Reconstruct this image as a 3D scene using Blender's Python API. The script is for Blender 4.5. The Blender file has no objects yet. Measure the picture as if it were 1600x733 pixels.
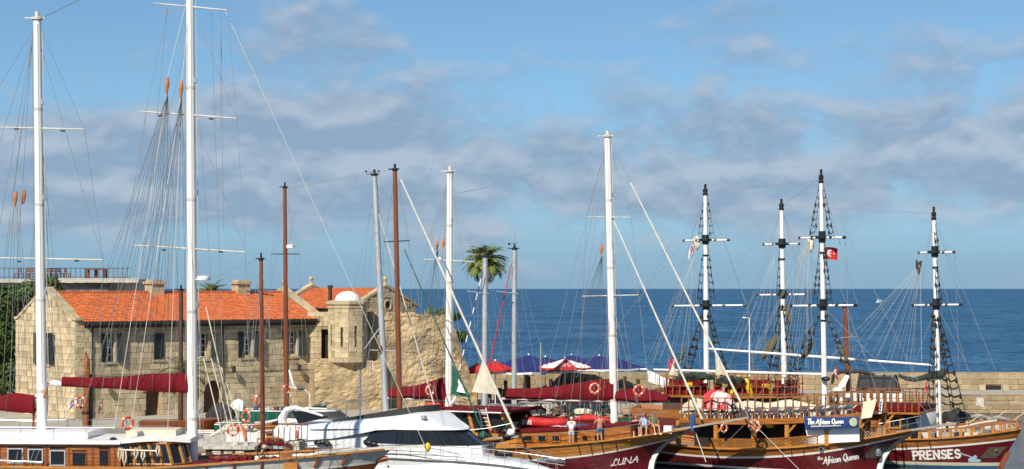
import bpy, bmesh, math, random
from mathutils import Vector, Matrix, Quaternion, noise
random.seed(7)
R = math.radians
sc = bpy.context.scene
col = sc.collection
# ------------------------------------------------------------------ camera
F = 3000.0; HC = 11.0; HX = 800.0; HY = 451.0      # focal length in photo pixels, eye height, horizon
cam_d = bpy.data.cameras.new("camera")
cam = bpy.data.objects.new("camera", cam_d); col.objects.link(cam)
cam_d.sensor_width = 36; cam_d.lens = F / 1600 * 36
cam.location = (0, 0, HC); cam.rotation_euler = (R(90), 0, 0)
cam_d.shift_y = (HY - 366.5) / 1600
cam_d.clip_start = 1; cam_d.clip_end = 200000
sc.camera = cam
# ------------------------------------------------------------------ light
SUN_AZ = Vector((-0.42, -0.91, 0)).normalized(); SUN_EL = R(40)
sd = (SUN_AZ * math.cos(SUN_EL) + Vector((0, 0, math.sin(SUN_EL)))).normalized()
sun_d = bpy.data.lights.new("sun", 'SUN'); sun_d.energy = 5.0; sun_d.angle = R(0.53); sun_d.color = (1, 0.91, 0.76)
sun = bpy.data.objects.new("sun", sun_d); col.objects.link(sun)
sun.rotation_euler = sd.to_track_quat('Z', 'Y').to_euler(); sun.location = (-60, -60, 80)
vs = sc.view_settings
vs.view_transform = 'Standard'; vs.look = 'None'; vs.exposure = 0.2; vs.gamma = 1; vs.use_curve_mapping = False
sc.cycles.max_bounces = 6; sc.cycles.transparent_max_bounces = 12

world = bpy.data.worlds.new("World"); sc.world = world; world.use_nodes = True
def sky_world():
    nt = world.node_tree; nt.nodes.clear(); N = nt.nodes.new; L = nt.links.new
    def math_(op, a, b=None, c=None, clamp=False):
        n = N('ShaderNodeMath'); n.operation = op; n.use_clamp = clamp
        for i, v in enumerate((a, b, c)):
            if v is None: continue
            if isinstance(v, (int, float)): n.inputs[i].default_value = v
            else: L(v, n.inputs[i])
        return n.outputs[0]
    out = N('ShaderNodeOutputWorld'); bg = N('ShaderNodeBackground'); bg.inputs[1].default_value = 0.085
    tc = N('ShaderNodeTexCoord'); d = tc.outputs['Generated']
    sep = N('ShaderNodeSeparateXYZ'); L(d, sep.inputs[0])
    z = math_('MAXIMUM', sep.outputs[2], 0.0)
    # clear sky
    sky = N('ShaderNodeTexSky'); sky.sky_type = 'NISHITA'; sky.sun_disc = False
    sky.sun_elevation = SUN_EL; sky.sun_rotation = math.atan2(sd.x, sd.y)
    sky.air_density = 1.0; sky.dust_density = 0.15; sky.ozone_density = 3.0; sky.altitude = 0
    # sky colour near the horizon is looked up a little higher, where it is bluer
    zz = math_('ADD', math_('MULTIPLY', z, 1.15), 0.06)
    cmb = N('ShaderNodeCombineXYZ'); L(sep.outputs[0], cmb.inputs[0]); L(sep.outputs[1], cmb.inputs[1]); L(zz, cmb.inputs[2])
    nrm = N('ShaderNodeVectorMath'); nrm.operation = 'NORMALIZE'; L(cmb.outputs[0], nrm.inputs[0]); L(nrm.outputs[0], sky.inputs[0])
    tint = N('ShaderNodeMix'); tint.data_type = 'RGBA'; tint.blend_type = 'MULTIPLY'; tint.inputs[0].default_value = 1
    L(sky.outputs[0], tint.inputs[6]); tint.inputs[7].default_value = (0.92, 1.13, 1.16, 1)
    # banks of small cumulus far out over the sea: noise on the view direction, flattened
    def puff(dz, scale, detail, rough, zs_, off, dist=0.2):
        c = N('ShaderNodeCombineXYZ')
        L(math_('ADD', sep.outputs[0], off[0]), c.inputs[0]); L(math_('ADD', sep.outputs[1], off[1]), c.inputs[1]); L(math_('MULTIPLY', math_('ADD', z, dz), zs_), c.inputs[2])
        n = N('ShaderNodeTexNoise'); n.inputs['Scale'].default_value = scale; n.inputs['Detail'].default_value = detail
        n.inputs['Roughness'].default_value = rough; n.inputs['Distortion'].default_value = dist
        L(c.outputs[0], n.inputs['Vector']); return n.outputs[0]
    O_ = (CLX, CLY)
    big = puff(0, 3.2, 2, 0.5, 2.6, (CLX + 5, CLY)); fine = puff(0, CS2, 9, 0.56, CZ, O_); lit = puff(0.007, CS2, 3, 0.5, CZ, O_); low = puff(0, CS2, 3, 0.5, CZ, O_); det = puff(0, CS2 * 3.2, 7, 0.62, CZ, O_, 0.4)
    ramp = N('ShaderNodeValToRGB'); L(z, ramp.inputs[0]); e = ramp.color_ramp.elements     # the bank stands above a clear strip, thinner higher up
    e[0].position = 0.018; e[0].color = (0.3, 0.3, 0.3, 1); e[1].position = 0.045; e[1].color = (1, 1, 1, 1)
    for p_, v_ in ((0.078, 1.0), (0.105, 0.55), (0.135, 0.42), (0.3, 0.35)): n3 = ramp.color_ramp.elements.new(p_); n3.color = (v_, v_, v_, 1)
    dens = math_('ADD', math_('ADD', math_('MULTIPLY', big, 0.8), math_('MULTIPLY', fine, 0.75)), math_('MULTIPLY', math_('SUBTRACT', ramp.outputs[0], 1.0), 0.26))
    cov = math_('MULTIPLY', math_('SUBTRACT', dens, CLT), 5.5, clamp=True)
    shade = math_('ADD', math_('ADD', math_('MULTIPLY', math_('SUBTRACT', low, lit), 5.2), math_('MULTIPLY', math_('SUBTRACT', det, 0.5), 1.5)), 0.34, clamp=True)
    cc = N('ShaderNodeMix'); cc.data_type = 'RGBA'; L(shade, cc.inputs[0])
    cc.inputs[6].default_value = CDARK; cc.inputs[7].default_value = CLITE
    # sea haze low down
    hz = N('ShaderNodeMapRange'); L(z, hz.inputs[0]); hz.inputs[1].default_value = 0.0; hz.inputs[2].default_value = 0.075; hz.inputs[3].default_value = 0.9; hz.inputs[4].default_value = 0.0; hz.interpolation_type = 'SMOOTHSTEP'
    m0 = N('ShaderNodeMix'); m0.data_type = 'RGBA'; L(hz.outputs[0], m0.inputs[0]); L(tint.outputs[2], m0.inputs[6]); m0.inputs[7].default_value = CHAZE
    mx = N('ShaderNodeMix'); mx.data_type = 'RGBA'; L(math_('MULTIPLY', cov, 0.88), mx.inputs[0]); L(m0.outputs[2], mx.inputs[6]); L(cc.outputs[2], mx.inputs[7])
    L(mx.outputs[2], bg.inputs[0]); L(bg.outputs[0], out.inputs[0])
CS2, CZ = 19.0, 2.0
CDARK, CLITE, CHAZE = (2.75, 3.85, 5.3, 1), (4.5, 5.3, 6.4, 1), (2.35, 3.95, 5.6, 1)
CLX, CLY, CLZ, CLT = 13.3, 8.4, 0.0, 0.605
sky_world()

# ------------------------------------------------------------------ pixel <-> place
def W(px, py, D):
    return Vector(((px - HX) / F * D, D, HC - (py - HY) / F * D))
class Frame:
    """local frame of a thing: x along it, y away from the camera, z up"""
    def __init__(s, X, Y, z, rz):
        s.M = Matrix.Translation((X, Y, z)) @ Matrix.Rotation(rz, 4, 'Z'); s.I = s.M.inverted(); s.loc = (X, Y, z); s.rz = rz
    def L(s, px, py, yl=0.0):
        o = s.I @ cam.location; d = s.I.to_3x3() @ Vector(((px - HX) / F, 1, -(py - HY) / F))
        return o + d * ((yl - o.y) / d.y)
    def LX(s, px, py, xl=0.0):
        o = s.I @ cam.location; d = s.I.to_3x3() @ Vector(((px - HX) / F, 1, -(py - HY) / F))
        return o + d * ((xl - o.x) / d.x)
    def x(s, px, yl=0.0): return s.L(px, 600, yl).x

# ------------------------------------------------------------------ materials
MATS = {}
def mat(name, c, rough=0.6, c2=None, nscale=4.0, detail=4, stretch=(1, 1, 1), bump=0.0, bscale=None, metal=0.0, coat=0.0, rnd=0.0,
        spec=0.5, contrast=(0.35, 0.65), emit=None, alpha=1.0, trans=0.0, wave=None, sheen=0.0, stain=0.0):
    if name in MATS: return MATS[name]
    m = bpy.data.materials.new(name); m.use_nodes = True; nt = m.node_tree; b = nt.nodes['Principled BSDF']; N = nt.nodes.new; L = nt.links.new
    b.inputs['Roughness'].default_value = rough; b.inputs['Metallic'].default_value = metal
    b.inputs['Coat Weight'].default_value = coat; b.inputs['Coat Roughness'].default_value = 0.12
    b.inputs['Specular IOR Level'].default_value = spec; b.inputs['Alpha'].default_value = alpha
    b.inputs['Transmission Weight'].default_value = trans; b.inputs['Sheen Weight'].default_value = sheen
    b.inputs['Base Color'].default_value = (*c, 1)
    src = None
    if c2 is not None or bump:
        tc = N('ShaderNodeTexCoord'); mp = N('ShaderNodeMapping'); mp.inputs['Scale'].default_value = stretch; L(tc.outputs['Object'], mp.inputs[0])
    if c2 is not None:
        n = N('ShaderNodeTexNoise'); n.inputs['Scale'].default_value = nscale; n.inputs['Detail'].default_value = detail; n.inputs['Roughness'].default_value = 0.6
        L(mp.outputs[0], n.inputs['Vector'])
        mr = N('ShaderNodeMapRange'); mr.inputs[1].default_value = contrast[0]; mr.inputs[2].default_value = contrast[1]; L(n.outputs[0], mr.inputs[0])
        mx = N('ShaderNodeMix'); mx.data_type = 'RGBA'; L(mr.outputs[0], mx.inputs[0]); mx.inputs[6].default_value = (*c, 1); mx.inputs[7].default_value = (*c2, 1)
        src = mx.outputs[2]
    if rnd:
        oi = N('ShaderNodeObjectInfo'); at = N('ShaderNodeAttribute'); at.attribute_name = 'tone'
        ad = N('ShaderNodeMath'); ad.operation = 'ADD'; L(oi.outputs['Random'], ad.inputs[0]); L(at.outputs['Fac'], ad.inputs[1])
        fr = N('ShaderNodeMath'); fr.operation = 'FRACT'; L(ad.outputs[0], fr.inputs[0])
        mr2 = N('ShaderNodeMapRange'); mr2.inputs[3].default_value = 1 - rnd; mr2.inputs[4].default_value = 1 + rnd; L(fr.outputs[0], mr2.inputs[0])
        hs = N('ShaderNodeHueSaturation'); L(mr2.outputs[0], hs.inputs['Value'])
        if src is None: hs.inputs['Color'].default_value = (*c, 1)
        else: L(src, hs.inputs['Color'])
        src = hs.outputs[0]
    if stain:                                              # rain streaks and damp patches that run across the separate stones
        ge = N('ShaderNodeNewGeometry'); mq = N('ShaderNodeMapping'); mq.inputs['Scale'].default_value = (0.55, 0.55, 0.16); L(ge.outputs['Position'], mq.inputs[0])
        ns = N('ShaderNodeTexNoise'); ns.inputs['Scale'].default_value = 1.0; ns.inputs['Detail'].default_value = 8; ns.inputs['Roughness'].default_value = 0.65; L(mq.outputs[0], ns.inputs['Vector'])
        ms = N('ShaderNodeMapRange'); ms.inputs[1].default_value = 0.42; ms.inputs[2].default_value = 0.68; ms.inputs[3].default_value = 1.0; ms.inputs[4].default_value = 1.0 - stain; L(ns.outputs[0], ms.inputs[0])
        h2 = N('ShaderNodeHueSaturation'); L(ms.outputs[0], h2.inputs['Value'])
        if src is None: h2.inputs['Color'].default_value = (*c, 1)
        else: L(src, h2.inputs['Color'])
        src = h2.outputs[0]
    if src is not None: L(src, b.inputs['Base Color'])
    if bump:
        bn = N('ShaderNodeTexNoise'); bn.inputs['Scale'].default_value = bscale or nscale * 3; bn.inputs['Detail'].default_value = 5; L(mp.outputs[0], bn.inputs['Vector'])
        bp = N('ShaderNodeBump'); bp.inputs['Strength'].default_value = bump; bp.inputs['Distance'].default_value = 0.05; L(bn.outputs[0], bp.inputs['Height'])
        L(bp.outputs[0], b.inputs['Normal'])
    if emit: b.inputs['Emission Color'].default_value = (*emit, 1); b.inputs['Emission Strength'].default_value = 1
    MATS[name] = m; return m
M_stone = mat('ashlar_stone', (0.62, 0.505, 0.325), 0.9, (0.48, 0.38, 0.235), 1.6, 6, bump=0.7, bscale=9, rnd=0.22, stain=0.28)
M_quoin = mat('dressed_stone', (0.55, 0.45, 0.29), 0.9, (0.45, 0.35, 0.21), 1.2, 5, bump=0.4, bscale=10, rnd=0.1, stain=0.25)
M_mortar = mat('mortar', (0.44, 0.335, 0.195), 0.95, (0.31, 0.23, 0.13), 2.5, 5, bump=0.7, bscale=8, stain=0.28)
M_rough = mat('rough_masonry', (0.54, 0.41, 0.23), 0.95, (0.23, 0.175, 0.105), 0.5, 12, bump=1.0, bscale=3.5, contrast=(0.40, 0.64), stain=0.3)
M_break = mat('breakwater_stone', (0.46, 0.355, 0.215), 0.95, (0.33, 0.25, 0.15), 0.8, 6, bump=0.7, bscale=5, rnd=0.16, stain=0.28)
M_conc = mat('concrete', (0.42, 0.39, 0.33), 0.9, (0.33, 0.30, 0.25), 0.7, 6, bump=0.3)
M_plaster = mat('white_plaster', (0.62, 0.60, 0.54), 0.85, (0.48, 0.46, 0.40), 0.8, 6, bump=0.2, stain=0.4)
M_white = mat('white_paint', (0.80, 0.79, 0.76), 0.4, (0.69, 0.67, 0.62), 1.4, 8, stretch=(2, 2, 0.5), contrast=(0.52, 0.85))
M_gel = mat('white_gelcoat', (0.80, 0.81, 0.82), 0.18, (0.74, 0.75, 0.76), 0.6, 3, coat=0.4)
M_dirtyw = mat('weathered_white', (0.66, 0.64, 0.58), 0.6, (0.45, 0.42, 0.36), 2.5, 6)
M_maroonh = mat('maroon_hull_paint', (0.135, 0.009, 0.013), 0.28, (0.07, 0.007, 0.011), 2.2, 7, stretch=(2.2, 2.2, 0.35), contrast=(0.42, 0.72), coat=0.35, bump=0.05, bscale=1.2)
M_maroon = mat('maroon_canvas', (0.16, 0.007, 0.013), 0.9, (0.115, 0.005, 0.010), 1.5, 5, bump=0.6, bscale=2.6, spec=0.2)
M_varn = mat('varnished_wood', (0.44, 0.165, 0.030), 0.34, (0.20, 0.062, 0.012), 1.8, 8, stretch=(0.5, 2, 6), coat=0.35, bump=0.2, bscale=5)
M_railw = mat('brown_rail_wood', (0.34, 0.135, 0.035), 0.45, (0.17, 0.06, 0.016), 5, 6, coat=0.15)
M_jib = mat('furled_sailcloth', (0.66, 0.63, 0.55), 0.8, (0.52, 0.49, 0.41), 3, 5, bump=0.4, bscale=9)
M_varn2 = mat('light_varnished_wood', (0.56, 0.25, 0.05), 0.34, (0.33, 0.125, 0.022), 2.0, 6, stretch=(0.5, 2, 6), coat=0.45)
M_varnd = mat('red_varnished_wood', (0.24, 0.065, 0.018), 0.35, (0.15, 0.04, 0.012), 2.0, 6, stretch=(2, 2, 0.3), coat=0.3)
M_dwood = mat('dark_wood', (0.10, 0.045, 0.022), 0.6, (0.06, 0.028, 0.015), 3, 5)
M_teak = mat('teak_deck', (0.36, 0.25, 0.15), 0.7, (0.28, 0.19, 0.11), 3, 5, stretch=(0.4, 5, 1))
M_greyw = mat('weathered_grey_wood', (0.34, 0.32, 0.28), 0.8, (0.22, 0.205, 0.175), 3, 6, stretch=(0.5, 4, 4), bump=0.3)
M_navy = mat('navy_canvas', (0.018, 0.026, 0.165), 0.8, (0.012, 0.016, 0.11), 1.5, 4, bump=0.3)
M_red = mat('red_canvas', (0.55, 0.018, 0.018), 0.7, (0.42, 0.012, 0.014), 1.5, 4, bump=0.3)
M_black = mat('black', (0.012, 0.012, 0.013), 0.45)
M_blackc = mat('black_canvas', (0.016, 0.017, 0.017), 0.8, (0.03, 0.03, 0.03), 2, 4)
M_greenc = mat('dark_green_canvas', (0.012, 0.024, 0.02), 0.85, (0.025, 0.04, 0.033), 2.5, 4, bump=0.7, bscale=5)
M_dark = mat('interior_shade', (0.02, 0.015, 0.012), 0.9)  # near-black colour stands in for the shade inside openings and rooms
M_glass = mat('dark_glass', (0.012, 0.015, 0.018), 0.06, spec=0.6)
M_clear = mat('smoked_plastic_window', (0.05, 0.052, 0.055), 0.15, alpha=0.82)
M_shut = mat('dark_green_shutter', (0.010, 0.019, 0.021), 0.6, (0.014, 0.025, 0.027), 3, 4)
M_tile = None
M_steel = mat('stainless_steel', (0.55, 0.56, 0.58), 0.3, metal=0.9)
M_alu = mat('aluminium_mast', (0.52, 0.54, 0.56), 0.45, (0.42, 0.44, 0.46), 3, 3, metal=0.35)
M_ropel = mat('pale_rope', (0.55, 0.53, 0.48), 0.9)
M_roped = mat('dark_rope', (0.10, 0.095, 0.09), 0.9)
M_wire = mat('rigging_wire', (0.22, 0.225, 0.23), 0.6)
M_tar = mat('tarred_rope', (0.018, 0.017, 0.015), 0.8)
M_cloth = mat('sailcloth', (0.62, 0.58, 0.47), 0.85, (0.52, 0.48, 0.38), 2, 4, bump=0.3)
M_jade = mat('jade_green_cloth', (0.012, 0.10, 0.065), 0.8, (0.01, 0.075, 0.05), 2, 4, bump=0.3)
M_orange = mat('lifebuoy_orange', (0.75, 0.10, 0.02), 0.5, (0.62, 0.07, 0.015), 5, 4)
M_orange2 = mat('faded_lifebuoy_orange', (0.72, 0.20, 0.09), 0.6, (0.6, 0.13, 0.05), 5, 4)
M_blockw = mat('orange_wood_block', (0.48, 0.17, 0.05), 0.5)
M_yellow = mat('yellow_plastic', (0.75, 0.52, 0.02), 0.4, (0.65, 0.42, 0.02), 2, 3)
M_greenh = mat('green_hull_paint', (0.012, 0.13, 0.085), 0.35, (0.01, 0.095, 0.06), 2, 4)
M_bluec = mat('blue_cloth', (0.03, 0.09, 0.25), 0.8, (0.02, 0.06, 0.18), 2, 4)
M_skin = mat('skin', (0.52, 0.27, 0.17), 0.55, (0.46, 0.22, 0.13), 8, 3)
M_hair = mat('grey_hair', (0.25, 0.22, 0.19), 0.8)
M_hairl = mat('white_hair', (0.6, 0.56, 0.5), 0.8)
M_leaf = mat('broadleaf_foliage', (0.075, 0.125, 0.025), 0.55, (0.032, 0.066, 0.014), 1.2, 3, spec=0.3)
M_palm = mat('palm_leaf', (0.20, 0.235, 0.045), 0.5, (0.10, 0.14, 0.028), 1.5, 3, spec=0.35)
M_palmd = mat('dry_palm_leaf', (0.24, 0.17, 0.07), 0.8, (0.16, 0.11, 0.05), 2, 3)
M_bark = mat('palm_bark', (0.23, 0.165, 0.10), 0.95, (0.12, 0.085, 0.055), 6, 5, stretch=(1, 1, 4), bump=0.8, bscale=12)
M_trunk = mat('tree_bark', (0.12, 0.085, 0.05), 0.95, (0.07, 0.05, 0.03), 4, 5, bump=0.6)
M_iron = mat('dark_iron', (0.03, 0.028, 0.026), 0.6)
M_letter = mat('white_lettering', (0.82, 0.81, 0.78), 0.5)

# ------------------------------------------------------------------ mesh building
class MB:
    def __init__(s): s.v = []; s.f = []
    def add(s, v, f):
        o = len(s.v); s.v += [tuple(p) for p in v]; s.f += [tuple(i + o for i in q) for q in f]; return s
    def box(s, c, d, rot=None):
        h = [x / 2 for x in d]; P = []
        for sx in (-1, 1):
            for sy in (-1, 1):
                for sz in (-1, 1):
                    p = Vector((sx * h[0], sy * h[1], sz * h[2]))
                    if rot is not None: p = rot @ p
                    P.append(p + Vector(c))
        return s.add(P, [(0, 1, 3, 2), (4, 6, 7, 5), (0, 4, 5, 1), (2, 3, 7, 6), (0, 2, 6, 4), (1, 5, 7, 3)])
    def b2(s, x0, x1, y0, y1, z0, z1): return s.box(((x0 + x1) / 2, (y0 + y1) / 2, (z0 + z1) / 2), (x1 - x0, y1 - y0, z1 - z0))
    def bar(s, p, q, w, h):
        """rectangular bar from p to q"""
        p, q = Vector(p), Vector(q); d = (q - p); L = d.length
        if L < 1e-6: return s
        rot = d.to_track_quat('X', 'Z').to_matrix()
        return s.box((p + q) / 2, (L, w, h), rot)
    def tube(s, pts, r, n=8, cap=True):
        pts = [Vector(p) for p in pts]; m = len(pts); rr = r if isinstance(r, (list, tuple)) else [r] * m
        V = []; up = None
        for i, p in enumerate(pts):
            t = (pts[min(i + 1, m - 1)] - pts[max(i - 1, 0)]).normalized()
            if up is None:
                up = Vector((0, 0, 1)) if abs(t.z) < 0.9 else Vector((1, 0, 0))
            a = t.cross(up).normalized(); b = a.cross(t); up = b
            for k in range(n):
                w = 2 * math.pi * k / n
                V.append(p + (a * math.cos(w) + b * math.sin(w)) * rr[i])
        Fc = []
        for i in range(m - 1):
            for k in range(n):
                k2 = (k + 1) % n; Fc.append((i * n + k, i * n + k2, (i + 1) * n + k2, (i + 1) * n + k))
        if cap: Fc += [tuple(range(n))[::-1], tuple((m - 1) * n + k for k in range(n))]
        return s.add(V, Fc)
    def lathe(s, prof, c=(0, 0, 0), n=16, cap=True):
        V = []; m = len(prof)
        for r, z in prof:
            for k in range(n):
                w = 2 * math.pi * k / n; V.append((c[0] + r * math.cos(w), c[1] + r * math.sin(w), c[2] + z))
        Fc = [(i * n + k, i * n + (k + 1) % n, (i + 1) * n + (k + 1) % n, (i + 1) * n + k) for i in range(m - 1) for k in range(n)]
        if cap: Fc += [tuple(range(n))[::-1], tuple((m - 1) * n + k for k in range(n))]
        return s.add(V, Fc)
    def grid(s, rows, closed=False):
        n = len(rows[0]); V = [p for r in rows for p in r]; Fc = []
        for i in range(len(rows) - 1):
            for k in range(n if closed else n - 1):
                k2 = (k + 1) % n; Fc.append((i * n + k, i * n + k2, (i + 1) * n + k2, (i + 1) * n + k))
        return s.add(V, Fc)
    def prism(s, poly, off):
        """polygon of 3-D points extruded by the vector off"""
        o = Vector(off); n = len(poly); V = [Vector(p) for p in poly] + [Vector(p) + o for p in poly]
        Fc = [tuple(range(n))[::-1], tuple(range(n, 2 * n))] + [(k, (k + 1) % n, n + (k + 1) % n, n + k) for k in range(n)]
        return s.add(V, Fc)
    def torus(s, c, R_, r, axis=(0, 1, 0), n=24, m=8):
        q = Vector(axis).to_track_quat('Z', 'Y'); V = []
        for i in range(n):
            a = 2 * math.pi * i / n
            for k in range(m):
                b = 2 * math.pi * k / m
                V.append(q @ Vector(((R_ + r * math.cos(b)) * math.cos(a), (R_ + r * math.cos(b)) * math.sin(a), r * math.sin(b))) + Vector(c))
        Fc = [(i * m + k, ((i + 1) % n) * m + k, ((i + 1) % n) * m + (k + 1) % m, i * m + (k + 1) % m) for i in range(n) for k in range(m)]
        return s.add(V, Fc)
    def ball(s, c, r, n=10, m=7, sc=(1, 1, 1)):
        prof = []
        V = []
        for i in range(m + 1):
            a = math.pi * i / m
            for k in range(n):
                b = 2 * math.pi * k / n
                V.append((c[0] + sc[0] * r * math.sin(a) * math.cos(b), c[1] + sc[1] * r * math.sin(a) * math.sin(b), c[2] + sc[2] * r * math.cos(a)))
        Fc = [(i * n + k, (i + 1) * n + k, (i + 1) * n + (k + 1) % n, i * n + (k + 1) % n) for i in range(m) for k in range(n)]
        return s.add(V, Fc)
    def mesh(s, name, smooth=False):
        me = bpy.data.meshes.new(name); me.from_pydata(s.v, [], s.f); me.update()
        bm = bmesh.new(); bm.from_mesh(me); bmesh.ops.remove_doubles(bm, verts=bm.verts, dist=1e-5)
        bmesh.ops.recalc_face_normals(bm, faces=bm.faces); bm.to_mesh(me); bm.free()
        if smooth:
            me.polygons.foreach_set('use_smooth', [True] * len(me.polygons))
            try: me.set_sharp_from_angle(angle=R(40))
            except Exception: pass
        return me
    def build(s, name, m, parent=None, smooth=False, mats=None):
        return link(name, s.mesh(name, smooth), m, parent)
def link(name, me, m, parent=None):
    o = bpy.data.objects.new(name, me); col.objects.link(o)
    if m is not None and not me.materials: me.materials.append(m)
    if parent is not None: o.parent = parent
    return o
def tag(o, label=None, cat=None, group=None, kind=None):
    if label: o['label'] = label
    if cat: o['category'] = cat
    if group: o['group'] = group
    if kind: o['kind'] = kind
    return o
def thing(name, label, cat, fr=None, loc=(0, 0, 0), rz=0, group=None):
    o = bpy.data.objects.new(name, None); col.objects.link(o); o.empty_display_size = 0.3
    if fr is not None: loc = fr.loc; rz = fr.rz
    o.location = loc; o.rotation_euler = (0, 0, rz)
    return tag(o, label, cat, group)
# thin straight line as an object that shares one mesh
_cyl = {}
def line(parent, name, p, q, r, m):
    me = _cyl.get(m.name)
    if me is None:
        b = MB(); b.tube([(0, 0, 0), (0, 0, 1)], 1.0, 5); me = b.mesh('line_mesh', True); me.materials.append(m); _cyl[m.name] = me
    p, q = Vector(p), Vector(q); d = q - p
    o = bpy.data.objects.new(name, me); col.objects.link(o); o.parent = parent
    o.location = p; o.rotation_mode = 'QUATERNION'; o.rotation_quaternion = d.to_track_quat('Z', 'Y'); o.scale = (r, r, d.length)
    return o
def sagline(parent, name, p, q, r, m, sag=0.3, n=10):
    p, q = Vector(p), Vector(q)
    pts = [p.lerp(q, i / n) - Vector((0, 0, sag * 4 * (i / n) * (1 - i / n))) for i in range(n + 1)]
    return MB().tube(pts, r, 5).build(name, m, parent, True)
def plain(name, mb, m, kind='structure', smooth=False):
    o = mb.build(name, m, None, smooth); o['kind'] = kind; return o
# ================================================================== the setting: sea, harbour, quay
def sea_mat(name, c, c2, rough, strong, spec, scale):
    m = bpy.data.materials.new(name); m.use_nodes = True; nt = m.node_tree; b = nt.nodes['Principled BSDF']; N = nt.nodes.new; L = nt.links.new
    b.inputs['Roughness'].default_value = rough; b.inputs['IOR'].default_value = 1.33; b.inputs['Specular IOR Level'].default_value = spec
    tc = N('ShaderNodeTexCoord'); mp = N('ShaderNodeMapping'); L(tc.outputs['Object'], mp.inputs[0]); mp.inputs['Scale'].default_value = (1.6, 1, 1); mp.inputs['Rotation'].default_value = (0, 0, R(14))
    n1 = N('ShaderNodeTexNoise'); n1.inputs['Scale'].default_value = scale; n1.inputs['Detail'].default_value = 6; n1.inputs['Roughness'].default_value = 0.62; L(mp.outputs[0], n1.inputs['Vector'])
    n2 = N('ShaderNodeTexNoise'); n2.inputs['Scale'].default_value = scale * 0.06; n2.inputs['Detail'].default_value = 10; n2.inputs['Roughness'].default_value = 0.8; L(mp.outputs[0], n2.inputs['Vector'])
    mr = N('ShaderNodeMapRange'); mr.inputs[1].default_value = 0.42; mr.inputs[2].default_value = 0.60
    ad = N('ShaderNodeMath'); ad.operation = 'MULTIPLY_ADD'; L(n2.outputs[0], ad.inputs[0]); ad.inputs[1].default_value = 0.5
    ml = N('ShaderNodeMath'); ml.operation = 'MULTIPLY'; L(n1.outputs[0], ml.inputs[0]); ml.inputs[1].default_value = 0.5; L(ml.outputs[0], ad.inputs[2])
    L(ad.outputs[0], mr.inputs[0])
    mx = N('ShaderNodeMix'); mx.data_type = 'RGBA'; L(mr.outputs[0], mx.inputs[0]); mx.inputs[6].default_value = (*c, 1); mx.inputs[7].default_value = (*c2, 1); L(mx.outputs[2], b.inputs['Base Color'])
    bp = N('ShaderNodeBump'); bp.inputs['Strength'].default_value = strong; bp.inputs['Distance'].default_value = 0.5; L(n1.outputs[0], bp.inputs['Height']); L(bp.outputs[0], b.inputs['Normal'])
    return m
M_sea = sea_mat('open_sea_water', (0.008, 0.050, 0.130), (0.064, 0.178, 0.315), 0.5, 1.0, 0.08, 0.30)
M_harb = sea_mat('harbour_water_surface', (0.030, 0.036, 0.038), (0.055, 0.06, 0.06), 0.12, 0.25, 0.5, 1.1)
QZ = 1.05                                     # quay level
BY = 176.0                                    # breakwater parapet face
m = MB()
xs = [-60000, -8000, -1200, -200, -40, 40, 200, 1200, 8000, 60000]; ys = [BY + 2, 230, 320, 600, 1500, 5000, 20000, 90000]
m.grid([[(x, y, 0.0) for x in xs] for y in ys]); plain('sea', m, M_sea)
m = MB(); m.grid([[(x, y, 0.0) for x in (-400, -60, 0, 60, 400)] for y in (20, 80, 130, BY + 2)]); plain('harbour_water', m, M_harb)
# paved quay in front of and under the buildings
m = MB()
poly = [(-160, 133), (-34, 133), (-16, 145), (-5, 156), (1, 165.6), (17, 165.6), (17, BY + 1.2), (-6, BY + 1.2), (-30, 200), (-160, 215)]
m.prism([(x, y, -1.5) for x, y in poly], (0, 0, 1.5 + QZ)); plain('quay', m, M_conc)

# ------------------------------------------------------------------ stone courses
STONE = []
for k in range(6):
    rr = random.Random(k + 40); b = bmesh.new(); bmesh.ops.create_cube(b, size=1.0)
    bmesh.ops.bevel(b, geom=b.edges[:], offset=0.07, segments=1, affect='EDGES')
    for v in b.verts: v.co += Vector((rr.uniform(-.025, .025), rr.uniform(-.10, .10), rr.uniform(-.03, .03)))
    me = bpy.data.meshes.new('stone_shape'); b.to_mesh(me); b.free(); STONE.append(me)
def stone_mesh(k, m):
    key = ('st', k, m.name)
    if key not in _cyl:
        me = STONE[k].copy(); me.materials.append(m); _cyl[key] = me
    return _cyl[key]
def courses(u0, u1, z0, z1, h, lmin, lmax, openings=(), keep=None, rnd=None):
    rnd = rnd or random; out = []; z = z0; row = 0
    while z < z1 - 0.05:
        hh = min(h * rnd.uniform(0.88, 1.12), z1 - z)
        if z1 - z - hh < 0.12: hh = z1 - z
        u = u0 - (rnd.uniform(0, lmax * 0.6) if row % 2 else 0)
        while u < u1 - 0.02:
            l = rnd.uniform(lmin, lmax); a, b_ = max(u, u0), min(u + l, u1); u += l
            if u1 - u < lmin * 0.5: b_ = u1; u = u1
            segs = [(a, b_)]
            for (oa, ob, oz0, oz1) in openings:
                if z + hh * 0.55 > oz0 and z + hh * 0.45 < oz1:
                    ns = []
                    for (p, q) in segs:
                        if q <= oa or p >= ob: ns.append((p, q)); continue
                        if p < oa: ns.append((p, oa))
                        if q > ob: ns.append((ob, q))
                    segs = ns
            for (p, q) in segs:
                if q - p < 0.1: continue
                if keep and not keep((p + q) / 2, z + hh / 2, p, q, z, z + hh): continue
                out.append((p, q, z, z + hh))
        z += hh; row += 1
    return out
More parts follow.
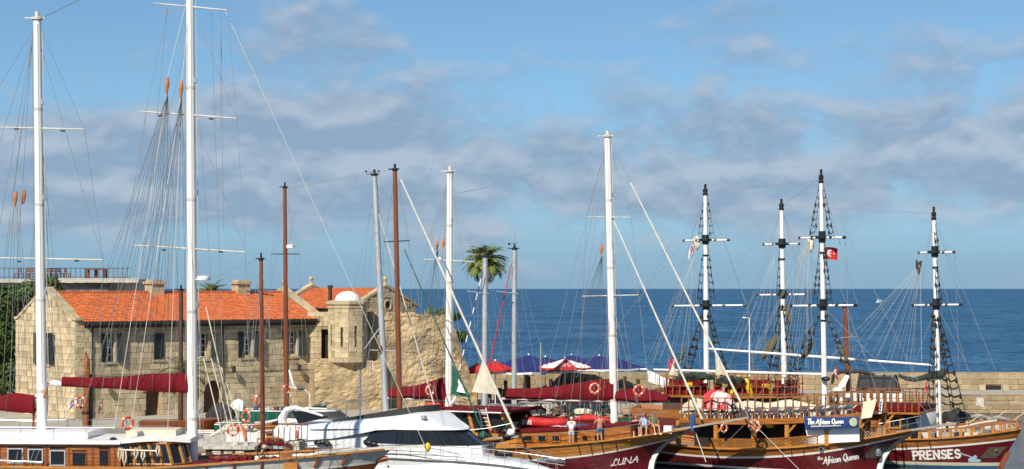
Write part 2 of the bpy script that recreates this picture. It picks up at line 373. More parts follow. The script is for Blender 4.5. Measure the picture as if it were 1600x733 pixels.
def lay(parent, rects, place, m, thick=0.12, gap=0.025, most=300, name='stone', rnd=None):
    """rects (u0,u1,z0,z1) -> one object each (the first `most`), the rest joined. place(u,z)->(location, quaternion)"""
    rnd = rnd or random; rest = MB(); tones = []
    for i, (a, b_, c, d) in enumerate(rects):
        loc, q = place((a + b_) / 2, (c + d) / 2)
        s = Vector((b_ - a - gap, thick * rnd.uniform(0.8, 1.35), d - c - gap)); k = rnd.randrange(6)
        if i < most:
            o = bpy.data.objects.new(name, stone_mesh(k, m)); col.objects.link(o); o.parent = parent
            o.location = loc; o.rotation_mode = 'QUATERNION'; o.rotation_quaternion = q; o.scale = s
        else:
            me = STONE[k]; t = rnd.random()
            rest.add([q @ Vector((v.co.x * s.x, v.co.y * s.y, v.co.z * s.z)) + loc for v in me.vertices], [tuple(p.vertices) for p in me.polygons])
            tones += [t] * len(me.vertices)
    if rest.v:
        me = bpy.data.meshes.new(name); me.from_pydata(rest.v, [], rest.f); me.update()
        a = me.attributes.new('tone', 'FLOAT', 'POINT'); a.data.foreach_set('value', tones)
        o = link(name, me, m, parent); o['kind'] = 'stuff'
def wall_cells(mb, u0, u1, z0, z1, openings, fn):
    us = sorted({u0, u1, *[o[0] for o in openings], *[o[1] for o in openings]}); zs = sorted({z0, z1, *[o[2] for o in openings], *[o[3] for o in openings]})
    for a, b_ in zip(us, us[1:]):
        for c, d in zip(zs, zs[1:]):
            mu, mz = (a + b_) / 2, (c + d) / 2
            if any(o[0] < mu < o[1] and o[2] < mz < o[3] for o in openings): continue
            fn(mb, a, b_, c, d)
I3 = Quaternion((1, 0, 0, 0))
def tile_mat():
    m = bpy.data.materials.new('terracotta_tile'); m.use_nodes = True; nt = m.node_tree; b = nt.nodes['Principled BSDF']; N = nt.nodes.new; L = nt.links.new
    b.inputs['Roughness'].default_value = 0.85
    at = N('ShaderNodeAttribute'); at.attribute_name = 'tone'; tc = N('ShaderNodeTexCoord')
    n = N('ShaderNodeTexNoise'); n.inputs['Scale'].default_value = 0.5; n.inputs['Detail'].default_value = 6; L(tc.outputs['Object'], n.inputs['Vector'])
    cr = N('ShaderNodeValToRGB'); e = cr.color_ramp.elements; e[0].color = (0.36, 0.085, 0.028, 1); e[1].color = (0.60, 0.165, 0.050, 1); e[0].position = 0.1; e[1].position = 0.9
    mx = N('ShaderNodeMath'); mx.operation = 'MULTIPLY_ADD'; L(at.outputs['Fac'], mx.inputs[0]); mx.inputs[1].default_value = 0.55
    sb = N('ShaderNodeMath'); sb.operation = 'MULTIPLY'; L(n.outputs[0], sb.inputs[0]); sb.inputs[1].default_value = 0.45; L(sb.outputs[0], mx.inputs[2]); L(mx.outputs[0], cr.inputs[0]); L(cr.outputs[0], b.inputs['Base Color'])
    return m
M_tile = tile_mat()
def tiled(name, parent, p00, p10, p01, pitch=0.27, course=0.36, seed=1):
    """a slope of rolled tiles: p00 eave start, p10 eave end, p01 ridge start"""
    rnd = random.Random(seed); p00, p10, p01 = Vector(p00), Vector(p10), Vector(p01)
    ux = p10 - p00; L_ = ux.length; ux.normalize(); uy = p01 - p00; H_ = uy.length; uy.normalize(); nn = ux.cross(uy).normalized()
    nc = max(1, round(L_ / pitch)); nr = max(1, round(H_ / course)); V = []; Fc = []; T = []
    pr = [(0, 0), (0.14, 0.045), (0.33, 0.075), (0.55, 0.045), (0.7, 0.0), (1.0, 0.0)]
    for j in range(nr):
        y0, y1 = H_ * j / nr, H_ * (j + 1) / nr + 0.05
        for i in range(nc):
            x0 = L_ * i / nc; w = L_ / nc; o = len(V); t = rnd.random(); dz = rnd.uniform(-0.014, 0.014); dy = rnd.uniform(-0.03, 0.03)
            for (fx, fz) in pr: V.append(p00 + ux * (x0 + fx * w) + uy * (y0 + dy) + nn * (fz + 0.045 + dz)); T.append(t)
            for (fx, fz) in pr: V.append(p00 + ux * (x0 + fx * w) + uy * y1 + nn * (fz + dz)); T.append(t)
            for (fx, fz) in pr: V.append(p00 + ux * (x0 + fx * w) + uy * (y0 + dy) + nn * (-0.01)); T.append(t)
            n = len(pr)
            for k in range(n - 1): Fc += [(o + k, o + k + 1, o + n + k + 1, o + n + k), (o + 2 * n + k, o + 2 * n + k + 1, o + k + 1, o + k)]
    me = bpy.data.meshes.new(name); me.from_pydata(V, [], Fc); me.update(); a = me.attributes.new('tone', 'FLOAT', 'POINT'); a.data.foreach_set('value', T)
    o = link(name, me, M_tile, parent); o['kind'] = 'stuff'; return o
def coping(parent, pts, w, h, m=None):
    """coping stones along a polyline"""
    for p, q in zip(pts, pts[1:]):
        p, q = Vector(p), Vector(q); n = max(1, round((q - p).length / 1.1))
        for i in range(n):
            a, b_ = p.lerp(q, i / n), p.lerp(q, (i + 1) / n); d = (b_ - a) * 0.012
            MB().bar(a + d, b_ - d, w, h).build('coping_stone', m or M_quoin, parent)
def finial(parent, p):
    MB().lathe([(0.16, 0), (0.16, 0.18), (0.09, 0.2), (0.1, 0.28), (0.2, 0.38), (0.22, 0.5), (0.14, 0.62), (0.03, 0.68)], p, 10).build('finial', M_quoin, parent, True)

# ------------------------------------------------------------------ the long stone house
HF = Frame(-33.2, 146.0, QZ, R(42)); HL = 22.8; HW = 9.45; EZ = 8.6 - QZ; RZ = 10.62 - QZ
house = thing('stone_house', 'long two-storey sandstone house with orange tiled roof and dark green shutters', 'house', HF)
def hx(px, py=540): p = HF.L(px, py, 0.0); return p.x
def hz(px, py): return HF.L(px, py, 0.0).z
wins = []
for (a, b_, y0, y1) in ((165, 178, 521, 566), (240, 256, 521, 562), (309, 325, 519, 561), (379, 393, 518, 559), (449, 463, 517, 557)):
    wins.append((hx(a), hx(b_), hz(a, y1), hz(a, y0)))
doors = [(hx(228), hx(251), -0.01, 2.55), (hx(318), hx(347), -0.01, 2.6)]
ops = wins + doors
wl = MB(); wall_cells(wl, 0, HL, 0, EZ, ops, lambda mb, a, b_, c, d: mb.b2(a, b_, 0, 0.55, c, d)); long_wall = wl.build('wall', M_mortar, house)
rs = courses(0, HL, 0, EZ - 0.05, 0.45, 0.55, 1.05, ops, rnd=random.Random(3))
rs.sort(key=lambda r: r[0])
gops = [(HW - 5.6, HW - 4.2, hz(150, 571), hz(150, 521)), (4.2, 5.4, -0.01, 2.3)]
gw = MB(); gw_z = EZ - 0.35
wall_cells(gw, 0.0, HW, 0, gw_z, gops, lambda mb, a, b_, c, d: mb.b2(0.0, 0.55, max(a, 0.56), b_, c, d))
gw.prism([(0, 0.56, gw_z), (0, HW, gw_z), (0, HW, gw_z + 0.35), (0, HW / 2, RZ + 0.35), (0, 0.0, gw_z + 0.35), (0, 0.0, gw_z)], (0.55, 0, 0))
gable = gw.build('gable_wall', M_mortar, house)
def gkeep(u, z, a, b_, c, d):
    top = gw_z + 0.35 + (RZ - gw_z) * (1 - abs(u - HW / 2) / (HW / 2)); return d < top + 0.12
gs = courses(0, HW, 0, RZ + 0.4, 0.5, 0.5, 0.85, gops, gkeep, random.Random(5))
QG = Quaternion((0, 0, 1), R(90))
lay(gable, gs, lambda u, z: (Vector((0.0, u, z)), QG), M_stone, most=140, rnd=random.Random(2))
lay(long_wall, rs, lambda u, z: (Vector((u, 0, z)), I3), M_stone, most=160, rnd=random.Random(1))
# back and far walls, so that the house is solid
MB().b2(0.56, HL, HW - 0.5, HW, 0, EZ).build('back_wall', M_mortar, house)
fw = MB(); fw.b2(HL - 0.5, HL, 0.56, HW - 0.51, 0, EZ); fw.prism([(HL - 0.5, 0, EZ), (HL - 0.5, HW, EZ), (HL - 0.5, HW / 2, RZ + 0.2)], (0.5, 0, 0)); fw.build('far_gable_wall', M_mortar, house)
MB().b2(0.6, HL - 0.6, 0.9, HW - 0.6, 0.01, EZ - 0.1).build('interior', M_dark, house)
# roof
rf = MB(); rf.prism([(0.5, -0.55, EZ - 0.17), (0.5, HW / 2, RZ - 0.02), (0.5, HW + 0.5, EZ - 0.17), (0.5, HW + 0.5, EZ - 0.3), (0.5, HW / 2, RZ - 0.2), (0.5, -0.55, EZ - 0.3)], (HL - 1.0, 0, 0))
roof = rf.build('roof', M_dwood, house)
tiled('roof_tiles', roof, (0.5, -0.6, EZ - 0.16), (HL - 0.45, -0.6, EZ - 0.16), (0.5, HW / 2, RZ + 0.02), seed=4)
tiled('roof_tiles', roof, (HL - 0.45, HW + 0.6, EZ - 0.16), (0.5, HW + 0.6, EZ - 0.16), (HL - 0.45, HW / 2, RZ + 0.02), seed=5)
MB().tube([(0.5, HW / 2, RZ + 0.06), (HL - 0.45, HW / 2, RZ + 0.06)], 0.15, 8).build('ridge_tiles', M_tile, roof)
MB().b2(0.5, HL - 0.56, -0.55, -0.48, EZ - 0.62, EZ - 0.31).build('fascia_and_shadow', M_iron, house); MB().b2(0.3, HL - 0.3, -0.74, -0.58, EZ - 0.38, EZ - 0.16).build('gutter', M_iron, house)  # dark fascia and gutter, deepened to stand in for the eave's shadow
for k in range(26):
    x = 0.9 + k * (HL - 1.8) / 25
    MB().b2(x - 0.06, x + 0.06, -0.47, 0.0, EZ - 0.42, EZ - 0.31).build('rafter_end', M_dwood, house)
coping(house, [(0.27, -0.25, gw_z + 0.42), (0.27, 0.3, gw_z + 0.45), (0.27, HW / 2, RZ + 0.45), (0.27, HW - 0.3, gw_z + 0.45), (0.27, HW + 0.25, gw_z + 0.42)], 0.75, 0.2)
coping(house, [(HL - 0.2, -0.7, EZ - 0.02), (HL - 0.2, HW / 2, RZ + 0.38), (HL - 0.2, HW + 0.5, EZ - 0.02)], 0.62, 0.28)
MB().b2(HL - 0.55, HL + 0.15, -0.75, 0.3, EZ - 0.32, EZ + 0.06).build('kneeler_stone', M_quoin, house)
finial(house, (HL - 0.2, HW / 2, RZ + 0.45))
for (px, ) in ((237,), (372,)):
    x = HF.L(px, 450, HW * 0.55).x; z0 = RZ - 0.8
    c = tagc = MB().b2(x - 0.62, x + 0.62, HW * 0.5 - 0.45, HW * 0.5 + 0.55, z0, RZ + 0.75).build('chimney', M_quoin, house)
    MB().b2(x - 0.75, x + 0.75, HW * 0.5 - 0.58, HW * 0.5 + 0.68, RZ + 0.752, RZ + 0.95).build('chimney_cap', M_quoin, c)
    MB().b2(x - 0.55, x + 0.55, HW * 0.5 - 0.4, HW * 0.5 + 0.5, RZ + 0.952, RZ + 1.12).build('chimney_top', M_quoin, c)
def shutter(parent, hinge, ang, w, z0, z1, flip):
    """hinge at (x,y); opens along angle ang from the wall"""
    m = MB(); d = Vector((math.cos(ang), math.sin(ang), 0)); n = Vector((-d.y, d.x, 0)); h = Vector((*hinge, 0))
    rot = Matrix.Rotation(ang, 3, 'Z')
    for t in (0.04, w - 0.04): m.box(h + d * t + Vector((0, 0, (z0 + z1) / 2)), (0.08, 0.05, z1 - z0), rot)
    for z in (z0 + 0.05, (z0 + z1) / 2, z1 - 0.05): m.box(h + d * w / 2 + Vector((0, 0, z)), (w - 0.16, 0.05, 0.1), rot)
    m.box(h + d * w / 2 + n * 0.0 + Vector((0, 0, (z0 + z1) / 2)), (w - 0.1, 0.018, z1 - z0 - .04), rot)
    o = m.build('shutter', M_shut, parent); k = 0; s = MB(); nz = int((z1 - z0) / 0.085)
    for i in range(nz):
        z = z0 + 0.06 + i * (z1 - z0 - 0.12) / nz
        s.box(h + d * w / 2 + Vector((0, 0, z)), (w - 0.17, 0.034, 0.045), rot @ Matrix.Rotation(R(20), 3, 'X'))
    sl = s.build('slats', M_shut, o); sl['kind'] = 'stuff'
for i, (a, b_, z0, z1) in enumerate(wins):
    w = b_ - a; f = MB(); y = 0.32
    win = MB().b2(a + 0.005, b_ - 0.005, 0.43, 0.46, z0 + .005, z1 - .005).build('window', M_glass, house)
    for (p, q) in ((a, a + 0.08), (b_ - 0.08, b_), ((a + b_) / 2 - 0.05, (a + b_) / 2 + 0.05)): f.b2(p, q, y, y + 0.07, z0, z1)
    for k in range(5): zz = z0 + k * (z1 - z0 - 0.06) / 4; f.b2(a + 0.081, (a + b_) / 2 - 0.051, y + 0.01, y + 0.06, zz, zz + 0.06); f.b2((a + b_) / 2 + 0.051, b_ - 0.081, y + 0.01, y + 0.06, zz, zz + 0.06)
    f.build('window_frame', M_white, win)
    MB().b2(a - 0.12, b_ + 0.12, -0.16, 0.3, z0 - 0.16, z0 - 0.003).build('window_sill', M_quoin, win)
    rv = MB().b2(b_ + 0.0, b_ + 0.16, -0.1, 0.0, z0, z1).build('window_jamb', M_plaster, win) if i in (0, 3, 4) else None
    sw = w * (0.62 if i != 1 else 0.5)
    if i == 1:
        shutter(win, (a, -0.1), 0, sw, z0, z1, 0); shutter(win, (b_, -0.1), R(180), sw, z0, z1, 0)
    else:
        if i != 2: shutter(win, (a - 0.03, -0.14), R(180 + 12), sw, z0, z1, 0)
        shutter(win, (b_ + 0.2, -0.14), R(-38 if i in (0, 4) else -50), sw, z0, z1, 0)
ga, gb, g0, g1 = gops[0]
win = MB().b2(0.42, 0.45, ga + .005, gb - .005, g0 + .005, g1 - .005).build('window', M_glass, house)
f = MB(); [f.b2(0.3, 0.37, p, p + 0.07, g0, g1) for p in (ga, (ga + gb) / 2, gb - 0.07)]; f.build('window_frame', M_white, win)
MB().b2(-0.16, 0.3, ga - 0.12, gb + 0.12, g0 - 0.16, g0 - 0.003).build('window_sill', M_quoin, win)
shutter(win, (-0.13, ga - 0.03), R(-90 - 8), 0.85, g0, g1, 0); shutter(win, (-0.13, gb + 0.03), R(90 + 8), 0.85, g0, g1, 0)
for (a, b_, z0, z1) in doors:                       # arched doorways
    xm = (a + b_) / 2; r = (b_ - a) / 2; m = MB()
    n = 8; arc = [(xm + r * math.cos(math.pi * k / n), z1 - r + r * math.sin(math.pi * k / n)) for k in range(n + 1)]
    m.prism([(x, -0.07, z) for x, z in arc] + [(a, -0.07, z1 + .02), (b_, -0.07, z1 + .02)], (0, 0.5, 0)) if False else None
    for k in range(n // 2):
        for (p, q, cx) in ((arc[k], arc[k + 1], b_), (arc[n - k], arc[n - k - 1], a)):
            m.prism([(p[0], -0.04, p[1]), (q[0], -0.04, q[1]), (q[0], -0.04, z1 + .01), (p[0], -0.04, z1 + .01)], (0, 0.5, 0)) if abs(p[0] - q[0]) > 1e-4 else None
    dr = m.build('doorway_arch', M_quoin, house)
    for k in range(n):
        a0 = math.pi * k / n + 0.02; a1 = math.pi * (k + 1) / n - 0.02
        P = [(xm + rr * math.cos(t), -0.05, z1 - r + rr * math.sin(t)) for rr, t in ((r, a0), (r + 0.38, a0), (r + 0.38, a1), (r, a1))]
        MB().prism(P, (0, -0.1, 0)).build('voussoir', M_quoin, dr)
    MB().b2(a + .01, b_ - .01, 0.5, 0.56, 0.0, z1 - .02).build('door', M_dwood, dr)
dr = MB().b2(0.47, 0.52, 4.21, 5.39, 0, 2.28).build('door', M_dwood, house)
for (px, y0) in ((143, 503), (292, 503), (347, 500), (491, 498)):   # rain pipes
    x = hx(px); MB().tube([(x, -0.6, EZ - 0.3), (x, -0.14, EZ - 0.75), (x, -0.14, 0.1)], 0.06, 8).build('downpipe', M_iron, house)
for px, py in ((360, 577), (462, 574), (160, 600)):
    x, z = hx(px), hz(px, py); l = MB(); l.lathe([(0.03, 0.5), (0.2, 0.4), (0.17, 0.0), (0.08, -0.08)], (x, -0.5, z - 0.2), 6); l.bar((x, 0, z + 0.35), (x, -0.5, z + 0.35), 0.04, 0.04); l.build('wall_lantern', M_iron, house)
line(house, 'cable', (0.2, -0.12, 3.3), (HL - 0.4, -0.12, 3.2), 0.02, M_iron)
# ------------------------------------------------------------------ chapel behind the house
CF = Frame(-10.6, 163.0, QZ, R(-37)); CW = 3.8; CL = 8.6; CR = 11.0 - QZ; CE = 9.5 - QZ
chapel = thing('chapel', 'small gabled stone chapel with orange roof, round window and stone finials', 'chapel', CF)
ops = [(-0.32, 0.32, CE - 0.35, CE + 0.45)]
w = MB(); w.b2(-CL, -0.5, -CW, CW, 0, CE); body = w.build('wall', M_mortar, chapel)
gwm = MB(); gwm.b2(-0.49, 0, -CW, CW, 0, CE); gwm.prism([(-0.49, -CW, CE), (-0.49, CW, CE), (-0.49, 0, CR)], (0.49, 0, 0)); cg = gwm.build('gable_wall', M_mortar, chapel)
def ck(u, z, a, b_, c, d):
    return d < CE + (CR - CE) * (1 - abs(u) / CW) + 0.1 and math.hypot(u, z - CE - 0.1) > 0.55
rs = courses(-CW, CW, CE - 2.6, CR, 0.42, 0.5, 0.9, (), ck, random.Random(9))
lay(cg, rs, lambda u, z: (Vector((0, u, z)), QG), M_stone, rnd=random.Random(8))
oc = MB().torus((0.03, 0, CE + 0.1), 0.42, 0.1, (1, 0, 0), 16, 6).build('round_window', M_quoin, cg, True)
MB().lathe([(0.4, 0), (0.4, 0.03)], (0, 0, 0), 16).build('pane', M_dark, oc).matrix_local = Matrix.Translation((0.012, 0, CE + 0.1)) @ Matrix.Rotation(R(90), 4, 'Y')
MB().prism([(-CL, -CW - .3, CE - 0.15), (-CL, 0, CR - 0.04), (-CL, CW + .3, CE - 0.15)], (CL - 0.5, 0, 0)).build('roof', M_dwood, chapel)
tiled('roof_tiles', chapel, (-CL, -CW - 0.4, CE - 0.16), (-0.5, -CW - 0.4, CE - 0.16), (-CL, 0, CR), seed=8)
tiled('roof_tiles', chapel, (-0.5, CW + 0.4, CE - 0.16), (-CL, CW + 0.4, CE - 0.16), (-0.5, 0, CR), seed=9)
coping(chapel, [(-0.25, -CW - 0.35, CE + 0.02), (-0.25, 0, CR + 0.28), (-0.25, CW + 0.35, CE + 0.02)], 0.6, 0.24)
coping(chapel, [(-CL - 0.2, -CW - 0.3, CE + 0.0), (-CL - 0.2, 0, CR + 0.3), (-CL - 0.2, CW + 0.3, CE + 0.0)], 0.6, 0.26)
finial(chapel, (-0.25, 0, CR + 0.36)); finial(chapel, (-CL - 0.2, 0, CR + 0.4))
vp = W(516, 458, 160.0)
vent = MB(); vent.lathe([(0.16, 0), (0.16, 3.0), (0.22, 3.02), (0.22, 3.25)], (0, 0, 0), 12)
vo = vent.build('vent_pipe', M_iron, None, True); vo.location = (vp.x, vp.y, vp.z - 2.6); tag(vo, 'dark metal flue pipe rising beside the white turret dome', 'flue pipe')
# link wall between house and turret, with a dark gateway
LF = Frame(*W(492, 0, 160.5).xy, QZ, R(4))
lk = thing('link_wall', 'short stone wall with a dark doorway between house and turret', 'wall', LF)
lw = MB(); o_ = [(0.55, 1.35, 4.0, 6.55)]
wall_cells(lw, -0.6, 2.2, 0, 8.0, o_, lambda mb, a, b_, c, d: mb.b2(a, b_, 0, 0.5, c, d)); lwo = lw.build('wall', M_mortar, lk)
lay(lwo, courses(-0.6, 2.2, 3.2, 8.0, 0.45, 0.5, 0.9, o_, rnd=random.Random(4)), lambda u, z: (Vector((u, 0, z)), I3), M_stone, rnd=random.Random(4))
MB().b2(0.5, 1.4, 0.51, 0.9, 3.9, 6.6).build('doorway', M_dark, lk)

# ------------------------------------------------------------------ bastion, turret and ruined wall
def rough_face(name, parent, top, u0, u1, base, y0, batter, seed, amp=0.16, step=0.10, m=None, back=3.0, curve=None):
    """weathered rubble face in the local x-z plane: courses of uneven stones worn by the weather; top(u) gives its height"""
    nu = max(2, int((u1 - u0) / step)); V = []; rnd = random.Random(seed)
    zmax = max(top(u0 + (u1 - u0) * i / 40) for i in range(41)); nz = int((zmax - base) / step)
    rows = []
    for j in range(nz + 1):
        row = []
        for i in range(nu + 1):
            u = u0 + (u1 - u0) * i / nu; t = top(u); z = base + (t - base) * j / nz
            wx = u + 0.22 * noise.noise((u * 1.3, z * 1.3, seed + 2)); wz = z + 0.16 * noise.noise((u * 1.1, z * 1.4, seed + 8))
            dd, pp_ = noise.voronoi((wx / 0.62, wz / 0.40, seed * 3.7)); ed = dd[1] - dd[0]
            h = 0.11 * min(1, ed / 0.16) + 0.10 * noise.noise((pp_[0][0] * 3.1, pp_[0][1] * 3.7, seed + 5))
            cav = noise.noise((u * 1.15, z * 1.5, seed + 31)); h -= 0.22 * max(0, cav - 0.28) / 0.4
            wear = noise.fractal((u * 0.28, z * 0.28, seed * 1.3), 0.9, 2.0, 5)
            h = h * (0.75 + 0.7 * noise.noise((u * 0.2, z * 0.25, 9))) + amp * wear + 0.05 * noise.fractal((u * 1.7, z * 1.7, seed), 0.8, 2, 3)
            yy = y0 + batter * (z - base) - h + (curve(u) if curve else 0)
            row.append((u, yy, z))
        rows.append(row)
    rows.append([(p[0], p[1] + back, p[2] - 0.05) for p in rows[-1]]); rows.append([(p[0], p[1], base) for p in rows[-1]])
    mb = MB(); mb.grid(rows)
    n = len(rows[0]); left = [r[0] for r in rows]; right = [r[-1] for r in rows]
    mb.add(left, [tuple(range(len(left)))]); mb.add(right, [tuple(range(len(right)))])
    return mb.build(name, m or M_rough, parent)
BF = Frame(*W(495, 0, 157.0).xy, QZ, R(8))
bx = lambda px, py=560: BF.L(px, py, 0.0).x
bz = lambda px, py: BF.L(px, py, 0.0).z
bast = thing('bastion', 'rough weathered stone bastion carrying a white domed turret', 'bastion', BF)
def btop(u):
    a = bz(545, 564); return a + 0.12 * noise.noise((u * 2, 3, 1))
rough_face('wall', bast, btop, bx(492), bx(601), -0.2, 0.0, 0.03, 3, back=4.0, curve=lambda u: -0.25 * math.exp(-((u - bx(545)) / 1.7) ** 2))
tx = bx(544); tr = 1.62; tz0 = bz(544, 566); tz1 = bz(544, 471); ty = 0.62
tur = MB(); tur.lathe([(0.5, tz0 - 0.9), (1.15, tz0 - 0.35), (tr - 0.06, tz0), (tr - 0.06, tz1 - 0.1)], (tx, ty, 0), 8); turret = tur.build('turret', M_mortar, bast)
# masonry of the turret: eight flat sides
ap = (tr - 0.06) * math.cos(math.pi / 8); half = (tr - 0.06) * math.sin(math.pi / 8)
for k in range(8):
    a = math.pi / 8 + k * math.pi / 4
    nrm = Vector((math.cos(a), math.sin(a), 0))
    if nrm.y > 0.5: continue
    q = Quaternion((0, 0, 1), a + math.pi / 2)
    zs0, zs1 = bz(544, 541), bz(544, 509)
    sl = [(-0.09, 0.09, zs0, zs1)]
    rr = courses(-half, half, tz0, tz1 - 0.55, 0.42, 0.55, 0.75, sl, rnd=random.Random(20 + k))
    cc = Vector((tx, ty, 0)) + nrm * ap
    lay(turret, rr, lambda u, z, cc=cc, q=q: (cc + q @ Vector((u, 0, 0)) + Vector((0, 0, z)), q), M_stone, 0.1, 0.015, rnd=random.Random(k))
    s = MB(); s.box(cc + Vector((0, 0, (zs0 + zs1) / 2)), (0.15, 0.05, zs1 - zs0), q.to_matrix()); s.build('arrow_slit', M_dark, turret)
MB().lathe([(tr - .02, tz1 - 0.62), (tr + 0.08, tz1 - 0.5), (tr + 0.02, tz1 - 0.4), (tr + 0.16, tz1 - 0.22), (tr + 0.16, tz1), (tr - 0.3, tz1 + 0.08)], (tx, ty, 0), 8).build('cornice', M_quoin, turret)
MB().lathe([(1.08, tz1 + 0.02), (1.06, tz1 + 0.18), (0.96, tz1 + 0.4), (0.78, tz1 + 0.6), (0.5, tz1 + 0.76), (0.2, tz1 + 0.83), (0.02, tz1 + 0.85)], (tx, ty, 0), 24).build('dome', M_white, turret, True)
RF_ = Frame(*W(570, 0, 159.0).xy, QZ, R(14))
rx = lambda px, py=560: RF_.L(px, py, 0.0).x
rz_ = lambda px, py: RF_.L(px, py, 0.0).z
ruin = thing('ruined_wall', 'high weathered stone wall sloping down to the sea behind the masts', 'wall', RF_)
_pts = [(560, 487), (640, 488), (660, 491), (700, 492), (706, 497), (714, 520), (722, 545), (733, 575), (745, 625), (752, 660)]
_uz = [(rx(a, b_), rz_(a, b_)) for a, b_ in _pts]
def rtop(u):
    for (a, za), (b_, zb) in zip(_uz, _uz[1:]):
        if a <= u <= b_: return max(0.2, za + (zb - za) * (u - a) / (b_ - a)) + 0.10 * noise.noise((u * 2.3, 1, 7))
    return _uz[0][1] if u < _uz[0][0] else 0.2
rough_face('wall', ruin, rtop, _uz[0][0], _uz[-1][0], -0.3, 0.0, 0.04, 11, amp=0.34, back=3.5, m=M_rough)

# ------------------------------------------------------------------ terrace building far left
TF = Frame(*W(48, 0, 172.0).xy, QZ, R(3)); tX = lambda px: TF.L(px, 440, 0).x; tZ = lambda py: TF.L(100, py, 0).z
ter = thing('terrace_building', 'white flat-roofed building with railed roof terrace behind the gable', 'building', TF)
zr = tZ(434)
MB().b2(tX(-40), tX(205), 1.2, 9, 0, zr - 0.45).build('wall', M_plaster, ter)
MB().b2(tX(-40), tX(168), -0.0, 1.19, 0, zr - 1.0).build('front_wall', M_plaster, ter)
sl = MB(); sl.b2(tX(-40), tX(212), -0.3, 9.3, zr - 0.44, zr - 0.12); sl.build('roof_slab', M_plaster, ter)
cn = MB(); rnd = random.Random(3)
cn.grid([[(tX(80) + (tX(218) - tX(80)) * i / 24, y, zr - 0.12 + h + 0.05 * rnd.random()) for i in range(25)] for y, h in ((-0.75, -0.35), (-0.6, -0.1), (-0.2, 0.05), (0.3, 0.08))]); cn.build('rolled_awning', M_conc, ter)
post = MB(); post.b2(-0.02, 0.02, -0.02, 0.02, 0, 1.0); pm = post.mesh('railing_post'); pm.materials.append(M_iron)
x = tX(-30)
while x < tX(204):
    o = link('railing_post', pm, M_iron, ter); o.location = (x, -0.1, zr - 0.1); x += 0.42
for h in (0.15, 0.95): line(ter, 'rail', (tX(-30), -0.1, zr + h - 0.1), (tX(204), -0.1, zr + h - 0.1), 0.025, M_iron)
def chair_mesh():
    m = MB(); 
    for sx in (-.22, .22):
        for sy in (-.2, .2): m.b2(sx - .03, sx + .03, sy - .03, sy + .03, 0, 1.0 if sy > 0 else 0.45)
    m.b2(-.26, .26, -.24, .24, 0.45, 0.51)
    for z in (0.62, 0.76, 0.9): m.b2(-.2, .2, .18, .22, z, z + .09)
    return m.mesh('chair')
chm = chair_mesh(); chm.materials.append(M_varnd)
for k, px in enumerate((26, 38, 48, 56, 74, 82, 92, 102)):
    o = link('terrace_chair', chm, M_varnd, None); p = TF.M @ Vector((tX(px), 0.7 + 0.35 * (k % 2), zr - 0.115)); o.location = p; o.rotation_euler = (0, 0, R(17 * k - 40)); 
    tag(o, 'dark wooden chair behind the roof terrace railing, %s from the picture edge' % ['first', 'second', 'third', 'fourth', 'fifth', 'sixth', 'seventh', 'eighth'][k], 'chair', 'chairs on the roof terrace')
pg = thing('timber_pergola', 'brown timber frame standing on the railed roof terrace', 'pergola', loc=TF.M @ Vector((tX(146), 0.8, zr - 0.115)), rz=R(3))
for sx in (-0.8, 0.8):
    for y in (0, 1.4): MB().b2(sx - 0.09, sx + 0.09, y - 0.09, y + 0.09, 0, 0.84).build('post', M_varnd, pg)
MB().b2(-0.95, 0.95, -0.1, 1.5, 0.841, 0.93).build('top', M_varnd, pg)
MB().b2(-0.15, 0.15, 0.5, 0.9, 0.0, 0.84).build('pedestal', M_varnd, pg)

# ------------------------------------------------------------------ vegetation
def leaf_cloud(blobs, n, size, seed):
    rnd = random.Random(seed); V = []; Fc = []
    tot = sum(b[3] ** 2 for b in blobs)
    for (cx, cy, cz, r, sq) in blobs:
        for _ in range(int(n * r * r / tot)):
            d = Vector((rnd.gauss(0, 1), rnd.gauss(0, 1), rnd.gauss(0, 1))).normalized(); q = rnd.random() ** 0.28
            f = 1 + 0.28 * noise.noise(d * 2.2 + Vector((cx, cy, cz)))
            p = Vector((cx, cy, cz)) + Vector((d.x, d.y, d.z * sq)) * r * q * f
            nn = (d + Vector((rnd.gauss(0, .5), rnd.gauss(0, .5), rnd.gauss(0, .5) + 0.25))).normalized()
            a = nn.orthogonal().normalized(); a.rotate(Quaternion(nn, rnd.uniform(0, 6.28))); b_ = nn.cross(a); s = size * rnd.uniform(0.6, 1.4)
            o = len(V); V += [p - a * s, p + b_ * s * .5 + nn * s * .12, p + a * s, p - b_ * s * .5 + nn * s * .12]; Fc.append((o, o + 1, o + 2, o + 3))
    me = bpy.data.meshes.new('crown'); me.from_pydata(V, [], Fc); me.update(); return me
def tree(name, label, base, h, blobs, n, size, seed, m=M_leaf):
    t = thing(name, label, 'tree', loc=base, group=None); rnd = random.Random(seed)
    tr_ = MB(); tr_.tube([(0, 0, 0), (0.1, 0, h * 0.3), (-0.1, 0.1, h * 0.55), (0.05, 0, h * 0.8)], [0.3, 0.24, 0.18, 0.08], 8)
    for b in blobs: tr_.tube([(0.0, 0, h * 0.35), (b[0] * 0.5, b[1] * 0.5, (h * 0.35 + b[2]) / 2), b[:3]], [0.13, 0.09, 0.03], 6)
    tr_.build('trunk', M_trunk, t, True); link('crown', leaf_cloud(blobs, n, size, seed), m, t)
p = W(0, 0, 156.5)
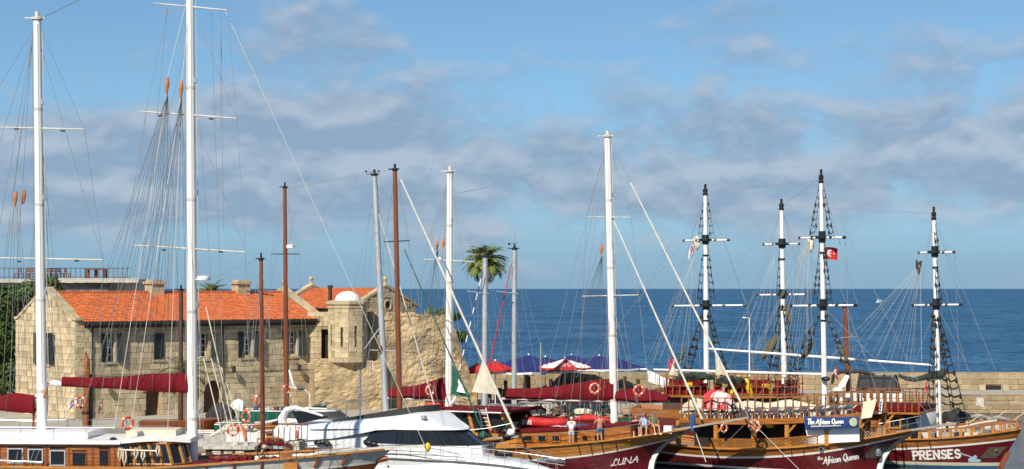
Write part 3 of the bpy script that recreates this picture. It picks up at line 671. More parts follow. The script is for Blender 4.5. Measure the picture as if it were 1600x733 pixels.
tree('broadleaf_tree', 'dense dark green tree beside the stone gable, larger of the two', (p.x, p.y, QZ), 9, [(-0.4, 0, 8.3, 2.2, .9), (1.0, .3, 9.3, 1.3, .8), (2.2, .5, 9.5, 1.2, .8), (-1.0, .2, 9.8, 1.2, .8), (-2.2, .4, 7.2, 2.2, .9), (0.2, -.3, 6.0, 2.0, .9), (-1.4, -.2, 4.3, 2.2, .9), (0.9, .1, 3.6, 1.3, .9), (-3.2, 0, 3.2, 1.9, .9), (0.5, .2, 2.2, 1.2, .8)], 18000, 0.17, 5)
p = W(72, 0, 163.0)
tree('small_tree', 'small leafy green treetop peeping over the stone gable', (p.x, p.y, QZ), 9.5, [(0.2, 0, 10.4, 1.0, .7), (-1.2, 0, 9.9, 1.2, .7), (0.9, .2, 9.7, .8, .7), (-0.4, 0, 8.6, 1.4, .8)], 2600, 0.15, 8)
def frond(mb, dry, base, az, elev, L_, droop, seed, wd=0.62):
    rnd = random.Random(seed); pts = []; d = Vector((math.cos(az), math.sin(az), 0)); e = elev; p = Vector(base); n = 12; pts = [p.copy()]; 
    for i in range(n):
        p = p + (d * math.cos(e) + Vector((0, 0, math.sin(e)))) * (L_ / n); e -= droop / n * (0.6 + 0.9 * i / n); pts.append(p.copy())
    mb.tube(pts, [0.035 - 0.028 * i / n for i in range(n + 1)], 4)
    side = Vector((-d.y, d.x, 0))
    for i in range(2, n + 1):
        for k in (0, 0.5):
            c = pts[i - 1].lerp(pts[i], k); t = (pts[i] - pts[i - 1]).normalized(); f = (i + k) / n
            ll = wd * math.sin(math.pi * min(1, 0.16 + 0.84 * f)) ** 0.7 * rnd.uniform(0.85, 1.15) + 0.1
            up = side.cross(t).normalized()
            for s in (-1, 1):
                q = (side * s * 0.8 + t * 0.75 - up * rnd.uniform(-0.05, 0.35) * s * 0 + Vector((0, 0, rnd.uniform(-0.45, 0.1)))).normalized()
                tip = c + q * ll; wv = t * 0.05
                mb.add([c - wv, c + wv, c + q * ll * .6 + wv * 0.9 - Vector((0, 0, .02)), tip], [(0, 1, 2, 3)])
def palm(name, label, base, h, n, L_, seed, lean=0.0, r=0.26, skirt=True, top_el=82):
    t = thing(name, label, 'palm tree', loc=base); rnd = random.Random(seed)
    tk = MB(); N_ = 22; pts = [(lean * (i / N_) ** 2, 0, h * i / N_) for i in range(N_ + 1)]
    tk.tube(pts, [r * (1.15 if i == 0 else 1 - 0.25 * i / N_) * (1.07 if i % 2 else 0.95) for i in range(N_ + 1)], 10); tk.build('trunk', M_bark, t, True)
    top = (lean, 0, h)
    for i in range(n):
        az = i * 2.399 + rnd.uniform(-.2, .2); f = (i + 0.5) / n; el = R(top_el - 108 * f + rnd.uniform(-8, 8)); mb = MB()
        frond(mb, 0, top, az, el, L_ * rnd.uniform(0.85, 1.1), R(75 + 35 * rnd.random()), seed * 100 + i, 0.72); mb.build('frond', M_palm, t)
    if skirt:
        for i in range(12):
            mb = MB(); frond(mb, 1, (lean, 0, h - 0.1), i * 2.399, R(-52 - 20 * rnd.random()), L_ * 0.5, R(35), seed * 77 + i, 0.3); mb.build('dry_frond', M_palmd, t)
p = W(757, 0, 168.0); palm('palm_tree', 'tall palm tree standing against the sea by the cafe umbrellas', (p.x, p.y, QZ), 12.3, 60, 2.35, 3, lean=0.05, r=0.27)
p = W(291, 0, 142.5); palm('palm_tree', 'low bushy palm in front of the stone house arches', (p.x, p.y, QZ), 3.5, 26, 2.3, 4, r=0.3, skirt=False)
p = W(331, 0, 188.0); palm('palm_tree', 'palm crown showing behind the orange roof beside the chimney', (p.x, p.y, QZ), 9.4, 22, 2.1, 6, skirt=False)
ag = MB(); rnd = random.Random(2)
for i in range(70):
    a = rnd.uniform(0, 6.28); b0 = Vector((rnd.uniform(-1.0, 1.0), rnd.uniform(-.5, .5), 0)); l = rnd.uniform(0.5, 1.0); dd = Vector((math.cos(a) * .45, math.sin(a) * .45, 1)).normalized()
    s_ = Vector((-math.sin(a), math.cos(a), 0)) * 0.045; ag.add([b0 - s_, b0 + s_, b0 + dd * l * .6 + s_ * .7, b0 + dd * l, b0 + dd * l * .6 - s_ * .7], [(0, 1, 2, 3, 4)])
ago = ag.build('spiky_plant', M_palm, None); p = RF_.M @ Vector((rx(686), 1.2, rz_(686, 493))); ago.location = p; tag(ago, 'spiky green plant growing on top of the ruined wall', 'plant')
bsh = link('shrub', leaf_cloud([(0, 0, 0.3, 0.7, .8), (0.7, 0.2, 0.1, 0.6, .7), (1.3, 0, -1.6, .7, .8)], 1400, 0.11, 4), M_leaf); bsh.location = RF_.M @ Vector((rx(704), 2.0, rz_(700, 497))); tag(bsh, 'dark green shrub hanging over the ruined wall end', 'shrub')

# ------------------------------------------------------------------ breakwater
LZ = 1.72
bw = thing('breakwater', 'long low sandstone breakwater closing the harbour', 'breakwater', loc=(0, BY, 0))
X0, X1 = -6.0, 75.0
MB().b2(X0, X1, 0.06, 1.3, -1, 3.2).build('parapet', M_break, bw)
par = bw.children[0]
nic = (W(1539, 610, BY).x, W(1566, 610, BY).x)
rs = [r for r in courses(X0, 52, LZ, 3.22, 0.5, 0.9, 1.9, [(nic[0], nic[1], LZ + 0.02, LZ + 0.44)], rnd=random.Random(12))]
lay(par, rs, lambda u, z: (Vector((u, 0.06, z)), I3), M_break, 0.14, 0.03, rnd=random.Random(12))
MB().b2(nic[0] + .1, nic[1] - .1, 0.02, 0.1, LZ + 0.03, LZ + 0.42).build('drain_opening', M_dark, par)
for x in (nic[0] - 0.3, nic[1] + 0.3): MB().b2(x - 0.3, x + 0.3, -0.25, 0.05, LZ, LZ + 0.5).build('niche_block', M_quoin, par)
top = courses(X0, 52, 0, 1.3, 1.3, 1.2, 2.2, rnd=random.Random(15))
for (a, b_, c, d) in top: MB().b2(a + .015, b_ - .015, 0.0, 1.36, 3.221, 3.28 + 0.03 * random.random()).build('coping_stone', M_break, par)
led = MB(); led.b2(17, X1, -6.9, 0.05, -1, LZ - 0.06).build('ledge', M_break, bw); led = bw.children[1]
rs = courses(17, 52, 0.0, LZ, 0.4, 0.9, 1.7, rnd=random.Random(14)); rs.sort(key=lambda r: -r[0])
lay(led, rs, lambda u, z: (Vector((u, -6.9 - 0.12 * (LZ - z), z)), I3), M_break, 0.16, 0.035, rnd=random.Random(14))
MB().b2(17, X1, -6.98, -0.02, LZ - 0.055, LZ).build('walkway', M_conc, bw)
nb = MB().b2(-0.36, 0.36, -0.03, 0.03, 0, 0.82).build('notice_board', M_dirtyw, None); p = W(1531, 636, BY - 7.1); nb.location = p; tag(nb, 'blank white notice board on the lower breakwater wall', 'notice board')

# ------------------------------------------------------------------ cafe on the quay
def umbrella(label, px, py_top, py_edge, wpx, D, m, trim=None, group=None, rot=0.0, red=False):
    b = W(px, 0, D); zt = W(px, py_top + 2, D).z; ze = W(px, py_edge, D).z; w = wpx * 1.25 / F * D / 2
    t = thing('cafe_umbrella', label, 'umbrella', loc=(b.x, b.y, QZ), rz=rot, group=group); zt -= QZ; ze -= QZ
    n = 8; ring = []
    for k in range(n):
        a = 2 * math.pi * k / n + math.pi / 8; ring.append(Vector((math.cos(a) * w * 1.06, math.sin(a) * w * 1.06, ze)))
    topp = Vector((0, 0, zt))
    for k in range(n):
        A, B_ = ring[k], ring[(k + 1) % n]; rows = []
        for i in range(6):
            f = i / 5; row = []
            for j in range(5):
                g = j / 4; e = A.lerp(B_, g); p = topp.lerp(e, f); sag = 0.06 * f * math.sin(math.pi * g) + 0.04 * math.sin(math.pi * f) * (0.4 + 0.6 * math.sin(math.pi * g)); row.append(p - Vector((0, 0, sag)))
            rows.append(row)
        mm = m if not red or k % 2 == 0 else M_red
        pn = MB().grid(rows).build('canopy_panel', mm, t, True)
        v = MB().grid([[rows[-1][j] - Vector((0, 0, 0.005)) for j in range(5)], [rows[-1][j] - Vector((0, 0, 0.2 - 0.05 * (j % 2))) for j in range(5)]]); v.build('valance', trim or mm, pn)
        if red:
            nn = (B_ - topp).cross(A - topp).normalized(); nn = nn if nn.z > 0 else -nn
            mid = (A + B_) / 2; ux = (B_ - A).normalized(); dn = (mid - topp).normalized(); s = MB()
            for (f, ww) in ((0.62, 0.34), (0.8, 0.5)):
                c = topp.lerp(mid, f) + nn * 0.0; c.z += 0.0
                for q in range(5):
                    cc = c + ux * ww * (q - 2) * 0.42; s.bar(cc - dn * .09 + nn * .0, cc + dn * .09 + ux * .05 * (1 if q % 2 else -1), 0.07, 0.05)
            s.build('white_print', M_letter, pn)
    MB().tube([(0, 0, 0), (0, 0, zt)], 0.045, 8).build('pole', M_white, t); MB().ball((0, 0, zt + 0.05), 0.09, 8, 6).build('finial', M_white, t, True)
    for k in range(n): line(t, 'rib', topp - Vector((0, 0, .2)), ring[k] - Vector((0, 0, .05)), 0.015, M_steel)
    MB().lathe([(0.4, 0), (0.4, 0.12), (0.06, 0.16)], (0, 0, 0), 12).build('base', M_conc, t)
for i, (px, a, b_, wd, D, tr_) in enumerate(((806, 558, 579, 96, 166, 1), (826, 553, 573, 92, 170.5, 0), (852, 556, 577, 96, 168, 1), (893, 553, 572, 92, 172, 0), (936, 554, 574, 98, 169, 1), (960, 556, 574, 72, 172, 0))):
    lab = ['navy blue cafe umbrella at the end next to the red ones', 'navy blue cafe umbrella second from the red ones, set back', 'navy blue cafe umbrella just left of the red and white one', 'navy blue cafe umbrella directly behind the red and white one', 'navy blue cafe umbrella just right of the red and white one', 'rightmost navy blue cafe umbrella next to the white mast'][i]
    umbrella(lab, px, a, b_, wd, D, M_navy, M_letter if tr_ else None, 'navy cafe umbrellas', rot=0.2 * i)
umbrella('plain red cafe umbrella nearest the ruined wall', 746, 565, 579, 34, 165, M_red, group='red cafe umbrellas', rot=0.3)
umbrella('plain red cafe umbrella between the palm trunk and navy umbrellas', 774, 562, 576, 46, 164, M_red, group='red cafe umbrellas', rot=0.1)
umbrella('red and white panelled cafe umbrella with white print', 883, 558, 573, 66, 163, M_letter, M_red, group='red cafe umbrellas', red=True)
# dark timber screen and mooring posts along the cafe
fen = thing('timber_screen', 'dark timber board screen along the cafe terrace edge', 'fence', loc=(W(775, 0, 167).x, 167.2, QZ))
for k in range(44):
    h = 1.25 + 0.06 * math.sin(k * 2.1); MB().b2(k * 0.36 - 0.17, k * 0.36 + 0.17, -0.03, 0.03, 0.05, h).build('board', M_dwood, fen)
for h in (0.4, 1.0): MB().b2(-0.2, 43 * 0.36 + 0.2, 0.031, 0.1, h, h + 0.1).build('rail', M_dwood, fen)
for k, px in enumerate((765, 790, 826, 861, 876, 901, 923, 938, 976, 997)):
    p = W(px, 0, 166.4); hh = [2.3, 2.0, 2.35, 2.1, 2.4, 2.15, 2.0, 2.3, 2.35, 2.1][k]
    b = MB(); b.tube([(0, 0, 0), (0.02, 0, hh * .5), (0, 0, hh)], [0.17, 0.16, 0.15], 8); b.tube([(0, 0, hh * 0.9), (0, 0, hh * 0.94)], 0.19, 8); o = b.build('timber_post', M_dwood, None); o.location = (p.x, p.y, QZ)
    tag(o, 'dark timber post on the cafe edge, %s from the ruined wall end' % ['first', 'second', 'third', 'fourth', 'fifth', 'sixth', 'seventh', 'eighth', 'ninth', 'tenth'][k], 'post', 'timber posts along the cafe')
tm = MB(); tm.lathe([(0.4, 0.72), (0.4, 0.76)], (0, 0, 0), 14); tm.tube([(0, 0, 0), (0, 0, 0.72)], 0.04, 6); tm.lathe([(0.25, 0), (0.25, 0.03)], (0, 0, 0), 12); tmm = tm.mesh('cafe_table'); tmm.materials.append(M_dwood)
for k, px in enumerate((800, 835, 866, 905, 945)):
    p = W(px, 0, 169.5); o = link('cafe_table', tmm, M_dwood); o.location = (p.x, p.y, QZ); tag(o, 'small round cafe table in the umbrella shade, %s from the palm' % ['first', 'second', 'third', 'fourth', 'fifth'][k], 'table', 'cafe tables')
# ================================================================== boats: helpers
import numpy as np
def fitz(pts, deg=2):
    xs = [p[0] for p in pts]; zs = [p[1] for p in pts]; c = np.polyfit(xs, zs, min(deg, len(pts) - 1)); lo, hi = min(xs) - 2.5, max(xs) + 2.0
    return lambda x: float(np.polyval(c, min(max(x, lo), hi)))
class Boat:
    def __init__(s, name, label, cat, X, Y, rz, group=None):
        s.fr = Frame(X, Y, 0, R(rz)); s.root = thing(name, label, cat, s.fr, group=group)
        s.scale = Y / F
    def P(s, px, py, yl=0.0): return s.fr.L(px, py, yl)
    def pxw(s, w, p=None): return w * ((s.fr.M @ p).y if p is not None else s.fr.loc[1]) / F
    # ---- hull
    def hullform(s, x0, x1, B, sheer, stern=0.72, tm=0.42, rake=1.6, pw=2.4, q=0.85, rk=2.2, low=0.72):
        s.x0, s.x1, s.B, s.stern, s.tm, s.rake, s.pw, s.q, s.rk, s.low = x0, x1, B, stern, tm, rake, pw, q, rk, low
        s.zs = lambda x: 1.5
        for _ in range(3): s.zs = fitz([(p.x, p.z) for p in (s.near(a, b_) for a, b_ in sheer)])
    def bt(s, t):
        t = min(max(t, 0), 1)
        if t < s.tm: f = s.stern + (1 - s.stern) * math.sin(math.pi / 2 * t / s.tm)
        else: f = max(0, 1 - ((t - s.tm) / (1 - s.tm)) ** s.pw) ** s.q
        return s.B / 2 * f
    def H(s, t, z, side=-1, off=0.0):
        xs = s.x0 + (s.x1 - s.x0) * t; Z = s.zs(xs); f = min(max(z / Z, -0.4), 1.05)
        k = min(max((t - 0.55) / 0.45, 0), 1) ** 2
        x = xs - s.rake * k * (1 - max(f, 0) ** s.rk) - (0.35 * s.rake * k * -min(f, 0))
        h = s.bt(t) * (s.low + (1 - s.low) * max(f, 0) ** 0.8 + 0.5 * min(f, 0)) * (1 - 0.35 * k * (1 - max(f, 0)))
        return Vector((x, side * (max(h, 0) + off), z))
    def tx(s, x, z):
        t = (x - s.x0) / (s.x1 - s.x0)
        for _ in range(8): t += (x - s.H(t, z).x) / (s.x1 - s.x0)
        return min(max(t, 0), 1)
    def near(s, px, py, off=0.0):
        """point of the near hull side seen at a pixel"""
        y = -s.B / 2
        for _ in range(7):
            p = s.P(px, py, y); y = s.H(s.tx(p.x, p.z), p.z, -1, off).y
        return s.P(px, py, y)
    def curve(s, pts, deg=2): return fitz([(p.x, p.z) for p in (s.near(a, b_) for a, b_ in pts)], deg)
    def band(s, name, zlo, zhi, m, off=0.0, parent=None, n=44, rows=6, t0=0.0, t1=1.0, sides=(-1, 1), inner=0.0):
        mb = MB()
        for sd_ in sides:
            G = []
            for i in range(n + 1):
                t = t0 + (t1 - t0) * i / n; xs = s.x0 + (s.x1 - s.x0) * t; a, b_ = zlo(xs), zhi(xs)
                G.append([s.H(t, a + (b_ - a) * j / rows, sd_, off) for j in range(rows + 1)])
            mb.grid(G)
        if t0 == 0.0 and len(sides) == 2 and off == 0:
            a = [s.H(0, zlo(s.x0) + (zhi(s.x0) - zlo(s.x0)) * j / rows, -1) for j in range(rows + 1)]; b_ = [Vector((p.x, -p.y, p.z)) for p in a]; mb.grid([a, b_])
        return mb.build(name, m, parent or s.root, True)
    def strip(s, name, zf, w, h, m, off=0.0, t0=0.0, t1=1.0, n=44, sides=(-1, 1), parent=None):
        """a rail of w x h following the hull at height zf(x)"""
        mb = MB()
        for sd_ in sides:
            G = []
            for i in range(n + 1):
                t = t0 + (t1 - t0) * i / n; xs = s.x0 + (s.x1 - s.x0) * t; z = zf(xs); p = s.H(t, min(z, s.zs(xs)), sd_, off); p.z = z
                G.append([p + Vector((0, sd_ * a * w / 2, b_ * h / 2)) for a, b_ in ((-1, -1), (1, -1), (1, 1), (-1, 1))])
            mb.grid(G, True); mb.add(G[0], [(0, 1, 2, 3)]); mb.add(G[-1], [(0, 1, 2, 3)])
        return mb.build(name, m, parent or s.root)
    def deck(s, zf, m, inset=0.08, n=30, t1=0.985):
        G = []
        for i in range(n + 1):
            t = t1 * i / n; xs = s.x0 + (s.x1 - s.x0) * t; p = s.H(t, zf(xs), -1, -inset); G.append([p, Vector((p.x, p.y * .33, p.z + .05)), Vector((p.x, -p.y * .33, p.z + .05)), Vector((p.x, -p.y, p.z))])
        return MB().grid(G).build('deck', m, s.root)
    def stem(s, m1, m2=None, w=0.16, split=0.55):
        pts = []
        for i in range(17):
            z = -0.4 + (s.zs(s.x1) + 0.4) * i / 16; p = s.H(1.0, z); pts.append(Vector((p.x + 0.05, 0, z)))
        k = int(16 * split); G = lambda P_: [[p + Vector((a * 0.16, b_ * w, 0)) for a, b_ in ((-1, -1), (1, -.6), (1, .6), (-1, 1))] for p in P_]
        a = MB(); g = G(pts[:k + 1]); a.grid(g, True); a.add(g[-1], [(0, 1, 2, 3)]); o = a.build('stem', m1, s.root)
        if m2: b_ = MB(); g = G(pts[k:]); b_.grid(g, True); b_.add(g[-1], [(0, 1, 2, 3)]); b_.build('stem_head', m2, s.root)
    def bowsprit(s, tip, m, w=0.7, h=0.14, back=1.6):
        p0 = s.H(1.0, s.zs(s.x1)); p0 = Vector((p0.x - back, 0, s.zs(s.x1 - back) + 0.08)); q = s.P(*tip); d = (q - p0)
        G = []
        for i in range(7):
            f = i / 6; c = p0 + d * f; ww = w * (1 - 0.45 * f) / 2; G.append([c + Vector((0, a * ww, b_ * h / 2)) for a, b_ in ((-1, -1), (1, -1), (1, 1), (-1, 1))])
        mb = MB(); mb.grid(G, True); mb.add(G[0], [(0, 1, 2, 3)]); mb.add(G[-1], [(0, 1, 2, 3)]); return mb.build('bowsprit', m, s.root), q
    # ---- rig
    def mast(s, top, base, wt, wb, m, yl=0.0, n=14, low=0.0, name='mast', cap=True, capm=None):
        a, b_ = s.P(*top, yl), s.P(*base, yl); b_ = b_ - Vector((0, 0, low)); rt, rb = s.pxw(wt, a) / 2, s.pxw(wb, b_) / 2
        pts = [b_.lerp(a, i / 8) for i in range(9)]; o = MB().tube(pts, [rb + (rt - rb) * (i / 8) ** 1.3 for i in range(9)], n).build(name, m, s.root, True)
        if m is M_white and a.z - b_.z > 12 and cap:                   # sail track, winches and internal-halyard lines on the big masts
            u_ = Vector((0.35, -1, 0)).normalized(); v_ = Vector((-0.8, -0.6, 0))
            line(o, 'sail_track', b_.lerp(a, .12) + u_ * rb * 1.02, b_.lerp(a, .985) + u_ * rt * 1.05, .016, M_dirtyw); line(o, 'mast_halyard', b_.lerp(a, .06) + v_ * rb * 1.35, b_.lerp(a, .97) + v_ * rt * 1.4, .011, M_wire); line(o, 'mast_halyard', b_.lerp(a, .05) + Vector((rb * 1.5, -.1, 0)), b_.lerp(a, .97) + Vector((rt * 1.4, -.05, 0)), .014, M_ropel)
            for f_ in (.1, .32, .55, .78): cc_ = b_.lerp(a, f_); rr_ = rb + (rt - rb) * f_; MB().tube([cc_ - Vector((0, 0, .07)), cc_ + Vector((0, 0, .07))], rr_ * 1.08, 14).build('mast_collar', M_dirtyw, o, True); MB().box(cc_ + Vector((rr_ * 1.2, -rr_ * .5, .35)), (.1, .1, .22)).build('mast_fitting', M_steel, o)
        if cap:
            c = MB(); c.lathe([(rt * 1.1, -0.12), (rt * 1.5, -0.08), (rt * 1.5, 0.02), (rt * .6, 0.06), (rt * .5, 0.3), (0.02, 0.32)], a, 10); c.bar(a + Vector((-rt * 3.2, 0, 0.0)), a + Vector((rt * 2.2, 0, 0)), 0.08, 0.06)
            c.build('mast_cap', capm or M_dirtyw, o)
        return o
    def spar(s, p, q, r, m, name='spreader', yl=(0, 0), parent=None, ends=None, n=8):
        a, b_ = s.P(*p, yl[0]), s.P(*q, yl[1]); o = MB().tube([a, a.lerp(b_, .5), b_], [r * .75, r, r * .75], n).build(name, m, parent or s.root, True)
        if ends:
            for (c, d) in ((a, b_), (b_, a)): MB().tube([c, c.lerp(d, 0.05)], r * 1.15, n).build('spar_end', ends, o)
        return o
    def ln(s, p, q, r=0.013, m=None, yl=(0, 0), name='stay'):
        return line(s.root, name, s.P(*p, yl[0]), s.P(*q, yl[1]), r, m or M_wire)
    def lns(s, L_, r=0.013, m=None, yl=(0, 0), name='stay'):
        for k, (a, b_, c, d) in enumerate(L_): s.ln((a, b_), (c, d), r, m, yl, name)
    def fan(s, apex, x0, y0, x1, y1, n, r=0.008, m=None, yl=0.0, spread=1.4, name='lazy_line'):
        for i in range(n):
            f = i / max(1, n - 1); j = random.Random(i * 7 + int(apex[0])).uniform(-6, 6)
            s.ln(apex, (x0 + (x1 - x0) * f + j, y0 + (y1 - y0) * f), r, m or M_roped, (yl, yl + spread * math.sin(i * 2.4)), name)
    def block(s, px, py, h=16, yl=0.0):
        a, b_ = s.P(px, py - h / 2, yl), s.P(px - 2, py + h / 2, yl); MB().tube([a, a.lerp(b_, .4), b_], [0.06, 0.11, 0.05], 8).build('pulley_block', M_blockw, s.root)
    def cover(s, stations, m=None, hw=0.3, yl=0.0, name='sail_cover', seed=0):
        """canvas cover over a furled sail: stations (px, y top, y bottom)"""
        G = []; rnd = random.Random(seed); xs = []
        fine = []
        for a, b_ in zip(stations, stations[1:]):
            n = max(2, int((b_[0] - a[0]) / 9))
            for i in range(n): f = i / n; fine.append(tuple(a[k] + (b_[k] - a[k]) * f for k in range(3)))
        fine.append(stations[-1])
        for i, (x, t, b_) in enumerate(fine):
            A, B_ = s.P(x, t, yl), s.P(x, b_, yl); w = hw * (0.75 + 0.25 * math.sin(i * 1.7)) * (0.35 + 0.65 * min(1, (A.z - B_.z) / 1.0)); row = []
            for f, g in ((0, 0.12), (0.25, 0.62), (0.55, 0.95), (0.82, 1.0), (1.0, 0.5)):
                z = A.z + (B_.z - A.z) * f; row.append(Vector((A.x + (B_.x - A.x) * f, yl - w * g + rnd.uniform(-.05, .05), z + rnd.uniform(-.03, .03))))
            for f, g in ((1.0, 0.5), (0.82, 1.0), (0.55, 0.95), (0.25, 0.62), (0, 0.12)):
                z = A.z + (B_.z - A.z) * f; row.append(Vector((A.x + (B_.x - A.x) * f, yl + w * g, z)))
            G.append(row)
        mb = MB(); mb.grid(G, True); mb.add(G[0], [tuple(range(10))]); mb.add(G[-1], [tuple(range(10))]); o = mb.build(name, m or M_maroon, s.root, True)
        if m is None:
            for i in range(3, len(G) - 2, 5): MB().tube([p + (p - sum(G[i], Vector()) / 10).normalized() * .012 for p in G[i]] + [G[i][0]], .014, 4).build('lashing', M_roped, o)
        return o
    def furled(s, p, q, r, m, yl=(0, 0), name='furled_jib'):
        a, b_ = s.P(*p, yl[0]), s.P(*q, yl[1]); n = 40
        return MB().tube([a.lerp(b_, i / n) for i in range(n + 1)], [r * (0.55 + 0.5 * (i / n)) * (1 + 0.10 * math.sin(i * 1.9)) for i in range(n + 1)], 8).build(name, m, s.root, True)
    def clew(s, pts, m, yl=0.0, name='sail_corner', th=0.03):
        P_ = [s.P(a, b_, yl) for a, b_ in pts]; c = sum(P_, Vector()) / len(P_)
        mb = MB(); n = 5; G = []
        A, B_, C = P_[:3]
        for i in range(n + 1):
            row = []
            for j in range(n + 1):
                f, g = i / n, j / n; p = A.lerp(B_.lerp(C, g), f); p = p + Vector((0, 0.14 * math.sin(3.1 * f + 5 * g) * f, 0)); row.append(p)
            G.append(row)
        G2 = [[p + Vector((0, th, 0)) for p in r] for r in G]; mb.grid(G); mb.grid(G2); return mb.build(name, m, s.root, True)
    def ladder(s, top, l, r_, n=9, w=0.026, m=None, yl=(0, 0), tw=3.0, name='rope_ladder', rag=0.5):
        """ratlines between two shrouds from the mast (top) to l / r_"""
        m = m or M_tar; a0 = s.P(top[0] - tw / 2, top[1], yl[0]); a1 = s.P(top[0] + tw / 2, top[1], yl[0]); b0, b1 = s.P(*l, yl[1]), s.P(*r_, yl[1])
        mb = MB(); rnd = random.Random(int(top[0] + l[0]))
        mb.tube([a0, b0], w * .6, 4); mb.tube([a1, b1], w * .6, 4)
        for i in range(1, n):
            f = i / n; p, q = a0.lerp(b0, f), a1.lerp(b1, f); c = (p + q) / 2 - Vector((0, 0, 0.10 + 0.1 * rnd.random()))
            mb.tube([p, c, q], w * (0.9 + rnd.random() * .5), 4)
            for e in (p, q):
                if rnd.random() < rag: mb.tube([e + Vector((0, 0, .06)), e - Vector((rnd.uniform(-.05, .05), 0, 0.12)), e - Vector((0, 0, 0.26))], [w * 1.2, w * 2.4, w * .8], 5)
        o = mb.build(name, m, s.root); o['kind'] = 'stuff'; return o
    def rail(s, pts, h, m, mp=None, yl=None, top=0.03, post=0.02, step=1.0, name='railing', mids=(), foot=0.0):
        """posts and a top rail through local points"""
        rt = s.root; P_ = [Vector(p) for p in pts]; grp = MB(); T = [p + Vector((0, 0, h)) for p in P_]
        o = MB().tube(T, top, 6).build('handrail', m, rt)
        for mz in mids: MB().tube([p + Vector((0, 0, h * mz)) for p in P_], top * .7, 5).build('lower_rail', m, o)
        acc = 0; nxt = 0
        for a, b_ in zip(P_, P_[1:]):
            L_ = (b_ - a).length
            while nxt <= acc + L_ + 1e-6:
                f = (nxt - acc) / L_; c = a.lerp(b_, f); line(rt, 'stanchion', c - Vector((0, 0, foot)), c + Vector((0, 0, h)), post, mp or m); nxt += step
            acc += L_
        return o
    def slab(s, name, xs, zf, hw, th, m, n=16, parent=None):
        G = []
        for i in range(n + 1):
            x = xs[0] + (xs[1] - xs[0]) * i / n; z = zf(x); w = hw(x) if callable(hw) else hw
            G.append([Vector((x, -w, z - th)), Vector((x, w, z - th)), Vector((x, w, z)), Vector((x, w * .4, z + .04)), Vector((x, -w * .4, z + .04)), Vector((x, -w, z))])
        mb = MB(); mb.grid(G, True); mb.add(G[0], [tuple(range(6))]); mb.add(G[-1], [tuple(range(6))]); return mb.build(name, m, parent or s.root)
# ------------------------------------------------------------------ lettering drawn with strokes
def arc(cx, cy, rx_, ry, a0, a1, n=7): return [(cx + rx_ * math.cos(R(a0 + (a1 - a0) * i / n)), cy + ry * math.sin(R(a0 + (a1 - a0) * i / n))) for i in range(n + 1)]
GL = {
 'P': (0.62, [[(0, 0), (0, 1)], [(0, 1), (.3, 1)] + arc(.3, .75, .27, .25, 90, -90) + [(0, .5)]]),
 'R': (0.68, [[(0, 0), (0, 1)], [(0, 1), (.3, 1)] + arc(.3, .76, .26, .24, 90, -90) + [(0, .52)], [(.28, .52), (.6, 0)]]),
 'E': (0.6, [[(0, 0), (0, 1)], [(0, 1), (.52, 1)], [(0, .52), (.42, .52)], [(0, 0), (.54, 0)]]),
 'N': (0.72, [[(0, 0), (0, 1)], [(0, 1), (.62, 0)], [(.62, 0), (.62, 1)]]),
 'S': (0.6, [arc(.28, .74, .25, .25, 20, 270, 9) + arc(.28, .25, .27, .25, 90, -160, 9)]),
 'L': (0.62, [[(.28, 1.0), (.2, .5), (.1, .08), (-.08, .02), (-.02, .14), (.2, .06), (.58, .02)], arc(.36, .9, .14, .14, 120, -60, 5)]),
 'U': (0.66, [[(.02, 1), (.0, .3)] + arc(.26, .26, .26, .24, 180, 360, 7) + [(.54, 1)], [(.54, .3), (.62, 0)]]),
 'A': (0.72, [[(-.1, .06), (.05, .1), (.4, 1), (.6, 0)], [(.1, .42), (.62, .46)]]),
 'Q': (0.78, [arc(.34, .52, .34, .48, 60, 420, 14), [(.3, .25), (.6, -.12), (.75, -.1)]]),
 'T': (0.6, [[(0, .95), (.62, 1)], [(.34, 1), (.24, 0)]]),
 'a': (0.5, [arc(.2, .25, .2, .25, 20, 360, 9), [(.42, .5), (.4, .06), (.5, 0)]]),
 'c': (0.42, [arc(.22, .25, .2, .25, 50, 310, 8)]),
 'e': (0.44, [[(.03, .25), (.38, .3)] + arc(.21, .27, .18, .24, 10, 310, 9)]),
 'f': (0.36, [[(.44, .88), (.34, 1), (.24, .8), (.14, -.25)], [(0, .5), (.36, .52)]]),
 'h': (0.5, [[(.06, 1), (0, 0)], [(0, .3)] + arc(.2, .3, .18, .2, 150, 0, 6) + [(.4, 0)]]),
 'i': (0.22, [[(.06, .5), (.03, .06), (.14, 0)], [(.1, .72), (.11, .78)]]),
 'n': (0.5, [[(.04, .5), (0, 0)], [(.0, .3)] + arc(.2, .3, .18, .2, 150, 0, 6) + [(.38, .05), (.46, 0)]]),
 'r': (0.36, [[(.04, .5), (0, 0)], [(0, .28)] + arc(.2, .3, .16, .19, 150, 40, 5)]),
 't': (0.32, [[(.16, .9), (.08, .1), (.22, 0)], [(0, .58), (.3, .6)]]),
 'u': (0.5, [[(.02, .5), (0, .2)] + arc(.18, .18, .18, .17, 180, 340, 6), [(.4, .5), (.38, .06), (.48, 0)]]),
 ' ': (0.3, []),
}
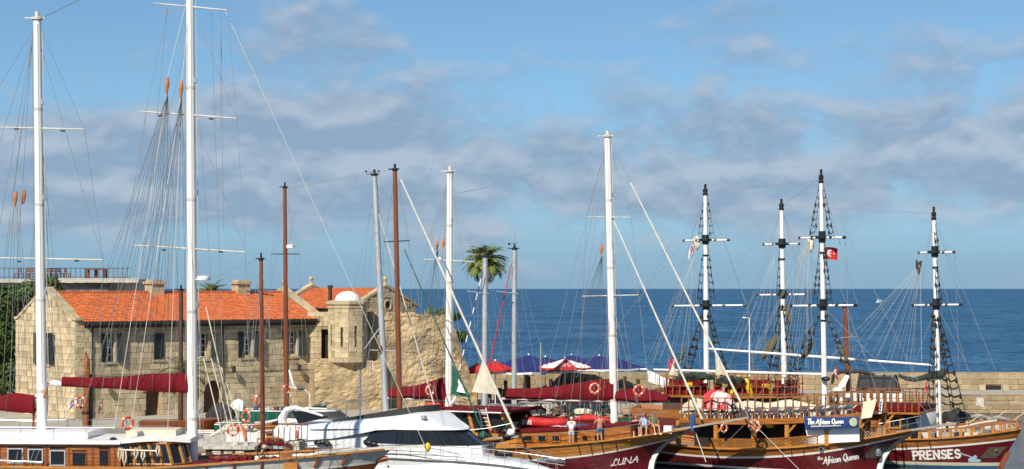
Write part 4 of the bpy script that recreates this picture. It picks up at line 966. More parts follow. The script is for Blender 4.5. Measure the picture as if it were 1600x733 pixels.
def lettering(parent, name, text, fn, h, sw, m, slant=0.0, gap=0.12, serif=0.0, width=None):
    """fn(u, v) -> 3-D point on the surface; u along, v up, in metres"""
    tot = sum(GL[c][0] + gap for c in text) - gap; kx = (width / (tot * h)) if width else 1.0
    u = 0.0; first = None
    for ch in text:
        adv, strokes = GL[ch]; mb = MB(); segs = []
        for st in strokes:
            for (a, b_) in zip(st, st[1:]): segs.append((a, b_, sw))
            if serif and ch in 'PREN':
                for e in (st[0], st[-1]):
                    if e[0] < 0.05 or ch == 'N': segs.append(((e[0] - serif, e[1]), (e[0] + serif, e[1]), sw * .7))
        for (a, b_, w) in segs:
            A = Vector(((u + a[0]) * h * kx + a[1] * h * slant, a[1] * h)); B_ = Vector(((u + b_[0]) * h * kx + b_[1] * h * slant, b_[1] * h)); d = B_ - A
            if d.length < 1e-5: continue
            d.normalize(); n = Vector((-d.y, d.x)) * w / 2; A = A - d * w * .3; B_ = B_ + d * w * .3
            mb.add([fn(*p) for p in (A - n, B_ - n, B_ + n, A + n)], [(0, 1, 2, 3)])
        if mb.v:
            o = mb.build('letter', m, parent)
        u += adv + gap
def on_hull(b, p0, p1, off=0.02):
    """lettering frame on the near hull side from pixel p0 to pixel p1 (base line)"""
    a, c = b.near(*p0), b.near(*p1); L_ = c.x - a.x; sl = (c.z - a.z) / L_
    def fn(u, v):
        x = a.x + u; z = a.z + u * sl + v; p = b.H(b.tx(x, z), z, -1, off); return p
    return fn, L_
# ------------------------------------------------------------------ small things
def lifebuoy(label, px, py, D, hpx, wr=0.85, m=None, turn=0.0, back=0.0):
    p = W(px, py, D); Rr = hpx / F * D / 2; r = Rr * 0.2
    t = thing('lifebuoy', label, 'lifebuoy', loc=p, rz=math.acos(min(1, wr)) * (1 if turn >= 0 else -1), group='lifebuoys on the boats')
    MB().torus((0, 0, 0), Rr - r, r, (0, 1, 0), 28, 10).build('ring', m or M_orange, t, True)
    for k in range(4):
        a = math.pi / 4 + k * math.pi / 2; mb = MB(); pts = []
        mb.tube([((Rr - r) * math.cos(a + e), 0, (Rr - r) * math.sin(a + e)) for e in (-.12, 0, .12)], r * 1.06, 10, False); mb.build('reflective_band', M_letter, t, True)
    rp = MB(); pts = [((Rr + 0.02 - 0.05 * abs(math.sin(2 * a))) * math.cos(a), -r * .5, (Rr + 0.02 - 0.05 * abs(math.sin(2 * a))) * math.sin(a)) for a in [i * math.pi / 12 for i in range(25)]]
    rp.tube(pts, 0.012, 4); rp.build('grab_rope', M_ropel, t)
    MB().bar((0, r, -Rr * .2), (0, r + back + 0.05, Rr * .9), 0.04, 0.04).build('bracket', M_steel, t)
def flag(label, px, py, w, h, D, kind, droop=0.35, rz=0.3, sx=1):
    p = W(px, py, D); ww, hh = w / F * D, h / F * D; n = 12
    t = thing('flag', label, 'flag', loc=p, rz=rz, group='flags on the boats')
    def S(u, v): return Vector((sx * u * ww * (1 - droop * .35), 0.10 * ww * math.sin(6 * u + v) * u, (v - 1) * hh - droop * hh * u * u * 1.1 + 0.0))
    base = M_red if kind == 'red' else M_letter
    MB().grid([[S(i / n, j / 8) for j in range(9)] for i in range(n + 1)]).build('cloth', base, t, True)
    def patch(nm, pts, m, o):
        mb = MB(); P_ = [S(u, v) + Vector((0, o, 0)) for u, v in pts]; c = sum(P_, Vector()) / len(P_); k = len(P_); mb.add(P_ + [c], [(i, (i + 1) % k, k) for i in range(k)]); mb.build(nm, m, t)
    asp = hh / ww; mC = M_letter if kind == 'red' else M_red
    def circ(u, v, r): return [(u + r * math.cos(a * .4488) * asp, v + r * math.sin(a * .4488)) for a in range(14)]
    cu, cv = (0.40, 0.5)
    for o in (-0.012, 0.012):
        s_ = 1 if o > 0 else -1
        patch('crescent', circ(cu, cv, .27), mC, o); patch('crescent_cut', circ(cu + .09 * asp, cv, .215), base, o * 1.6)
        patch('star', [(cu + .3 * asp + (.12 if k % 2 == 0 else .05) * math.cos(k * math.pi / 5) * asp, cv + (.12 if k % 2 == 0 else .05) * math.sin(k * math.pi / 5)) for k in range(10)], mC, o)
        if kind != 'red':
            for v in (0.12, 0.78):
                mb = MB(); mb.grid([[S(i / 10, v + d) + Vector((0, o, 0)) for d in (0, .1)] for i in range(11)]); mb.build('stripe', M_red, t)
    line(t, 'halyard', (0, 0, -hh * 1.6), (0, 0, hh * .5), 0.012, M_roped)
# ================================================================== near gulet on the left (white masts, white cabin roof)
A = Boat('gulet', 'large varnished gulet with two tall white masts and long white cabin roof', 'sailing boat', -15.33, 92.0, -3)
A.hullform(A.P(-190, 700).x, A.P(612, 700).x, 5.6, [(320, 727), (430, 719), (540, 709), (590, 704)], tm=0.5)
zb = lambda x: A.zs(x) - 0.55
A.band('hull', lambda x: -0.5, lambda x: zb(x) - 0.12, M_varnd); A.band('sheer_stripe', lambda x: zb(x) - 0.12, zb, M_white, 0.012); A.band('bulwark', zb, A.zs, M_dirtyw)
for k_ in range(26):
    t_ = 0.3 + 0.026 * k_; x_ = A.x0 + (A.x1 - A.x0) * t_
    if k_ % 2 == 0: MB().bar(A.H(t_, zb(x_), -1, .03), A.H(t_, A.zs(x_), -1, .03), .06, .12).build('bulwark_post', M_varnd, A.root)
A.strip('cap_rail', lambda x: A.zs(x) + 0.03, 0.22, 0.09, M_varn2); A.deck(lambda x: A.zs(x) - 0.5, M_teak); A.stem(M_dwood)
bs, tipA = A.bowsprit((664, 697), M_dirtyw, 0.9, 0.12, 3.6)
MB().tube([A.P(505, 731), A.P(570, 722), A.P(606, 716)], [0.2, 0.2, 0.13], 10).build('bowsprit_spar', M_varnd, A.root, True)
# white cabin roof with raised centre and steel rail
RZA = 3.86; xa0, xa1 = A.P(-180, 690, -2.2).x, A.P(188, 690, -2.2).x; xa2 = A.P(292, 684, -2.2).x
roofz = lambda x: RZA + 0.0 * x
A.slab('cabin_roof', (xa0, xa1), lambda x: RZA, 2.25, 0.16, M_white); A.slab('wheelhouse_roof', (xa1 + .004, xa2), lambda x: RZA + 0.05 + 0.10 * math.sin(math.pi * (x - xa1) / (xa2 - xa1)), lambda x: 2.2 - 0.75 * ((x - xa1) / (xa2 - xa1)) ** 2, 0.18, M_white)
A.slab('roof_box', (A.P(-100, 670).x, A.P(150, 670).x), lambda x: RZA + 0.32, 1.5, 0.3, M_white); A.slab('roof_cushion', (A.P(205, 670).x, A.P(282, 670).x), lambda x: RZA + 0.42, 1.0, 0.34, M_cloth)
MB().b2(xa0 + .1, xa1 - .02, -1.98, 1.98, 1.2, RZA - 0.165).build('cabin_trunk', M_dwood, A.root)
cw = A.root.children[-1]; ya = -2.0
def awin(a, b_, t, bo, steel):
    p, q = A.P(a, t, ya), A.P(b_, bo, ya); f = MB(); x0, x1, z0, z1 = p.x, q.x, q.z, p.z
    o = MB().b2(x0, x1, ya - 0.03, ya + 0.01, z0, z1).build('window', M_glass, cw); e = 0.06
    for (c, d, g, h) in ((x0 - e, x0, z0 - e, z1 + e), (x1, x1 + e, z0 - e, z1 + e), (x0, x1, z1, z1 + e), (x0, x1, z0 - e, z0)): f.b2(c, d, ya - 0.08, ya + 0.0, g, h)
    f.build('window_frame', M_alu if steel else M_varnd, o); return (x0 - e, x1 + e, z0 - e, z1 + e)
W_ = [awin(14, 35, 702, 722, 1), awin(46, 66, 703, 722, 1), awin(80, 101, 705, 726, 1), awin(115, 134, 708, 727, 0), awin(157, 170, 704, 727, 0)]
z = 1.2; k = 0
while z < RZA - 0.2:                                   # horizontal cabin planking, cut at the windows
    hh = min(0.17, RZA - 0.17 - z); us = [(xa0 + .1, xa1 - .02)]
    for (a, b_, c, d) in W_:
        if z + hh > c and z < d: us = [s2 for (p, q) in us for s2 in (((p, a), (b_, q)) if p < a and q > b_ else ((p, q),))]
    for (p, q) in us: MB().b2(p, q, -2.028, -1.981, z + 0.008, z + hh - 0.008).build('plank', M_varn, cw)
    z += hh
for px in (0, 40, 73, 108, 145, 180):
    x = A.P(px, 700, ya).x; MB().b2(x - 0.05, x + 0.05, -2.05, -2.029, 1.2, RZA - 0.17).build('cabin_batten', M_varnd, cw)
# wheelhouse with raked windows, curving round to the bow
wh = []
for i in range(9):
    f = i / 8; x = xa1 + (xa2 - 0.35 - xa1) * min(1, f * 1.25); y = -1.95 + (1.95 * max(0, (f - 0.62) / 0.38) ** 1.2 if f > .62 else 0)
    wh.append((x, y))
wm = MB(); G0 = [Vector((x + 0.28, y * 1.02, 1.4)) for x, y in wh]; G1 = [Vector((x + 0.22, y * 1.02, 2.75)) for x, y in wh]; G2 = [Vector((x - 0.08, y * 0.94, RZA - 0.1)) for x, y in wh]
both = lambda g: g + [Vector((p.x, -p.y, p.z)) for p in g[::-1][1:]]
wbase = MB().grid([both(G0), both(G1)]).build('wheelhouse_base', M_dirtyw, A.root)
wgl = MB().grid([both(G1), both(G2)]).build('wheelhouse_glass', M_glass, A.root)
for i in range(9):
    for sg in (1, -1):
        if i == 8 and sg < 0: continue
        p, q = G1[i].copy(), G2[i].copy(); p.y *= sg; q.y *= sg; o_ = Vector((0.02, -0.03 * sg, 0)); MB().bar(p + o_, q + o_, 0.13, 0.1).build('window_post', M_varn2, wgl)
wr_ = MB(); wr_.tube([p + Vector((0.02, -.03, 0)) for p in G1], 0.06, 6); wr_.tube([p + Vector((0.02, -.03, -.04)) for p in G2], 0.06, 6); wr_.build('window_rail', M_varn, wgl)
A.rail([(xa0 + .3, -2.15, RZA), (xa1 - .3, -2.15, RZA)], 0.62, M_steel, step=1.55, mids=(0.5,), post=0.014, top=0.015)
A.rail([(xa0 + .3, 2.15, RZA), (xa1 + .8, 2.1, RZA + .1), (xa2 - 1.6, 1.6, RZA + .1)], 0.62, M_steel, step=1.2, mids=(0.5,), post=0.014, top=0.015)
# fore deck: maroon cushions, hatch, boom gallows
for (a, b_, t, y0, y1) in ((300, 400, 722, -1.7, -.2), (405, 465, 716, -1.3, 0.9), (330, 395, 712, 0.4, 1.7)):
    p, q = A.P(a, t, (y0 + y1) / 2), A.P(b_, t, (y0 + y1) / 2); z = p.z; mb = MB(); n = 10
    mb.grid([[Vector((p.x + (q.x - p.x) * i / n, y, z - (0.14 if y in (y0, y1) else 0) + 0.05 * math.sin(i * 2.3 + y))) for y in (y0, y0 + .2, (y0 + y1) / 2, y1 - .2, y1)] for i in range(n + 1)]); mb.b2(p.x + .03, q.x - .03, y0 + .03, y1 - .03, z - 0.6, z - 0.16); mb.build('deck_cushion', M_maroon, A.root)
for px, m_ in ((357, M_dirtyw), (420, M_dirtyw), (455, M_varn2)):
    p = A.P(px, 726, -1.9); MB().b2(p.x - .35, p.x + .3, -2.0, -1.5, p.z - .3, p.z + .1).build('deck_box', m_, A.root)
MB().tube([A.P(186, 703, -2.4), A.P(245, 705, -2.4)], 0.06, 8).build('boat_hook_pole', M_varnd, A.root)
for (x, y, l) in ((188, 700, 20), (195, 703, 26), (213, 700, 18), (224, 706, 14), (247, 697, 16)):
    p = A.P(x, y, -2.45); mb = MB(); mb.tube([p + Vector((-.05, 0, .02)), p - Vector((0.09, .02, A.pxw(l) * .5)), p - Vector((0.03, 0, A.pxw(l))), p - Vector((-.07, 0.02, A.pxw(l) * .5)), p + Vector((.05, 0, .02))], [.03, .045, .04, .045, .03], 6); mb.build('rope_coil', M_cloth, A.root)
ld = MB(); p0, p1 = A.P(30, 703, -2.75), A.P(5, 733, -2.75); q0, q1 = A.P(38, 703, -2.75), A.P(13, 733, -2.75)
for a, b_ in ((A.P(28, 706, -2.7), A.P(22, 738, -2.7)), (A.P(36, 706, -2.7), A.P(30, 738, -2.7)), (A.P(54, 703, -2.7), A.P(46, 724, -2.7)), (A.P(62, 703, -2.7), A.P(53, 724, -2.7)), (A.P(8, 705, -2.7), A.P(-3, 735, -2.7))): MB().tube([a, b_], 0.025, 6).build('side_rail_post', M_steel, A.root)
MB().tube([A.P(-20, 719, -2.7), A.P(66, 722, -2.7)], 0.028, 6).build('side_rail', M_steel, A.root)
# masts and rig
m1 = A.mast((58, 28), (66, 676), 12, 16, M_white); m2 = A.mast((297, -30), (301, 730), 12.5, 17, M_white)
for (a, b_, y) in ((-8, 132, 201), (-10, 160, 405)): A.spar((a, y - 2), (b_, y + 1), 0.04, M_dirtyw, 'spreader', (0.6, -0.6))
for (a, b_, y) in ((240, 355, 11), (218, 370, 180), (207, 383, 389)): A.spar((a, y - 6), (b_, y + 5), 0.04, M_dirtyw, 'spreader', (0.6, -0.6))
for (x, y) in ((26, 199), (98, 202), (30, 406), (120, 405), (330, 183), (250, 178), (256, 388), (345, 391)):
    p = A.P(x, y + 1, 0.3 if x in (26, 30, 250, 256) else -0.3); MB().b2(p.x - .1, p.x + .1, p.y - .05, p.y + .05, p.z - .09, p.z - .02).build('deck_lamp', M_black, A.root)
A.cover([(97, 589, 604), (140, 590, 606), (190, 590, 608), (215, 586, 610), (240, 584, 611), (294, 583, 614)], hw=0.34, yl=0.0)
A.spar((79, 598), (97, 600), 0.14, M_white, 'boom_end'); A.cover([(-70, 624, 641), (0, 619, 642), (24, 614, 644), (54, 618, 646)], hw=0.34)
A.spar((-80, 652), (58, 659), 0.05, M_varnd, 'awning_pole'); A.spar((54, 619), (62, 620), 0.12, M_varnd, 'boom_jaw')
A.ln((53, 646), (52, 670), 0.07, M_varnd, name='boom_prop')
A.mast((72, 608), (69, 622), 4, 5, M_varn2, yl=-0.4, cap=False, name='cleat_board')
sh = [(58, 33, 132, 202), (132, 202, 161, 405), (161, 405, 150, 668), (60, 60, 160, 405), (62, 205, 72, 660), (64, 205, 92, 668), (64, 205, 108, 668), (66, 405, 104, 668), (56, 40, -10, 150), (56, 40, -12, 260), (54, 42, 5, 420), (52, 48, 22, 300), (53, 48, -14, 430), (50, 60, 12, 640), (22, 320, -12, 560), (22, 320, 4, 600), (24, 320, 16, 615), (26, 320, 30, 615), (27, 320, 44, 616), (30, 320, 52, 616), (60, 300, 30, 616), (60, 310, 18, 616)]
A.lns(sh, 0.012, M_wire, (0, 0.6)); A.block(25, 311, 24); A.block(38, 308, 22, 0.4)
A.ln((58, 32), (128, -2), 0.014, M_roped); A.lns([(262, 10, 228, 175), (228, 175, 150, 668), (228, 175, 208, 388), (208, 388, 120, 668), (262, 10, 200, 640), (300, 40, 208, 388), (355, 14, 370, 186), (370, 186, 383, 390), (383, 390, 392, 690), (305, 20, 370, 186), (304, 190, 383, 390), (330, 20, 352, 690), (300, 110, 318, 690), (312, 190, 348, 690), (345, 14, 349, 360), (345, 40, 345, 200)], 0.012, M_wire, (0, -0.8))
A.lns([(292, 0, 262, 120), (296, 0, 284, 130), (284, 140, 204, 672), (284, 140, 262, 672), (262, 135, 178, 672)], 0.016, M_ropel, (0, -0.6), 'halyard')
A.block(262, 134, 26); A.block(284, 140, 28, -0.3)
A.fan((262, 146), 110, 592, 280, 590, 15); A.fan((284, 152), 180, 592, 296, 588, 13, yl=-0.2)
A.ln((350, 12), (664, 697), 0.014, M_ropel, name='forestay'); A.lns([(318, 560, 352, 700), (322, 480, 372, 700), (330, 560, 366, 700), (346, 574, 384, 694)], 0.03, M_cloth, (0, -1.0), 'halyard')
lifebuoy('orange lifebuoy on the white cabin roof rail of the near gulet', 199, 661, 90.2, 23, 0.78)
lifebuoy('orange lifebuoy hung high on the wooden post before the gable', 126, 628, 98.0, 21, 0.85, turn=-1)
dl = MB(); dl.lathe([(0.16, 0), (0.18, .05), (0.18, .22), (0.1, .3)], (0, 0, 0), 10); o = dl.build('deck_light', M_black, A.root, True); o.location = A.P(177, 690, -1.7) - Vector((0, 0, .1))
rd = A.P(318, 435, -0.4); mb = MB(); mb.lathe([(0.05, -.1), (0.3, -.09), (0.33, 0), (0.3, .1), (0.05, .13)], rd, 14); mb.bar(rd, A.P(304, 437), 0.05, 0.05); mb.build('radar_dome', M_white, A.root, True)
ax = W(134, 650, 98.0); wp = thing('wooden_spar', 'varnished wooden spar with pointed top standing before the stone gable', 'spar', loc=(ax.x, ax.y, 0))
zt = W(136, 548, 98).z; MB().tube([(0.0, 0, -0.5), (0, 0, 3.6), (0.06, 0, zt - 1.0), (0.05, 0, zt - .45), (-0.02, 0, zt)], [0.16, 0.17, 0.17, 0.14, 0.02], 10).build('post', M_varn, wp, True); MB().tube([(0.22, 0.12, 0.5), (0.24, .12, zt - 1.2)], 0.09, 8).build('rear_stay', M_black, wp); MB().tube([(0, 0, 4.6), (0, 0, 4.75)], 0.2, 10).build('iron_band', M_iron, wp)
flag('small white flag with red stripes beside the lifebuoy by the gable', 120, 622, 22, 12, 97.5, 'white', 0.9, 0.2, -1)
flag('small drooping red flag right of the wooden spar', 160, 627, 12, 12, 98.0, 'red', 1.1, 0.2, -1)

# ================================================================== small gulet with brown mast behind it
C = Boat('small_gulet', 'small gulet with brown mast, wooden boom and maroon deck cloths', 'sailing boat', -13.3, 102.0, -6)
C.hullform(C.P(290, 700).x, C.P(500, 700).x, 3.6, [(320, 716), (400, 713), (470, 706)], tm=0.5)
C.band('hull', lambda x: -0.4, lambda x: C.zs(x) - 0.35, M_white); C.band('bulwark', lambda x: C.zs(x) - 0.35, C.zs, M_varnd); C.strip('cap_rail', lambda x: C.zs(x) + .03, 0.16, 0.08, M_varn); C.deck(lambda x: C.zs(x) - .3, M_teak)
p, q = C.P(322, 697, -1.2), C.P(395, 694, -1.2); MB().b2(p.x, q.x, -1.3, 1.3, 1.4, p.z - .16).build('deckhouse', M_dwood, C.root); C.slab('deckhouse_roof', (p.x - .1, q.x + .15), lambda x: p.z, 1.45, 0.15, M_dirtyw)
for a in (332, 350, 368): w0, w1 = C.P(a, 704, -1.31), C.P(a + 13, 712, -1.31); MB().b2(w0.x, w1.x, -1.34, -1.3, w1.z, w0.z).build('window', M_cloth, C.root)
C.mast((408, 404), (411, 692), 5.5, 8, M_varnd, capm=M_black, low=.8); C.spar((362, 695), (418, 700), 0.13, M_varnd, 'boom'); C.spar((385, 455), (428, 462), 0.03, M_black, 'spreader', (.4, -.4))
C.cover([(402, 695, 701), (420, 686, 694), (432, 689, 697), (455, 694, 699)], hw=0.2, yl=-0.5, name='rolled_awning')
mb = MB(); g = [[C.P(a, b_, y) for y in (-0.9, 0, .9)] for a, b_ in ((418, 724), (432, 714), (448, 712), (456, 716))]; mb.grid(g); mb.build('maroon_cloth', M_maroon, C.root)
mb = MB(); mb.grid([[C.P(a, b_, y) for y in (-.6, .2)] for a, b_ in ((406, 702), (412, 712), (422, 722))]); mb.build('blue_cloth', M_bluec, C.root)
C.lns([(408, 410, 372, 700), (408, 410, 384, 700), (408, 412, 446, 700), (408, 412, 352, 690), (407, 420, 404, 690), (405, 405, 330, 435), (410, 470, 470, 700)], 0.012, M_wire, (0, -.7))
C.rail([C.P(410, 708, -1.4), C.P(480, 701, -1.1)], 0.5, M_iron, step=0.55, post=0.015, top=0.02, mids=(.5,))
for (x, y) in ((366, 694), (384, 696), (397, 706), (412, 699)):
    pp = C.P(x, y, -0.9); mb = MB(); mb.tube([pp, pp - Vector((.1, 0, .25)), pp - Vector((0, 0, .5)), pp - Vector((-.1, 0, .25)), pp], [.04, .06, .05, .06, .04], 6); mb.ball((pp.x, pp.y + .1, pp.z), 0.15, 8, 5); mb.build('rope_coil', M_cloth, C.root)
for (x, y, r) in ((360, 668, .35), (388, 670, .3), (395, 672, .22)): pp = C.P(x, y, 0.5); MB().ball(pp, r, 8, 6, (1.3, 1, .6)).build('sail_bag', M_cloth, C.root, True)
pp = C.P(355, 674, .3); mb = MB(); mb.tube([C.P(328, 682, .3), C.P(350, 671, .3), C.P(395, 668, .3)], [.08, .16, .1], 8); mb.build('rolled_sail', M_cloth, C.root, True)
lifebuoy('bright orange lifebuoy next to the short brown mast', 385, 651, 101.5, 22, 0.75, turn=-1)
lifebuoy('tilted orange lifebuoy among the pale ropes left of the brown mast', 364, 672, 101.0, 20, 0.95)
mb = MB(); mb.tube([C.P(374, 664), C.P(382, 676), C.P(384, 690)], [.12, .13, .1], 8); mb.build('orange_float', M_orange2, C.root, True)

# ================================================================== white motor yacht
Y_ = Boat('motor_yacht', 'sleek white motor yacht with dark wraparound windows', 'motor yacht', -5.55, 107.0, -36.7)
Y_.hullform(-9.6, 10.3, 4.9, [(560, 722), (700, 716), (800, 720), (868, 733)], stern=0.9, tm=0.35, rake=1.7, rk=1.0, pw=2.0, q=0.9)
Y_.zs = lambda x: 1.78 - 0.012 * max(0, x - 4) ** 2
Y_.band('hull', lambda x: -0.4, Y_.zs, M_gel); Y_.strip('rub_rail', lambda x: Y_.zs(x) - 0.05, 0.08, 0.08, M_steel, 0.02)
def loft(st, name, m, parent=None, pw=3.0, n=20):
    """st: (x, z0, z1, half width, roundness)"""
    G = []
    for (x, z0, z1, w, nd) in st:
        row = []
        for k in range(n + 1):
            a = math.pi * k / n; c, s_ = math.cos(a), math.sin(a); row.append(Vector((x + nd * 0, -w * math.copysign(abs(c) ** (2 / pw), c), z0 + (z1 - z0) * abs(s_) ** (2 / pw))))
        G.append(row)
    mb = MB(); mb.grid(G); mb.add(G[0], [tuple(range(n + 1))]); mb.add(G[-1], [tuple(range(n + 1))]); return mb.build(name, m, parent or Y_.root, True)
zd = Y_.zs
loft([(-9.4, 1.0, zd(-9) + .15, 2.15, 0), (-4, 1.0, zd(-4) + .18, 2.3, 0), (0, 1.0, zd(0) + .22, 2.25, 0), (4, 1.0, zd(4) + .3, 1.95, 0), (7, 1.0, zd(7) + .22, 1.2, 0), (9, 1.0, zd(9) + .1, 0.5, 0), (9.9, 1.0, zd(9.9), 0.12, 0)], 'foredeck', M_gel, pw=3.4)

# clutter on the two near decks
rnd = random.Random(21)
for k in range(16):
    px = rnd.uniform(325, 470); yl = rnd.uniform(-1.0, 1.2); p = C.P(px, 700, yl); z_ = C.zs(p.x) - .25; m_ = rnd.choice([M_varnd, M_dirtyw, M_cloth, M_greyw, M_bluec, M_maroon, M_varn, M_blackc]); h = rnd.uniform(.25, .8)
    MB().box((p.x, yl, z_ + h / 2), (rnd.uniform(.3, .9), rnd.uniform(.2, .5), h), Matrix.Rotation(rnd.uniform(-.4, .4), 3, 'Z')).build('deck_locker', m_, C.root)
for k in range(7):
    px = 425 + 9 * k; p = C.P(px, 700, 1.2); line(C.root, 'awning_post', (p.x, 1.2, C.zs(p.x) - .2), (p.x + .05, 1.2, C.zs(p.x) + 1.25), .03, M_varn if k % 2 else M_steel)
MB().bar(C.P(420, 662, 1.2), C.P(482, 664, 1.2), .12, .08).build('awning_rail', M_varn, C.root)
for k in range(12):
    px = rnd.uniform(310, 540); yl = rnd.uniform(-1.6, 1.6); p = A.P(px, 715, yl); 
    if abs(yl) > A.bt((p.x - A.x0) / (A.x1 - A.x0)) - .5: continue
    h = rnd.uniform(.3, .62); MB().box((p.x, yl, A.zs(p.x) - .5 + h / 2), (rnd.uniform(.3, .8), rnd.uniform(.2, .5), h), Matrix.Rotation(rnd.uniform(-.5, .5), 3, 'Z')).build('deck_locker', rnd.choice([M_dirtyw, M_varn, M_greyw, M_blackc, M_varnd]), A.root)
A.rail([A.P(330, 726, -2.3), A.P(440, 718, -2.2), A.P(520, 712, -1.7)], .55, M_iron, step=.8, post=.014, top=.016, mids=(.5,))
for k in range(5): A.ln((395 + 26 * k, 727 - 4 * k), (470 + 30 * k, 690 + 2 * k), .012, M_roped, (-2.0, .5), 'lifeline')
rb = [(-1.9, -2.05), (0, -2.12), (1.6, -2.02), (3.2, -1.6), (4.4, -.9), (4.85, 0)]; rt = [(-0.9, -1.95), (0.2, -1.95), (1.4, -1.82), (2.5, -1.42), (3.2, -.8), (3.5, 0)]
mir = lambda o, z: [Vector((x, y, z)) for x, y in o] + [Vector((x, -y, z)) for x, y in o[::-1][1:]]
def smooth_outline(o, n=6):
    out = []
    for i in range(len(o) - 1):
        p0 = o[max(i - 1, 0)]; p1 = o[i]; p2 = o[i + 1]; p3 = o[min(i + 2, len(o) - 1)]
        for k in range(n):
            t = k / n; out.append(tuple(0.5 * (2 * p1[c] + (p2[c] - p0[c]) * t + (2 * p0[c] - 5 * p1[c] + 4 * p2[c] - p3[c]) * t * t + (3 * p1[c] - p0[c] - 3 * p2[c] + p3[c]) * t ** 3) for c in (0, 1)))
    return out + [o[-1]]
rb, rt = smooth_outline(rb), smooth_outline(rt); rb2 = [(x * 1.02 + .1, y * 1.02) for x, y in rb]
MB().grid([mir(rb2, 1.75), mir(rb, 2.5)]).build('deckhouse_base', M_gel, Y_.root, True)
gl = MB().grid([mir(rb, 2.5), mir(rt, 3.32)]).build('wraparound_window', M_glass, Y_.root, True)
for i in (8, 14, 19, 25):
    for sg in (1, -1): MB().bar((rb[i][0] + .02, sg * (rb[i][1] - .02), 2.5), (rt[i][0] + .02, sg * (rt[i][1] - .02), 3.32), 0.05, 0.05).build('mullion', M_black, gl)
loft([(-7.6, 1.7, 2.9, 2.0, 0), (-4, 1.7, 3.0, 2.08, 0), (-1.6, 1.7, 3.2, 2.0, 0)], 'aft_deckhouse', M_gel, pw=5)
MB().grid([[Vector((-7.58, y, 1.75)) for y in (-1.6, 1.6)], [Vector((-7.6, y, 2.75)) for y in (-1.6, 1.6)]]).build('aft_door_glass', M_glass, Y_.root).location = (-.05, 0, 0)
loft([(-8.8, 2.5, 3.2, 1.9, 0), (-7.5, 2.35, 3.3, 2.1, 0), (-6, 2.4, 3.42, 2.15, 0), (-4, 2.6, 3.64, 2.18, 0), (-2, 2.95, 3.88, 2.2, 0), (-.8, 3.2, 4.0, 2.17, 0), (0.4, 3.28, 4.14, 2.08, 0), (1.2, 3.29, 4.24, 1.95, 0), (1.6, 3.3, 4.22, 1.86, 0), (1.9, 3.3, 4.02, 1.78, 0), (2.3, 3.3, 3.8, 1.62, 0), (2.8, 3.31, 3.62, 1.36, 0), (3.3, 3.31, 3.47, .98, 0), (3.65, 3.31, 3.38, .5, 0), (3.78, 3.31, 3.33, .2, 0)], 'flybridge', M_gel, pw=3.6)
o1 = smooth_outline([(-4.4, -1.75), (-2, -1.78), (-.4, -1.68), (.8, -1.4), (1.4, -.8), (1.6, 0)]); zz = lambda x: 3.56 + 0.115 * (x + 4.4)
Gb = [Vector((x, y, zz(x) - .06)) for x, y in o1] + [Vector((x, -y, zz(x) - .06)) for x, y in o1[::-1][1:]]; Gt = [Vector((p.x - .1, p.y * .97, p.z + 0.07 + 0.055 * (p.x + 4.4))) for p in Gb]
MB().grid([Gb, Gt]).build('flybridge_windscreen', M_blackc, Y_.root)
line(Y_.root, 'grab_rail', Y_.P(484, 671, -2.2), Y_.P(560, 671, -2.2), 0.03, M_steel); line(Y_.root, 'rail_post', Y_.P(563, 652, -2.1), Y_.P(561, 671, -2.2), 0.025, M_steel)
line(Y_.root, 'antenna', Y_.P(563, 578, -1.8), Y_.P(563, 656, -1.8), 0.035, M_white)
pp = Y_.P(662, 652, -1.5); MB().b2(pp.x - .14, pp.x + .14, pp.y - .1, pp.y + .1, pp.z - .09, pp.z + .09).build('navigation_lamp', M_alu, Y_.root)
rl = [Y_.H(t, zd(Y_.x0 + (Y_.x1 - Y_.x0) * t), -1, -0.12) for t in [0.42 + 0.058 * i for i in range(11)]]
Y_.rail(rl, 0.72, M_steel, step=0.95, post=0.016, top=0.02, mids=(0.55,)); Y_.rail([Vector((p.x, -p.y, p.z)) for p in rl], 0.72, M_steel, step=0.95, post=0.016, top=0.02, mids=(0.55,))
hat = MB(); hat.b2(6.0, 6.7, -.35, .35, 2.0, 2.16); hat.build('deck_hatch', M_glass, Y_.root)
an = MB(); an.lathe([(0.2, 0), (0.2, .12), (0.12, .2), (0.16, .32), (0.05, .36)], (9.0, 0, 1.82), 12); an.bar((9.0, 0, 1.95), (10.4, 0, 1.9), 0.14, 0.1); an.build('anchor_winch', M_steel, Y_.root)
for (x, y) in ((497, 692), (510, 693), (575, 692), (583, 694), (470, 690)): p = Y_.P(x, y, -2.35); MB().ball(p, 0.22, 9, 7, (1.4, .8, .8)).build('fender', M_black, Y_.root, True)
p = A.P(667, 698); mb = MB(); mb.ball((p.x + .05, p.y, p.z - .02), 0.17, 10, 8, (.8, .8, 1.3)); o = mb.build('bow_buoy', M_yellow, A.root, True)
